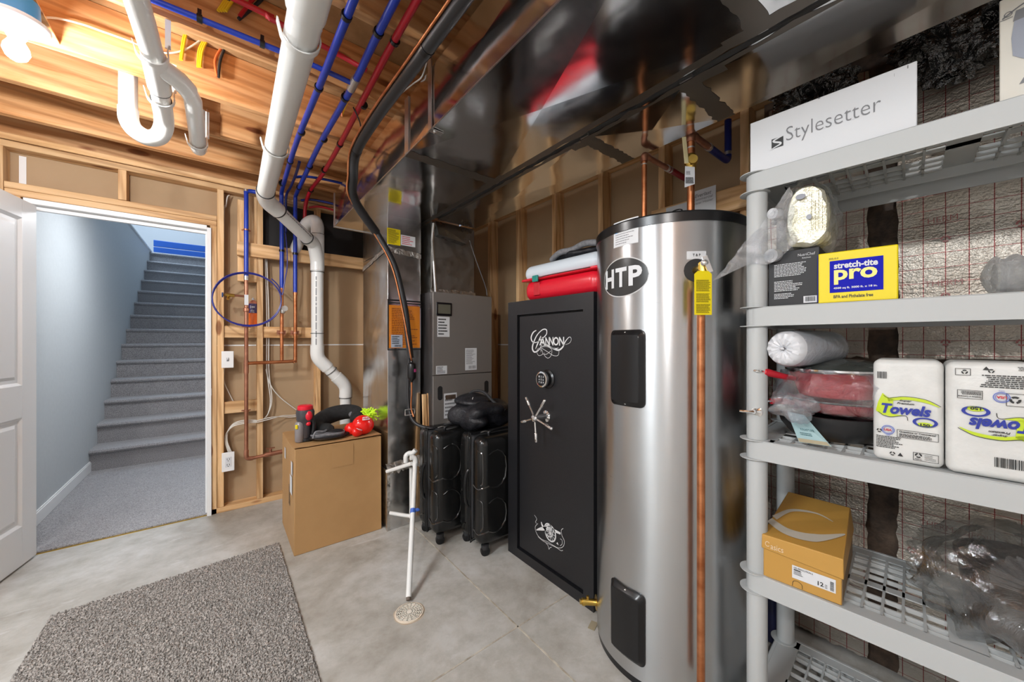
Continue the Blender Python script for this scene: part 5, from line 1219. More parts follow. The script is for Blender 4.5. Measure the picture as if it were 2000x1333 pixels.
for q in ([(590, 30), (555, 80), (580, 170), (640, 235), (720, 270), (780, 310), (860, 350), (920, 330), (935, 260), (905, 190), (895, 120), (920, 95)],
          [(590, 200), (660, 260), (740, 300), (830, 345), (890, 385), (915, 380)], [(695, 290), (720, 315), (735, 370)], [(735, 370), (750, 345), (770, 340)], [(880, 230), (905, 250), (905, 300), (880, 320)], [(545, -80), (575, -30), (560, 10), (575, 30)]):
    stroke(g, sfn, pc(q), 0.0022)
polyp(g, sfn, pc([(830, 290), (845, 275), (860, 315)]))
obj('cannon_emblem', g, silver_ink_m, t, smooth=0)
kp = Vector((SX + 0.008, S(1066, 741)[0] - 0.008, S(1066, 741)[1]))
obj('keypad_base', G().lathe([(0.050, 0), (0.050, 0.006), (0.040, 0.012), (0.040, 0.034)], kp, (-1, 0, 0), 32), black_m, t)
kd = obj('keypad', G().lathe([(0.041, 0.034), (0.043, 0.040), (0.041, 0.048), (0.034, 0.050)], kp, (-1, 0, 0), 32), chrome_m, t)
g = G(); kf = lambda u, v: Vector((kp.x - 0.0508, kp.y + u, kp.z + v)); ellipse(g, kf, 0, 0, 0.033, 0.033, 32); k2 = obj('key_field', g, black_m, kd, smooth=0)
g = G(); kf2 = lambda u, v: Vector((kp.x - 0.0515, kp.y + u, kp.z + v))
for r_ in range(3):
    for c_ in range(3): letters(g, '123456789'[r_ * 3 + c_], kf2, 0.016 - c_ * 0.015, 0.009 - c_ * 0.015, 0.010 - r_ * 0.015, 0.020 - r_ * 0.015, bold=0.02)
obj('print', g, silver_ink_m, kd, smooth=0)
hc = Vector((SX + 0.008, 1.395, 0.853)); hx = hc.x - 0.085
hd = obj('handle_hub', G().lathe([(0.030, 0), (0.030, 0.006), (0.016, 0.012), (0.014, 0.06), (0.02, 0.065), (0.022, 0.085), (0.016, 0.098), (0.006, 0.102)], hc, (-1, 0, 0), 24), chrome_m, t)
for k in range(5):
    a = R(56 + 72 * k); d = Vector((0.06, -math.cos(a), math.sin(a))).normalized(); p = Vector((hx, hc.y, hc.z))
    obj('handle_spoke', G().tube([p, p + d * 0.075], 0.0055, 12).lathe([(0.0055, 0.074), (0.0085, 0.078), (0.0088, 0.120), (0.0075, 0.124), (0.003, 0.127)], p, d, 14), chrome_m, hd)
obj('door_edge_shadow_gap', G().box(SX + 0.0295, SX + 0.0305, dy0, dy1, dz0, dz1), black_gap_m, t)

# tackle box on the safe
t = thing('storage_case', 'red plastic case with frosted lid and teal latch on top of the safe', 'case', (1.53, 1.36, SZ))
cxm, cym = 1.555, 1.352
g = G().rbox((cxm, cym, SZ + 0.060), 0.36, 0.535, 0.118, 0.050, 0, 6); obj('red_base', g, redplast_m, t)
g = G().rbox((cxm, cym, SZ + 0.120), 0.375, 0.550, 0.014, 0.006, 0, 3); obj('rim', g, redplast_m, t)
g = G().rbox((cxm, cym, SZ + 0.158), 0.365, 0.540, 0.092, 0.045, 0, 6); obj('frosted_lid', g, clearlid_m, t, label='frosted grey lid')
ly = at(1047, 545, X=1.37).y
obj('latch', G().obox((1.364, ly, SZ + 0.118), 0.012, 0.045, 0.036), teal_m, t, bevel=0.004)
obj('latch_recess', G().obox((1.3752, ly, SZ + 0.062), 0.004, 0.05, 0.07), pm('red_recess', (0.5, 0.01, 0.02), 0.4), t, bevel=0.002)
obj('zip_cord', G().tube([(1.365, 1.50, SZ + 0.124), (1.362, 1.46, SZ + 0.12), (1.365, 1.40, SZ + 0.124), (1.365, 1.12, SZ + 0.122)], 0.0022, 6, 3), pm('dark_cord', (0.08, 0.05, 0.04), 0.6), t)
t = thing('cloth_bag', 'flattened grey and black soft bag lying on the frosted lid', 'bag', (1.55, 1.26, SZ + 0.193))
obj('cloth', G().blob((1.56, 1.27, SZ + 0.234), (0.14, 0.20, 0.036), 0.5, 9, seg=44, rings=20, seed=3), blackcloth_m, t)
g = G().tube([(1.44, 1.45, SZ + 0.222), (1.43, 1.38, SZ + 0.248), (1.44, 1.30, SZ + 0.250), (1.43, 1.20, SZ + 0.262), (1.44, 1.10, SZ + 0.245)], 0.016, 10, 6); obj('grey_edge', g, greycloth_m, t)

# ================================================================== TANK
TC, TR = Vector((1.4616, 0.787, 0)), 0.288
TZ0, TZ1 = 0.025, 1.672
t = thing('storage_tank', 'tall brushed stainless water heater tank between safe and shelving', 'water heater', TC)
g = G().lathe([(TR - 0.012, TZ0), (TR, TZ0 + 0.004), (TR, TZ1 - 0.002), (TR - 0.01, TZ1)], TC, seg=128); obj('jacket', g, tank_m, t, smooth=30)
g = G().lathe([(TR + 0.004, TZ1 - 0.012), (TR + 0.005, TZ1 + 0.018), (TR + 0.001, TZ1 + 0.024), (0.03, TZ1 + 0.026)], TC, seg=128); top = obj('top_rim', g, black_m, t, smooth=30)
obj('base_ring', G().lathe([(TR - 0.02, 0), (TR - 0.004, 0.001), (TR - 0.004, TZ0)], TC, seg=96), black_m, t)
def cyl(off=0.0):
    # u: metres round the jacket to the right as seen from the room, v: height
    return lambda u, v: Vector((TC.x + (TR + off) * math.cos(math.pi + 0.489 + u / TR), TC.y + (TR + off) * math.sin(math.pi + 0.489 + u / TR), v))
def cu(px, py):
    """where the line of sight through a pixel of the photograph meets the jacket"""
    tt = (px - 1000) / F; dx, dy = FW[0] + tt * RT[0], FW[1] + tt * RT[1]
    a = dx * dx + dy * dy; b = -2 * (dx * TC.x + dy * TC.y); c = TC.x ** 2 + TC.y ** 2 - TR ** 2
    disc = max(b * b - 4 * a * c, 0); d = (-b - math.sqrt(disc)) / (2 * a)
    x, y = dx * d - TC.x, dy * d - TC.y
    an = math.atan2(y, x) - (math.pi + 0.489)
    while an < -math.pi: an += 2 * math.pi
    while an > math.pi: an -= 2 * math.pi
    return an * TR, CZ + (667 - py) / F * d
def rr_outline(w, h, r, n=6):
    q = []
    for k, (sx, sy) in enumerate(((1, 1), (-1, 1), (-1, -1), (1, -1))):
        for i in range(n + 1):
            a = R(90 * k + 90 * i / n); q.append((sx * (w / 2 - r) + r * math.cos(a), sy * (h / 2 - r) + r * math.sin(a)))
    return q
def densify(q, step=0.02):
    o_ = []
    for i in range(len(q)):
        a, b = Vector(q[i]), Vector(q[(i + 1) % len(q)]); n = max(1, int((b - a).length / step))
        for k in range(n): o_.append(tuple(a.lerp(b, k / n)))
    return o_
def pillow(c, w, h, r, prof, fnoff):
    """stack of rounded outlines (inset, height) wrapped on the jacket"""
    g = G(); q = densify(rr_outline(w, h, r)); n = len(q); vs = []
    for ins, off in prof:
        sx, sy = (w - 2 * ins) / w, (h - 2 * ins) / h
        for a, b in q: vs.append(fnoff(off)(c[0] + a * sx, c[1] + b * sy))
    fs = [(i * n + k, i * n + (k + 1) % n, (i + 1) * n + (k + 1) % n, (i + 1) * n + k) for i in range(len(prof) - 1) for k in range(n)]
    g.add(vs, fs)
    # flat top: strips across
    ins, off = prof[-1]; f_ = fnoff(off); hw, hh = w / 2 - ins, h / 2 - ins
    rr_ = max(r - ins, 0.001); nn = 14; vs = []
    for i in range(nn + 1):
        u = -hw + 2 * hw * i / nn; e = hw - abs(u); v = hh if e >= rr_ else hh - rr_ + math.sqrt(max(rr_ ** 2 - (rr_ - e) ** 2, 0))
        vs += [f_(c[0] + u, c[1] - v), f_(c[0] + u, c[1] + v)]
    g.add(vs, [(2 * i, 2 * i + 2, 2 * i + 3, 2 * i + 1) for i in range(nn)])
    return g
for (y0, y1, lab) in ((645, 795, 'upper black access cover'), (1133, 1313, 'lower black access cover')):
    ua, va = cu(1195, y0 + 2); ub, vb = cu(1261, y1); uc, vc = cu(1228, (y0 + y1) / 2)
    zt = cu(1228, y0)[1]; zb_ = cu(1228, y1)[1] if y0 < 700 else cu(1228, 1288)[1]
    if y0 > 700: zt = cu(1205, 1133)[1]; zb_ = zt - 0.26
    c = ((ua + ub) / 2, (zt + zb_) / 2)
    p = obj('access_cover', pillow(c, ub - ua, zt - zb_, 0.020, [(0, 0.0005), (0, 0.004), (0.006, 0.006), (0.014, 0.017), (0.020, 0.020)], cyl), black_m, t, label=lab)
    for vv in (c[1] + (zt - zb_) / 2 - 0.010, c[1] - (zt - zb_) / 2 + 0.010):
        obj('screw', G().blob(cyl(0.008)(c[0], vv), (0.0045, 0.0045, 0.0035)), chrome_m, p)
# oval badge
c = cu(1223, 541); ul = cu(1181, 541)[0]; ur = cu(1267, 541)[0]; vt = cu(1223, 504)[1]; vb = cu(1223, 578)[1]
cuv = ((ul + ur) / 2, (vt + vb) / 2); ru, rv = (ur - ul) / 2, (vt - vb) / 2
g = G()
def disc(g, f_, c, ru, rv, n=40):
    vs = [f_(c[0] - ru + 2 * ru * i / n, c[1] + s * rv * math.sqrt(max(0, 1 - (1 - 2 * i / n) ** 2))) for i in range(n + 1) for s in (-1, 1)]
    g.add(vs, [(2 * i, 2 * i + 2, 2 * i + 3, 2 * i + 1) for i in range(n)])
disc(g, cyl(0.0006), cuv, ru * 1.03, rv * 1.05); b1 = obj('badge_border', g, pm('silver_border', (0.6, 0.6, 0.6), 0.4), t, smooth=0)
g = G(); disc(g, cyl(0.0010), cuv, ru, rv); b2 = obj('oval_badge', g, pm('black_badge', (0.03, 0.03, 0.03), 0.25), t, smooth=0)
g = G(); f_ = cyl(0.0030)
def gletter(ch, u0, u1, v0, v1, bold=0.035):
    uv, fs, _ = glyphs(ch, bold=bold); g.add([f_(u0 + (u1 - u0) * a, v0 + (v1 - v0) * b) for a, b in uv], fs)
hh = rv * 0.52
w3 = ru * 1.62 / 3
for k, ch in enumerate('HTP'): gletter(ch, cuv[0] - ru * 0.86 + k * (w3 + ru * 0.035), cuv[0] - ru * 0.86 + k * (w3 + ru * 0.035) + w3 * 0.92, cuv[1] - hh * 1.0, cuv[1] + hh * 1.0)
obj('badge_lettering', g, white_m, b2, smooth=0)
def cyl_label(p0, p1, mat, name, rows=0, ink=None, seed=1, title=None, off=0.0008, tb=None):
    u0, v1 = cu(*p0); u1, v0 = cu(*p1); g = G(); patch(g, cyl(off), u0, u1, v0, v1, 10, 1); p = obj(name, g, mat, t, smooth=0)
    g = G(); f_ = cyl(off + 0.0005); w_, h_ = u1 - u0, v1 - v0
    if title: uv, fs, _ = glyphs(title, bold=0.02); g.add([f_(u0 + w_ * (tb[0] + (tb[1] - tb[0]) * a), v0 + h_ * (tb[2] + (tb[3] - tb[2]) * b)) for a, b in uv], fs)
    if rows: textlines(g, f_, u0 + w_ * .1, u1 - w_ * .1, v0 + h_ * .06, v1 - h_ * .1, rows, seed=seed, h=0.3)
    if g.v: obj('print', g, ink or ink_m, p, smooth=0)
    return (u0, u1, v0, v1, p)
u0, u1, v0, v1, p = cyl_label((1199, 438), (1247, 474), white_m, 'paper_label', 9, grey_ink_m, 5)
g = G(); w_, h_ = u1 - u0, v1 - v0
patch(g, cyl(0.0014), u0 + w_ * .07, u0 + w_ * .20, v0 + h_ * .55, v0 + h_ * .72, 2, 1); patch(g, cyl(0.0014), u0 + w_ * .76, u0 + w_ * .93, v0 + h_ * .72, v0 + h_ * .92, 2, 1); obj('blue_square', g, skyink_m, p, smooth=0)
cyl_label((1341, 492), (1379, 507), white_m, 'plate_label', 0, ink_m, title='T & P', tb=(0.3, 0.7, 0.35, 0.68))
# relief valve, tag, discharge pipe
vc = cu(1360, 529); vr = abs(cu(1336, 529)[0] - cu(1384, 529)[0]) / 2
g = G(); disc(g, cyl(0.0012), vc, vr, vr * 0.98); obj('insulation_hole', g, blackmat_m, t, smooth=0)
nrm = (cyl(1)(vc[0], vc[1]) - cyl(0)(vc[0], vc[1])); nrm.z = 0; nrm.normalize(); vp = cyl(0)(vc[0], vc[1]); tg = Vector((-nrm.y, nrm.x, 0))
g = G().tube([vp, vp + nrm * 0.05], 0.014, 14).tube([vp + nrm * 0.045 + tg * 0.002 + Vector((0, 0, 0.015)), vp + nrm * 0.05 + tg * 0.002, vp + nrm * 0.05 + tg * 0.004 + Vector((0, 0, -0.06))], 0.014, 14)
rv_ = obj('relief_valve', g, brass_m, t)
obj('valve_lever', G().obox(vp + nrm * 0.07 + tg * 0.006 + Vector((0, 0, 0.006)), 0.006, 0.016, 0.055, (0.35, 0, math.atan2(nrm.y, nrm.x))).blob(vp + nrm * 0.065 + Vector((0, 0, 0.012)), (0.012, 0.012, 0.012)), chrome_m, rv_)
pb = vp + nrm * 0.052 + tg * 0.006
pxs = at(1369, 640, d=(pb.x * FW[0] + pb.y * FW[1])); pb = Vector((pxs.x, pxs.y, 0))
obj('discharge_pipe', G().tube([(pb.x, pb.y, vp.z - 0.05), (pb.x, pb.y, 0.115)], 0.0125, 18).tube([(pb.x, pb.y, 0.112), (pb.x, pb.y, 0.135)], 0.0135, 18), copper_m, t)
dpt = pb.x * FW[0] + pb.y * FW[1] - 0.025
ta, tb_ = at(1356, 530, d=dpt), at(1390, 616, d=dpt); tu = (Vector((tb_.x, tb_.y, 0)) - Vector((ta.x, ta.y, 0))); tw = tu.length; tu.normalize(); th_ = ta.z - tb_.z
nn_ = Vector((0, 0, 1)).cross(tu) * -1
tf = lambda off: (lambda u, v: Vector((ta.x, ta.y, tb_.z)) + tu * u + Vector((0, 0, v)) - nn_ * off)
g = G(); q = [(0, 0), (tw, 0), (tw, th_ * 0.93), (tw * 0.8, th_), (tw * 0.2, th_), (0, th_ * 0.93)]
g.add([tf(0)(a, b) for a, b in q] + [tf(-0.001)(a, b) for a, b in q], [tuple(range(6)), tuple(range(6, 12))[::-1]] + [(i, (i + 1) % 6, (i + 1) % 6 + 6, i + 6) for i in range(6)])
tagp = obj('yellow_tag', g, yellow_m, t, smooth=0)
sgn = 1 if (tf(0.001)(0, 0) - Vector((0, 0, CZ))).length < (tf(-0.001)(0, 0) - Vector((0, 0, CZ))).length else -1
g = G(); fo = tf(0.0006 * sgn if sgn > 0 else -0.0016)
textlines(g, fo, tw * .1, tw * .92, th_ * .53, th_ * .80, 11, h=0.6, seed=4, wmin=.85); textlines(g, fo, tw * .1, tw * .92, th_ * .28, th_ * .49, 9, h=0.6, seed=5, wmin=.85); textlines(g, fo, tw * .1, tw * .92, th_ * .04, th_ * .25, 8, h=0.6, seed=6, wmin=.85)
obj('print', g, pm('dark_olive_ink', (0.16, 0.13, 0.0), 0.5), tagp, smooth=0)
# drain valve
dv = at(1166, 1178, d=1.60); dl = at(1133, 1176, d=1.60)
obj('drain_valve', G().lathe([(0.030, -0.002), (0.030, 0.004)], dv, dl - dv, 20).tube([dv, dv.lerp(dl, 0.8)], 0.0135, 16).lathe([(0.016, 0), (0.016, 0.012), (0.011, 0.014), (0.011, 0.022)], dv.lerp(dl, 0.72), dl - dv, 16).tube([dv.lerp(dl, 0.55) + Vector((0, 0, 0.005)), dv.lerp(dl, 0.55) + Vector((0, 0, 0.026))], 0.006, 10), brass_m, t)
# cold and hot pipes
t = thing('cold_water_pipe', 'copper pipe with ball valve rising from the tank, turning blue at the wall', 'pipe', (1.511, 0.713, TZ1 + 0.03))
cx, cy = 1.515, 0.717; zt = at(1350, 262, d=1.505).z
obj('copper_pipe', G().tube([(cx, cy, TZ1 + 0.03), (cx, cy, zt - 0.03)], 0.0145, 16), copper_m, t)
g = G().tube([(cx, cy, zt - 0.035), (cx, cy, zt - 0.01), (cx + 0.008, cy, zt - 0.001), (cx + 0.035, cy, zt)], 0.0175, 16, 4); obj('elbow', g, copper_dull_m, t)
obj('copper_pipe', G().tube([(cx + 0.03, cy, zt), (cx + 0.17, cy, zt)], 0.0140, 16), copper_dull_m, t)
for a_, b_, r_ in (((cx + 0.16, cy, zt), (cx + 0.175, cy, zt), 0.0165), ((cx, cy, zt - 0.062), (cx, cy, zt - 0.056), 0.015), ((1.886, cy, zt + 0.03), (1.886, cy, zt + 0.045), 0.0165)): obj('crimp_ring', G().tube([a_, b_], r_, 14), solder_m, t)
obj('blue_tube', G().tube([(cx + 0.17, cy, zt), (1.850, cy, zt), (1.877, cy, zt + 0.008), (1.886, cy, zt + 0.035), (1.886, cy, 2.30)], 0.0150, 16, 4), navy_m, t)
zv = at(1345, 318, d=1.5).z
vb_ = obj('ball_valve', G().lathe([(0.016, -0.035), (0.020, -0.03), (0.020, -0.015), (0.026, 0), (0.020, 0.015), (0.020, 0.03), (0.016, 0.035)], (cx, cy, zv), (0, 0, 1), 18).lathe([(0.012, 0), (0.012, 0.03), (0.018, 0.032), (0.018, 0.038)], (cx, cy, zv), (-FW[0] - 0.2, -FW[1] + 0.15, 0), 14), brass_m, t)
ht = at(1341, 320, d=1.455); hb = at(1336, 268, d=1.455)
obj('valve_lever', G().bar(ht, hb, 0.017, 0.004, up=(FW[0], FW[1], 0)), pm('pale_yellow_sleeve', (0.75, 0.66, 0.38), 0.4), vb_, bevel=0.002)
ws = (at(1336, 325, d=1.452), at(1357, 369, d=1.452)); fnw = lambda u, v: Vector((ws[0].x, ws[0].y, 0)) + Vector((RT[0], RT[1], 0)) * u + Vector((0, 0, v))
g = G(); ww = (ws[1] - ws[0]).xy.length; z1_, z0_ = ws[0].z - 0.004, ws[1].z
g.add([fnw(a, b) for a, b in ((0.002, z0_ + 0.004), (ww, z0_ + 0.018), (ww, z1_), (0.004, z1_ + 0.004))], [(0, 1, 2, 3)]); wt = obj('valve_tag', g, white_m, t, smooth=0)
g = G(); fo = lambda u, v: fnw(u, v) - Vector((FW[0], FW[1], 0)) * 0.0008; textlines(g, fo, 0.006, ww - 0.004, z0_ + 0.02, z0_ + 0.045, 5, h=0.75, wmin=.9); textlines(g, fo, 0.008, ww - 0.008, z0_ + 0.055, z0_ + 0.07, 3); obj('print', g, ink_m, wt, smooth=0)
t = thing('hot_water_pipe', 'copper pipe rising from the tank top and turning to a red tube at the wall', 'pipe', (1.441, 0.884, TZ1 + 0.03))
hx_, hy_ = 1.445, 0.886; zt = 2.062
obj('copper_pipe', G().tube([(hx_, hy_, TZ1 + 0.03), (hx_, hy_, zt - 0.03)], 0.0115, 16), copper_m, t)
obj('elbow', G().tube([(hx_, hy_, zt - 0.03), (hx_, hy_, zt - 0.008), (hx_ + 0.007, hy_, zt - 0.001), (hx_ + 0.03, hy_, zt)], 0.0150, 16, 4), copper_dull_m, t)
obj('copper_pipe', G().tube([(hx_ + 0.03, hy_, zt), (hx_ + 0.21, hy_, zt)], 0.0115, 16), copper_dull_m, t)
for a_, b_, r_ in (((hx_ + 0.19, hy_, zt), (hx_ + 0.205, hy_, zt), 0.015), ((hx_ + 0.215, hy_, zt), (hx_ + 0.225, hy_, zt), 0.015), ((hx_, hy_, zt - 0.045), (hx_, hy_, zt - 0.04), 0.0125)): obj('crimp_ring', G().tube([a_, b_], r_, 14), solder_m, t)
obj('red_tube', G().tube([(hx_ + 0.21, hy_, zt), (1.85, hy_, zt), (1.877, hy_, zt + 0.008), (1.886, hy_, zt + 0.03), (1.886, hy_, 2.30)], 0.0135, 16, 4), pm('dark_red_pex', (0.28, 0.005, 0.012), 0.3), t)
# papers behind the tank top
fnr = lambda x: (lambda u, v: Vector((x, u, v)))
def paper(y0, y1, z0, z1, x, label, title, sub):
    t = thing('manual', label, 'booklet', (x, (y0 + y1) / 2, z0)); obj('cover', G().box(x - 0.002, x, y0, y1, z0, z1), white_m, t, smooth=0)
    g = G(); f_ = fnr(x - 0.0028); h_ = z1 - z0
    if sub == 'oval':
        disc(g, f_, ((y0 + y1) / 2, z0 + h_ * 0.72), 0.035, 0.016); p_ = obj('logo', g, ink_m, t, smooth=0)
        g = G(); letters(g, title, fnr(x - 0.0034), (y0 + y1) / 2 + 0.024, (y0 + y1) / 2 - 0.024, z0 + h_ * 0.72 - 0.008, z0 + h_ * 0.72 + 0.008, bold=0.03); obj('logo_letters', g, white_m, t, smooth=0)
    else:
        letters(g, title, f_, y1 - 0.02, y0 + 0.02, z1 - 0.035, z1 - 0.018, bold=0.01, shear=0.3); letters(g, 'Commercial', f_, y1 - 0.012, y0 + 0.015, z1 - 0.052, z1 - 0.040); letters(g, 'Water Heater', f_, y1 - 0.008, y0 + 0.012, z1 - 0.070, z1 - 0.058); obj('print', g, grey_ink_m, t, smooth=0)
paper(0.905, 1.02, 1.83, 1.965, 1.877, 'white sheet with an oval black logo on the board behind the tank', 'HTP', 'oval')
paper(0.765, 0.885, 1.84, 2.005, 1.872, 'booklet with italic title pinned to the board behind the tank', 'Everlast', 'x')
# ================================================================== SHELVING
SO = Vector((1.3130, 0.4535, 0.0)); STH = R(-86.04)
SM = Matrix.Translation(SO) @ Matrix.Rotation(STH, 4, 'Z')
def SP(x, y, z): return SM @ Vector((x, y, z))
LN, DP = 0.915, 0.455
SH = [0.075, 0.517, 0.937, 1.357, 1.782]; RIM = 0.060
t = thing('storage_shelving', 'light grey resin shelving unit with five lattice shelves on the right', 'shelving', SO, STH)
def shelf_panel(zt):
    g = G(); z0, z1 = zt - RIM, zt
    th = 0.004
    # rounded corner rim
    q = rr_outline(LN, DP, 0.035, 5); q = [(a + LN / 2, b + DP / 2) for a, b in q]; n = len(q); vs = []
    for (ins, z) in ((0, z0), (0, z1 - 0.003), (0.003, z1), (0.012, z1), (0.012, z1 - 0.006), (th, z1 - 0.010), (th, z0)):
        for a, b in q:
            ca, cb = a - LN / 2, b - DP / 2; vs.append((LN / 2 + ca * (LN / 2 - ins) / (LN / 2), DP / 2 + cb * (DP / 2 - ins) / (DP / 2), z))
    g.add(vs, [(i * n + k, i * n + (k + 1) % n, ((i + 1) % 7) * n + (k + 1) % n, ((i + 1) % 7) * n + k) for i in range(7) for k in range(n)])
    top = zt - 0.002; tk = 0.0035
    # solid strips
    for (x0, x1, y0, y1) in ((0.008, LN - 0.008, 0.008, 0.052), (0.008, LN - 0.008, DP - 0.052, DP - 0.008), (0.008, 0.075, 0.008, DP - 0.008), (LN - 0.075, LN - 0.008, 0.008, DP - 0.008),
                             (0.07, LN - 0.07, 0.192, 0.222), (LN / 2 - 0.03, LN / 2 + 0.03, 0.05, DP - 0.05)):
        g.box(x0, x1, y0, y1, top - tk, top)
    # lattice
    def bars(xa, xb):
        nx = max(2, round((xb - xa) / 0.041))
        for i in range(1, nx):
            x = xa + (xb - xa) * i / nx; g.box(x - 0.0028, x + 0.0028, 0.05, DP - 0.05, top - 0.013, top)
        for y in (0.098, 0.145, 0.268, 0.314, 0.36): g.box(xa, xb, y - 0.0028, y + 0.0028, top - 0.013, top - 0.0005)
    bars(0.075, LN / 2 - 0.03); bars(LN / 2 + 0.03, LN - 0.075)
    # deep ribs underneath
    for y in (0.075, 0.385): g.box(0.06, LN - 0.06, y - 0.0015, y + 0.0015, top - 0.034, top - 0.003)
    return g
for zt in SH: obj('shelf', shelf_panel(zt), shelf_m, t, local=True, smooth=30)
for (x, y) in ((0.030, 0.030), (0.030, DP - 0.030), (LN - 0.030, 0.030), (LN - 0.030, DP - 0.030)):
    zs_ = [0.0] + SH
    for a, b in zip(zs_[:-1], zs_[1:]):
        g = G().lathe([(0.0275, a + 0.001), (0.0285, a + 0.004), (0.0285, b - RIM - 0.006), (0.0275, b - RIM)], (x, y, 0), seg=28)
        obj('post', g, shelf_m, t, local=True)
    for zt in SH:
        g = G()
        for zz in (zt, zt - RIM): g = G(); g.lathe([(0.033, zz - 0.0015), (0.041, zz - 0.0012), (0.041, zz + 0.0012), (0.033, zz + 0.0015)], (x - (0.006 if x < 0.1 else -0.006), y, 0), seg=28); obj('post_collar', g, shelf_m, t, local=True)

def sthing(name, label, cat, x, y, z, rz=0, group=None): return thing(name, label, cat, SP(x, y, z), STH + R(rz), group)
# every item below is modelled in its own frame: x along the shelf (to the right in the room), y into the shelf, front at y = 0
FR = lambda y: (lambda u, v: Vector((u, y, v)))
def carton(t, w, d, h, mat, name='carton', bevel=0.002): return obj(name, G().box(0, w, 0, d, 0, h), mat, t, local=True, bevel=bevel)
# -- top shelf
t = sthing('white_box', 'long white carton with thin black lettering on the top shelf', 'box', 0.012, 0.026, SH[4])
carton(t, 0.362, 0.21, 0.172, white_m)
g = G(); f_ = FR(-0.0012); letters(g, 'Stylesetter', f_, 0.095, 0.298, 0.063, 0.118, bold=-0.012)
obj('lettering', g, grey_ink_m, t, local=True, smooth=0)
g = G(); x0, z0 = 0.058, 0.066
patch(g, f_, x0, x0 + 0.030, z0, z0 + 0.030); o1 = obj('logo', g, ink_m, t, local=True, smooth=0)
g = G(); f2 = FR(-0.0020); stroke(g, f2, [(x0 + 0.032, z0 + 0.031), (x0 + 0.02, z0 + 0.0285), (x0 + 0.006, z0 + 0.024), (x0 + 0.008, z0 + 0.019), (x0 + 0.022, z0 + 0.012), (x0 + 0.022, z0 + 0.007), (x0 + 0.01, z0 + 0.003), (x0 - 0.003, z0 - 0.002)], [0.002, 0.003, 0.005, 0.005, 0.005, 0.005, 0.003, 0.002])
o2 = obj('logo_cutout', g, white_m, t, local=True, smooth=0)
g = G(); f_ = FR(-0.0010); patch(g, f_, 0.17, 0.175, 0.168, 0.1715); patch(g, f_, 0.345, 0.347, 0.160, 0.168); patch(g, f_, 0.322, 0.3225, 0.152, 0.160); obj('scuffs', g, grey_ink_m, t, local=True, smooth=0)
t = sthing('mixer_box', 'upright pale carton with a stick mixer picture at the right end of the top shelf', 'box', 0.498, 0.026, SH[4], -7)
carton(t, 0.16, 0.16, 0.235, pm('cream_carton', (0.66, 0.63, 0.56), 0.5))
f_ = FR(-0.0012)
g = G(); polyp(g, f_, [(0.020, 0.175), (0.060, 0.175), (0.064, 0.14), (0.060, 0.10), (0.048, 0.085), (0.032, 0.085), (0.018, 0.10), (0.016, 0.14)]); obj('mixer_body_picture', g, pm('grey_blue_ink', (0.30, 0.32, 0.38), 0.4), t, local=True, smooth=0)
g = G(); polyp(g, f_, [(0.018, 0.175), (0.062, 0.175), (0.060, 0.197), (0.022, 0.197)]); stroke(g, f_, [(0.004, 0.190), (0.03, 0.205), (0.07, 0.215), (0.10, 0.21)], 0.003); stroke(g, f_, [(0.04, 0.085), (0.04, 0.045)], 0.006, 2)
polyp(g, f_, [(0.026, 0.032), (0.054, 0.032), (0.046, 0.048), (0.034, 0.048)]); ellipse(g, f_, 0.012, 0.196, 0.006, 0.006, 16, inner=0.7); stroke(g, f_, [(0.001, 0.187), (0.018, 0.187)], 0.0015, 1)
obj('mixer_parts_picture', g, grey_ink_m, t, local=True, smooth=0)
g = G(); ellipse(g, FR(-0.0018), 0.040, 0.165, 0.006, 0.012, 16); obj('picture_highlight', g, white_m, t, local=True, smooth=0)
# crinkled black bundles in the gap above the top shelf
t = thing('wrapped_bundle', 'black plastic-wrapped bundle stuffed above the white carton near the duct', 'bundle', at(1585, 170, X=1.86))
g = G(); c = at(1588, 178, X=1.84); g.blob(c, (0.09, 0.115, 0.085), 0.5, 22, seg=60, rings=36, seed=1, ridge=True); obj('wrap', g, blackwrap_m, t)
t = thing('wrapped_bundle', 'larger black plastic-wrapped bundle stuffed above the gap beside the mixer carton', 'bundle', at(1860, 60, X=1.86))
g = G(); c = at(1872, 62, X=1.84); g.blob(c, (0.10, 0.135, 0.125), 0.5, 20, seg=72, rings=44, seed=6, ridge=True); obj('wrap', g, blackwrap_m, t)
# -- second shelf
z = SH[3]
t = sthing('black_carton', 'black carton with white small print beside the left post', 'box', 0.060, 0.030, z)
carton(t, 0.125, 0.12, 0.168, pm('dark_carton', (0.010, 0.010, 0.012), 0.55))
f_ = FR(-0.0012); g = G(); letters(g, 'NutriChef', f_, 0.075, 0.115, 0.146, 0.154, bold=-0.01); letters(g, 'Kitchen', f_, 0.085, 0.105, 0.138, 0.142)
textlines(g, f_, 0.016, 0.095, 0.090, 0.130, 9, seed=2, h=0.42, wmin=.8); textlines(g, f_, 0.016, 0.09, 0.045, 0.078, 7, seed=3, h=0.42, wmin=.5); textlines(g, f_, 0.016, 0.08, 0.022, 0.040, 4, seed=9, h=0.42, wmin=.4)
obj('print', g, white_m, t, local=True, smooth=0)
g = G(); patch(g, f_, 0.088, 0.119, 0.006, 0.026); bl = obj('barcode_label', g, white_m, t, local=True, smooth=0)
g = G(); barcode(g, FR(-0.002), 0.092, 0.115, 0.010, 0.024); obj('bars', g, ink_m, t, local=True, smooth=0)
t = sthing('film_box', 'yellow and blue carton of stretch film on the second shelf', 'box', 0.184, 0.012, z, 3)
carton(t, 0.158, 0.13, 0.142, yellow_m, bevel=0.003)
f_ = FR(-0.0012); g = G(); patch(g, f_, 0.025, 0.131, 0.028, 0.117); obj('blue_panel', g, blueink_m, t, local=True, smooth=0)
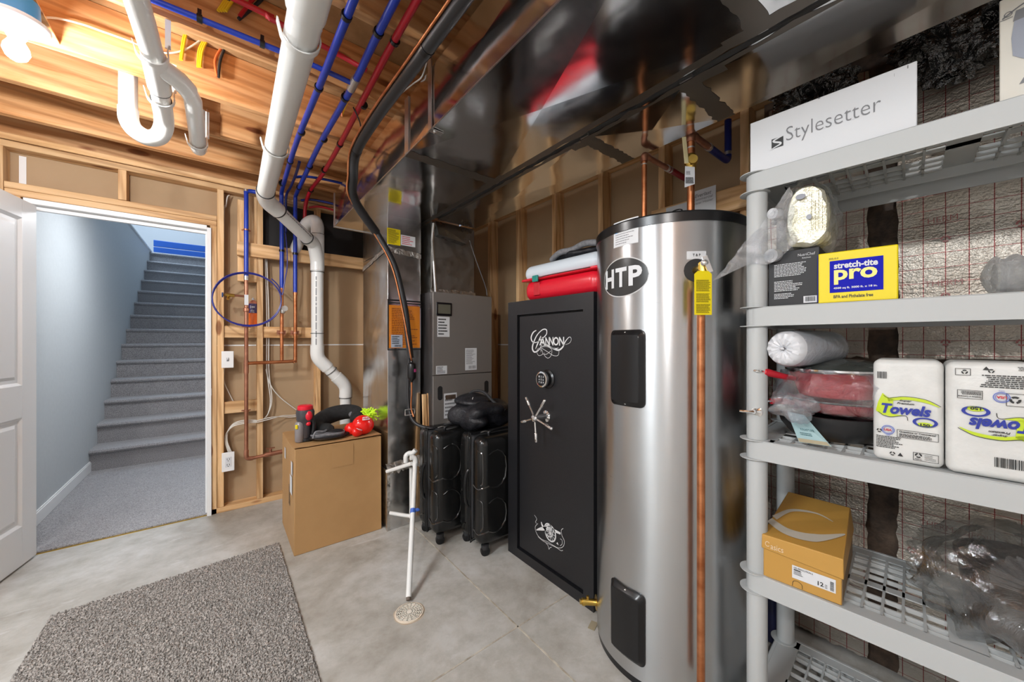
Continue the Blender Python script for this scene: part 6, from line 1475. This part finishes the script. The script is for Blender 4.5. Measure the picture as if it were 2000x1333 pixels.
f2 = FR(-0.0020); g = G(); letters(g, 'stretch-tite', f2, 0.034, 0.121, 0.094, 0.111, bold=0.035); letters(g, '4500 sq ft. 3000 ft. x 18 in.', f2, 0.033, 0.120, 0.036, 0.043, bold=0.03); obj('white_lettering', g, white_m, t, local=True, smooth=0)
g = G(); letters(g, 'pro', f2, 0.034, 0.120, 0.050, 0.091, bold=0.03); obj('yellow_lettering', g, pm('pale_yellow_ink', (0.9, 0.75, 0.2), 0.4), t, local=True, smooth=0)
g = G(); letters(g, 'BPA and Phthalate free', f_, 0.033, 0.112, 0.012, 0.021, bold=0.02); letters(g, '305-0.0', f_, 0.023, 0.043, 0.121, 0.126); obj('black_lettering', g, ink_m, t, local=True, smooth=0)
g = G().box(-0.0012, -0.0002, 0.0, 0.12, 0.004, 0.138); obj('blue_side', g, blueink_m, t, local=True, smooth=0)
# foil-wrapped pack in a clear bag hanging over the front
t = sthing('foil_pack', 'cream foil-wrapped pack in a clear bag on top of the black carton', 'package', 0.17, 0.05, z + 0.168)
cream_foil = noisy('cream_foil', (0.62, 0.58, 0.40), (0.80, 0.78, 0.64), 22, 0.22, 0.9, 45, metal=0.25, bd=0.006)
g = G(); vs = []; n = 36; K = 16
for k in range(K + 1):
    y = -0.03 + 0.20 * k / K; rrr = 1.0 if 0 < k < K else 0.90
    for i in range(n):
        a = 2 * math.pi * i / n
        ca_, sa_ = math.copysign(abs(math.cos(a)) ** 0.7, math.cos(a)), math.copysign(abs(math.sin(a)) ** 0.75, math.sin(a)); x = -0.014 + 0.050 * rrr * ca_ * (1 - 0.12 * math.sin(a)); zz_ = 0.094 + 0.090 * rrr * sa_
        p = Vector((x, y, zz_)); p += Vector((1, 0, 1)) * 0.006 * noise.noise(p * 40); vs.append(p)
g.add(vs, [(k * n + i, k * n + (i + 1) % n, (k + 1) * n + (i + 1) % n, (k + 1) * n + i) for k in range(K) for i in range(n)] + [tuple(range(n))[::-1], tuple(K * n + i for i in range(n))])
obj('foil_wrap', g, cream_foil, t, local=True)
g = G(); ellipse(g, FR(-0.040), -0.026, 0.150, 0.012, 0.008, 20); ellipse(g, FR(-0.040), -0.006, 0.086, 0.007, 0.0075, 20); obj('dark_spot', g, pm('slate_spot', (0.12, 0.12, 0.15), 0.3), t, local=True, smooth=0)
g = G(); f_ = FR(-0.041)
for q in range(5): textlines(g, lambda u, v: f_(0.0 + 0.008 * q - v, u), 0.045, 0.16, -0.001, 0.001, 1, h=0.8, seed=q, wmin=.7)
obj('print', g, pm('olive_ink', (0.25, 0.22, 0.10), 0.5), t, local=True, smooth=0)
# clear bag skirt
def sheetmesh(fn_, nu, nv):
    g = G(); return g.add([fn_(i / nu, j / nv) for j in range(nv + 1) for i in range(nu + 1)], [(j * (nu + 1) + i, j * (nu + 1) + i + 1, (j + 1) * (nu + 1) + i + 1, (j + 1) * (nu + 1) + i) for j in range(nv) for i in range(nu)])
def skirt(u, v):
    # u across (0 upper edge .. 1 lower edge), v from pack (0) to loose tip (1) hanging left over the post
    top_ = Vector((-0.045, -0.045, 0.185)).lerp(Vector((-0.225, -0.085, -0.050)), v); bot = Vector((-0.035, -0.045, 0.020)).lerp(Vector((-0.245, -0.080, -0.075)), v)
    if v < 0.55: bot.z -= 0.03 * math.sin(v / 0.55 * math.pi)
    p = top_.lerp(bot, u); nn = noise.noise(p * 24) * 0.018 + noise.noise(p * 60) * 0.006
    return p + Vector((nn * 0.3, nn - 0.02 * math.sin(u * math.pi) * (1 - v), nn * 0.3))
bag_m = clear('thick_clear_bag', base=0.16, haze=0.15, rough=0.08, edge=0.7, bs=1.0, scale=14)
obj('clear_bag', sheetmesh(skirt, 40, 50), bag_m, t, local=True)
def skirt2(u, v):
    a = R(-80 + 250 * u); y = -0.036 + 0.19 * v; p = Vector((-0.016 + 0.058 * math.cos(a) + 0.01 * v, y, 0.096 + 0.098 * math.sin(a)))
    return p + Vector((1, 0, 1)) * (noise.noise(p * 30) * 0.01)
obj('clear_bag', sheetmesh(skirt2, 40, 24), film_m, t, local=True)
for i, (x, y, zz_, r) in enumerate([(-0.098, -0.035, 0.120, 0.016), (-0.10, -0.045, -0.012, 0.020)]):
    p = obj('roll_in_bag', G().lathe([(0.006, 0), (r * 0.55, 0.0), (r * 0.55, 0.002), (r, 0.004), (r, 0.035), (r * 0.8, 0.04)], (x, y, zz_), (0.3, 1, 0.1), 22), pm('milky_roll', (0.55, 0.56, 0.58), 0.3), t, local=True)
# translucent tube at the far right of the second shelf
t = sthing('ribbed_roll', 'translucent ribbed plastic roll at the right end of the second shelf', 'roll', 0.484, 0.16, z)
g = G(); pts = []; rr = []
for i in range(120):
    u = i / 119; pts.append((0.0 + 0.32 * u, 0.02 * u, 0.052 + 0.006 * u)); rr.append((0.040 + 0.012 * abs(math.sin(u * 30))) * min(1, (0.12 + u * 14) ** 0.5))
g.tube(pts, rr, 26); obj('roll', g, bubble_m, t, local=True)
obj('core', G().tube([(0.02, 0, 0.05), (0.31, 0.02, 0.055)], 0.034, 20), pm('milky_core', (0.52, 0.50, 0.46), 0.35), t, local=True)
# -- third shelf
z = SH[2]
t = sthing('black_pan', 'wide black frying pan with a wooden handle at the bottom of the pan stack', 'pan', 0.19, 0.215, z)
obj('pan_body', G().lathe([(0.0, 0.006), (0.085, 0.004), (0.105, 0.010), (0.132, 0.045), (0.142, 0.082), (0.145, 0.084), (0.138, 0.084), (0.126, 0.044), (0.098, 0.014), (0.0, 0.011)], (0, 0, 0), seg=56, cap=False), pm('black_cast', (0.022, 0.022, 0.023), 0.35), t, local=True)
g = G().tube([(-0.125, -0.06, 0.075), (-0.145, -0.10, 0.083), (-0.158, -0.205, 0.090)], [0.011, 0.014, 0.0185], 20, 5); obj('wood_handle', g, pm('dark_red_wood', (0.16, 0.06, 0.04), 0.3), t, local=True)
obj('handle_cap', G().lathe([(0.0185, 0), (0.0190, 0.004), (0.012, 0.007), (0.007, 0.012), (0.007, 0.02)], (-0.158, -0.205, 0.090), (-0.1, -1, 0.05), 20).tube([(-0.160, -0.222, 0.091), (-0.178, -0.232, 0.091), (-0.195, -0.236, 0.091)], 0.0045, 8, 3), chrome_m, t, local=True)
g = G(); q = [(-0.095, -0.115, 0.088), (-0.045, -0.150, 0.088), (0.022, -0.188, 0.014), (-0.058, -0.150, 0.004)]
g.add([Vector(a) + Vector((0, -0.004, 0)) for a in q], [(0, 1, 2, 3)]); cdm = obj('hang_card', g, pm('pale_teal_card', (0.36, 0.52, 0.54), 0.45), t, local=True, smooth=0)
qa = [Vector(a) for a in q]
cf = lambda u, v: (qa[3].lerp(qa[2], u)).lerp(qa[0].lerp(qa[1], u), v) + Vector((0, -0.0052, -0.0006))
g = G(); letters(g, 'KRAFTAR', cf, 0.30, 0.85, 0.42, 0.50); textlines(g, cf, 0.2, 0.9, 0.25, 0.36, 2); obj('card_print', g, pm('teal_ink', (0.05, 0.14, 0.16), 0.4), t, local=True, smooth=0)
g = G(); patch(g, cf, 0.02, 0.98, 0.02, 0.14); obj('card_band', g, pm('beige_ink', (0.42, 0.36, 0.24), 0.4), t, local=True, smooth=0)
def redpot(x, y, zb, r0, r1, h, label, hz):
    t = sthing('red_pot', label, 'pot', x, y, zb)
    obj('pot_body', G().lathe([(0.0, 0.002), (r0 * 0.85, 0.001), (r0, 0.008), (r1, h), (r1 + 0.004, h + 0.003), (r1 - 0.003, h + 0.003), (r0 - 0.004, 0.012), (0, 0.008)], (0, 0, 0), seg=56, cap=False), redshell_m, t, local=True)
    obj('steel_rim', G().lathe([(r1 + 0.003, h), (r1 + 0.006, h + 0.003), (r1 + 0.003, h + 0.006), (r1 - 0.002, h + 0.003), (r1 + 0.003, h)], (0, 0, 0), seg=56, cap=False), chrome_m, t, local=True)
    return t
t = redpot(0.215, 0.215, z + 0.088, 0.112, 0.128, 0.036, 'shallow red pan nested in the black pan', 0)
obj('handle', G().tube([(-0.115, -0.06, 0.022), (-0.135, -0.11, 0.030), (-0.150, -0.165, 0.034)], [0.008, 0.011, 0.009], 14, 4), redshell_m, t, local=True)
obj('handle_ring', G().tube([(-0.150, -0.165, 0.034), (-0.158, -0.185, 0.036), (-0.168, -0.188, 0.037), (-0.163, -0.176, 0.036)], 0.004, 8, 3), chrome_m, t, local=True)
t = redpot(0.205, 0.205, z + 0.132, 0.095, 0.122, 0.082, 'deep red saucepan on top of the shallow red pan', 0)
obj('handle', G().tube([(-0.098, -0.07, 0.060), (-0.125, -0.12, 0.070), (-0.150, -0.172, 0.082), (-0.155, -0.188, 0.085)], [0.008, 0.010, 0.0125, 0.009], 14, 4), redshell_m, t, local=True)
obj('handle_ring', G().tube([(-0.155, -0.188, 0.085), (-0.160, -0.206, 0.087), (-0.173, -0.208, 0.088), (-0.167, -0.194, 0.087)], 0.004, 8, 3), chrome_m, t, local=True)
t = sthing('pan_lid', 'dark glass lid with steel rim lying on the red saucepan', 'lid', 0.215, 0.215, z + 0.220)
obj('glass', G().lathe([(0.140, 0.004), (0.125, 0.014), (0.09, 0.026), (0.05, 0.034), (0, 0.037)], (0, 0, 0), seg=48, cap=False), pm('smoky_glass', (0.05, 0.055, 0.05), 0.1), t, local=True)
obj('steel_rim', G().lathe([(0.138, 0), (0.145, 0.0), (0.145, 0.006), (0.138, 0.007), (0.138, 0)], (0, 0, 0), seg=48, cap=False), chrome_m, t, local=True)
def crumple(c, rad, amp, freq, seed, seg=56, rings=36, power=1.0): return G().blob(c, rad, amp, freq, seg=seg, rings=rings, seed=seed, ridge=True, power=power)
t = sthing('clear_bag', 'crumpled clear plastic bag wrapped around the red pots', 'bag', 0.20, 0.20, z + 0.09)
obj('film', crumple((0.01, -0.012, 0.070), (0.158, 0.165, 0.075), 0.22, 12, 4, power=0.85), film_m, t, local=True)
obj('film_tail', crumple((-0.075, -0.165, 0.018), (0.055, 0.028, 0.040), 0.5, 22, 9, 40, 24), film_m, t, local=True)
# white roll
t = sthing('liner_roll', 'white roll of bin liners with a gathered end lying on the pan lid', 'roll', 0.115, 0.05, z + 0.290)
ax_ = Vector((0.32, 1, 0)).normalized(); c0 = Vector((-0.012, -0.045, 0.0)); rR = 0.052
g = G(); vs = []; n = 48; pr = [(0.004, 0.004), (0.012, -0.002), (0.030, -0.006), (0.045, 0.000), (0.052, 0.014), (0.054, 0.05), (0.053, 0.12), (0.053, 0.24), (0.047, 0.262), (0.02, 0.270)]
sx_ = Vector((ax_.y, -ax_.x, 0))
for r_, h_ in pr:
    for k in range(n):
        a = 2 * math.pi * k / n; ww_ = (0.0022 * math.sin(a * 14 + r_ * 90) if r_ < 0.05 and h_ < 0.1 else 0.0)
        vs.append(c0 + ax_ * (h_ + ww_) + (sx_ * math.cos(a) + Vector((0, 0, 1)) * math.sin(a)) * r_)
g.add(vs, [(i * n + k, i * n + (k + 1) % n, (i + 1) * n + (k + 1) % n, (i + 1) * n + k) for i in range(len(pr) - 1) for k in range(n)])
obj('roll', g, pm('milky_white_film', (0.66, 0.67, 0.70), 0.3), t, local=True)
obj('knot', G().blob(c0 + ax_ * -0.004, (0.006, 0.005, 0.004), 0.4, 200), white_m, t, local=True)
obj('outer_film', G().tube([c0 + ax_ * 0.01, c0 + ax_ * 0.03, c0 + ax_ * 0.12, c0 + ax_ * 0.25], [0.045, 0.056, 0.057, 0.055], 40), film_m, t, local=True)
# paper towels
navy_ink = pm('navy_ink', (0.015, 0.03, 0.30), 0.4)
def towel_pack(x, y, w, label, flip):
    t = sthing('towel_pack', label, 'paper towels', x, y, z, 0)
    h, r = 0.265, 0.050; d = 0.14
    g = G().rbox((w / 2, d / 2, h / 2), w, d, h, 0.016, 0, 5); obj('pack', g, paper_m, t, local=True)
    off = -0.0035
    def base(u, v, o=off):                       # wraps round the pack's rounded corner, u measured along the surface
        k = 0.016
        if u < k: ang = (k - u) / k * R(60); return Vector((k - k * math.sin(ang), o + k - k * math.cos(ang), v))
        return Vector((u, o, v))
    fn_ = (lambda u, v: base(w - u, h - v)) if flip else base
    lay = lambda q: (lambda u, v: fn_(u, v) + Vector((0, -q, 0)))
    W = w
    ox, oz = (0.008, 0.117) if not flip else (0.004, 0.120)
    g = G(); polyp(g, lay(0), [(ox - 0.003, oz + 0.012), (ox + 0.002, oz + 0.036), (ox + 0.010, oz + 0.060), (ox + 0.018, oz + 0.051), (ox + 0.030, oz + 0.045), (ox + 0.026, oz + 0.006), (ox + 0.010, oz + 0.001)]);
    stroke(g, lay(0), [(ox + 0.014, oz + 0.042), (ox + 0.05, oz + 0.050), (ox + 0.085, oz + 0.046), (ox + 0.108, oz + 0.034)], [0.010, 0.007, 0.007, 0.001]); stroke(g, lay(0), [(ox + 0.006, oz + 0.012), (ox + 0.025, oz + 0.004), (ox + 0.045, oz + 0.006)], [0.008, 0.008, 0.001])
    obj('lime_swoosh', g, lime_m, t, local=True, smooth=0)
    g = G(); stroke(g, lay(0.0006), [(ox + 0.012, oz + 0.054), (ox + 0.022, oz + 0.048), (ox + 0.05, oz + 0.0545), (ox + 0.085, oz + 0.0505), (ox + 0.110, oz + 0.036)], 0.0012); stroke(g, lay(0.0006), [(ox + 0.002, oz + 0.010), (ox + 0.02, oz - 0.001), (ox + 0.05, oz + 0.006), (ox + 0.055, oz - 0.006)], 0.0012)
    letters(g, 'Super', lay(0.0006), ox + 0.040, ox + 0.062, oz + 0.0405, oz + 0.046, bold=0.03, shear=0.3); letters(g, 'Premium', lay(0.0006), ox + 0.036, ox + 0.066, oz + 0.0345, oz + 0.0395, bold=0.03, shear=0.3)
    obj('black_outline', g, ink_m, t, local=True, smooth=0)
    g = G(); letters(g, 'Towels', lay(0.0014), ox + 0.008, ox + 0.094, oz + 0.008, oz + 0.034, bold=0.04, shear=0.25); ellipse(g, lay(0.0008), ox + 0.084, oz - 0.006, 0.021, 0.012, 28, inner=0.72)
    obj('blue_lettering', g, navy_ink, t, local=True, smooth=0)
    g = G(); ellipse(g, lay(0.0008), ox + 0.084, oz - 0.012, 0.013, 0.006, 20); n1 = obj('count_badge', g, lime_m, t, local=True, smooth=0)
    g = G(); letters(g, '150', lay(0.0014), ox + 0.076, ox + 0.092, oz - 0.016, oz - 0.009, bold=0.05); obj('count', g, ink_m, t, local=True, smooth=0)
    g = G(); ux = 0.028 if not flip else 0.052; uz = 0.082 if not flip else 0.078
    ellipse(g, lay(0), ux, uz, 0.012, 0.012, 30, inner=0.86); ellipse(g, lay(0), ux, uz, 0.009, 0.009, 30, inner=0.88); letters(g, 'MADE', lay(0), ux - 0.004, ux + 0.004, uz - 0.016, uz - 0.013); obj('seal', g, pm('seal_blue', (0.12, 0.18, 0.55), 0.4), t, local=True, smooth=0)
    g = G(); letters(g, 'USA', lay(0.0006), ux - 0.007, ux + 0.007, uz - 0.003, uz + 0.003, bold=0.04); obj('seal_letters', g, redink_m, t, local=True, smooth=0)
    g = G(); L_ = lay(0)
    bx = 0.044 if not flip else 0.082
    def frame(a0, a1, b0, b1, th=0.0009):
        patch(g, L_, a0, a1, b0, b0 + th); patch(g, L_, a0, a1, b1 - th, b1); patch(g, L_, a0, a0 + th, b0, b1); patch(g, L_, a1 - th, a1, b0, b1)
    if not flip:
        frame(bx, bx + 0.070, 0.066, 0.086); letters(g, 'Questions or Comments?', L_, bx + 0.004, bx + 0.066, 0.0785, 0.0835, bold=0.03); textlines(g, L_, bx + 0.004, bx + 0.064, 0.068, 0.077, 3, h=0.55, wmin=0.85)
        frame(bx + 0.028, bx + 0.070, 0.014, 0.034); letters(g, 'PEFC', L_, bx + 0.031, bx + 0.043, 0.016, 0.019, bold=0.02); recycle(g, L_, bx + 0.037, 0.027, 0.006, 0.5); textlines(g, L_, bx + 0.047, bx + 0.067, 0.017, 0.031, 4, h=0.3, seed=3)
        textlines(g, L_, 0.006, 0.055, 0.034, 0.066, 8, h=0.5, seed=6, wmin=0.6); recycle(g, L_, 0.036, 0.022, 0.005, 0.5); polyp(g, L_, [(0.045, 0.018), (0.055, 0.018), (0.050, 0.027)])
        barcode(g, L_, 0.008, 0.026, 0.215, 0.233, 5); recycle(g, L_, 0.012, 0.078, 0.005, 0.5)
    else:
        frame(0.004, 0.046, 0.068, 0.096); recycle(g, L_, 0.014, 0.082, 0.008, 0.5); recycle(g, L_, 0.034, 0.082, 0.008, 0.5)
        frame(0.078, 0.115, 0.066, 0.086); letters(g, 'Questions or Comments?', L_, 0.080, 0.114, 0.0785, 0.083, bold=0.03); textlines(g, L_, 0.08, 0.112, 0.068, 0.077, 3, h=0.55, wmin=0.85)
        textlines(g, L_, 0.008, 0.085, 0.028, 0.058, 7, h=0.5, seed=6, wmin=0.8); frame(0.095, 0.118, 0.016, 0.032); recycle(g, L_, 0.104, 0.024, 0.005, 0.5); textlines(g, L_, 0.006, 0.045, 0.008, 0.018, 3, h=0.4)
        barcode(g, L_, 0.022, 0.062, h - 0.052, h - 0.030, 5); polyp(g, L_, [(0.068, 0.018), (0.078, 0.018), (0.073, 0.010)]); recycle(g, L_, 0.066, 0.018 + 0.002, 0.0045, 0.5)
    obj('black_print', g, ink_m, t, local=True, smooth=0)
towel_pack(0.295, 0.026, 0.123, 'upright paper towel pack printed right way up, next to the pan stack', False)
towel_pack(0.420, 0.018, 0.132, 'paper towel pack with its print upside down at the right edge', True)
# -- fourth shelf
z = SH[1]
t = sthing('shoe_box', 'ochre shoe box with white size label on the fourth shelf', 'box', 0.052, 0.010, z, 1)
bw, bd_, bh = 0.182, 0.345, 0.120
carton(t, bw, bd_, bh, ochre_m)
obj('side_panel', G().box(bw, bw + 0.0012, 0.002, bd_ - 0.002, 0.002, bh - 0.03), ochre_side_m, t, local=True)
g = G(); z0_, z1_ = bh - 0.052, bh + 0.012
g.add([(-0.004, -0.006, z0_ + 0.020), (bw + 0.005, -0.006, z0_ + 0.008), (bw + 0.005, bd_ + 0.004, z0_ + 0.02), (-0.004, bd_ + 0.004, z0_ + 0.03), (-0.003, -0.004, z1_ - 0.002), (bw + 0.004, -0.004, z1_), (bw - 0.004, bd_, z1_ + 0.030), (0.006, bd_, z1_ + 0.034)],
      [(0, 3, 2, 1), (4, 5, 6, 7), (0, 1, 5, 4), (1, 2, 6, 5), (2, 3, 7, 6), (3, 0, 4, 7)])
lid = obj('lid', g, ochre_m, t, local=True, bevel=0.002)
lf = lambda u, v: Vector((-0.003 + 0.186 * u, -0.004 + 0.344 * v, z1_ + 0.0015 + 0.030 * v))
g = G(); stroke(g, lf, [(0.0, 0.28), (0.30, 0.16), (0.65, 0.20), (0.98, 0.42)], [0.10, 0.12, 0.14, 0.02], 10); stroke(g, lf, [(0.05, 0.35), (0.22, 0.60), (0.55, 0.68), (0.8, 0.6)], [0.10, 0.06, 0.03, 0.01], 10)
obj('white_swirl', g, pm('cream_ink', (0.55, 0.50, 0.42), 0.5), t, local=True, smooth=0)
g = G(); ff = lambda u, v: Vector((u, -0.0075, v)); letters(g, 'asics', ff, 0.020, 0.052, z1_ - 0.038, z1_ - 0.022, bold=0.0); ellipse(g, ff, 0.012, z1_ - 0.026, 0.006, 0.008, 24, 30, 330, inner=0.75)
obj('lid_lettering', g, pm('pale_ochre_ink', (0.75, 0.6, 0.42), 0.5), t, local=True, smooth=0)
g = G(); f_ = FR(-0.0012); patch(g, f_, 0.072, 0.170, 0.028, 0.066); sl = obj('size_label', g, white_m, t, local=True, smooth=0)
g = G(); f_ = FR(-0.0020); letters(g, 'GEL-RESOLUTION 6', f_, 0.076, 0.120, 0.0575, 0.0625, bold=0.01); letters(g, '12', f_, 0.131, 0.144, 0.034, 0.046, bold=0.02); textlines(g, f_, 0.076, 0.105, 0.040, 0.055, 4, h=0.45); patch(g, f_, 0.076, 0.092, 0.0525, 0.0555); textlines(g, f_, 0.147, 0.155, 0.032, 0.044, 3, h=0.4)
barcode(g, lambda u, v: f_(v, u), 0.032, 0.058, 0.158, 0.166, 4); obj('label_print', g, ink_m, t, local=True, smooth=0)
g = G(); stroke(g, FR(-0.0012), [(0.073, 0.004), (0.075, 0.018), (0.085, 0.022), (0.095, 0.016), (0.096, 0.004)], 0.0012); obj('finger_hole', g, ink_m, t, local=True, smooth=0)
# big plastic bag with contents
t = sthing('plastic_sack', 'large crumpled clear plastic sack filling the right of the fourth shelf', 'bag', 0.52, 0.14, z)
def sackblob(c, rad, amp, freq, seed, seg=90, rings=60): return G().blob(c, rad, amp, freq, seg=seg, rings=rings, seed=seed, ridge=True, power=0.9)
obj('film', sackblob((0.04, 0.02, 0.130), (0.185, 0.165, 0.130), 0.30, 10, 3), film_dark_m, t, local=True)
obj('dark_tub', G().lathe([(0.0, 0.004), (0.09, 0.003), (0.098, 0.02), (0.115, 0.17), (0.121, 0.175), (0.121, 0.185), (0.113, 0.185), (0.095, 0.02), (0, 0.01)], (0.04, 0.06, 0.0), seg=44, cap=False), pm('dark_brown_tub', (0.05, 0.035, 0.028), 0.3), t, local=True)
g = G().lathe([(0.035, 0), (0.036, 0.02), (0.036, 0.09), (0.03, 0.10)], (0.055, -0.065, 0.004), seg=24); obj('clear_jar', g, bubble_m, t, local=True)
g = G()
for i in range(5): g.obox((0.05 + 0.014 * i, -0.12 + 0.004 * i, 0.03 - 0.004 * i), 0.006, 0.002, 0.016, (0, R(30), 0))
obj('brown_marks', g, pm('brown_marks', (0.12, 0.06, 0.03), 0.5), t, local=True)
# dark blue bin behind the post
t = thing('blue_bin', 'dark navy bin standing on the floor behind the shelf post', 'bin', (1.80, 0.56, 0))
obj('bin_body', G().rbox((1.83, 0.575, 0.22), 0.13, 0.17, 0.44, 0.02), pm('navy_plastic', (0.015, 0.018, 0.06), 0.4), t)
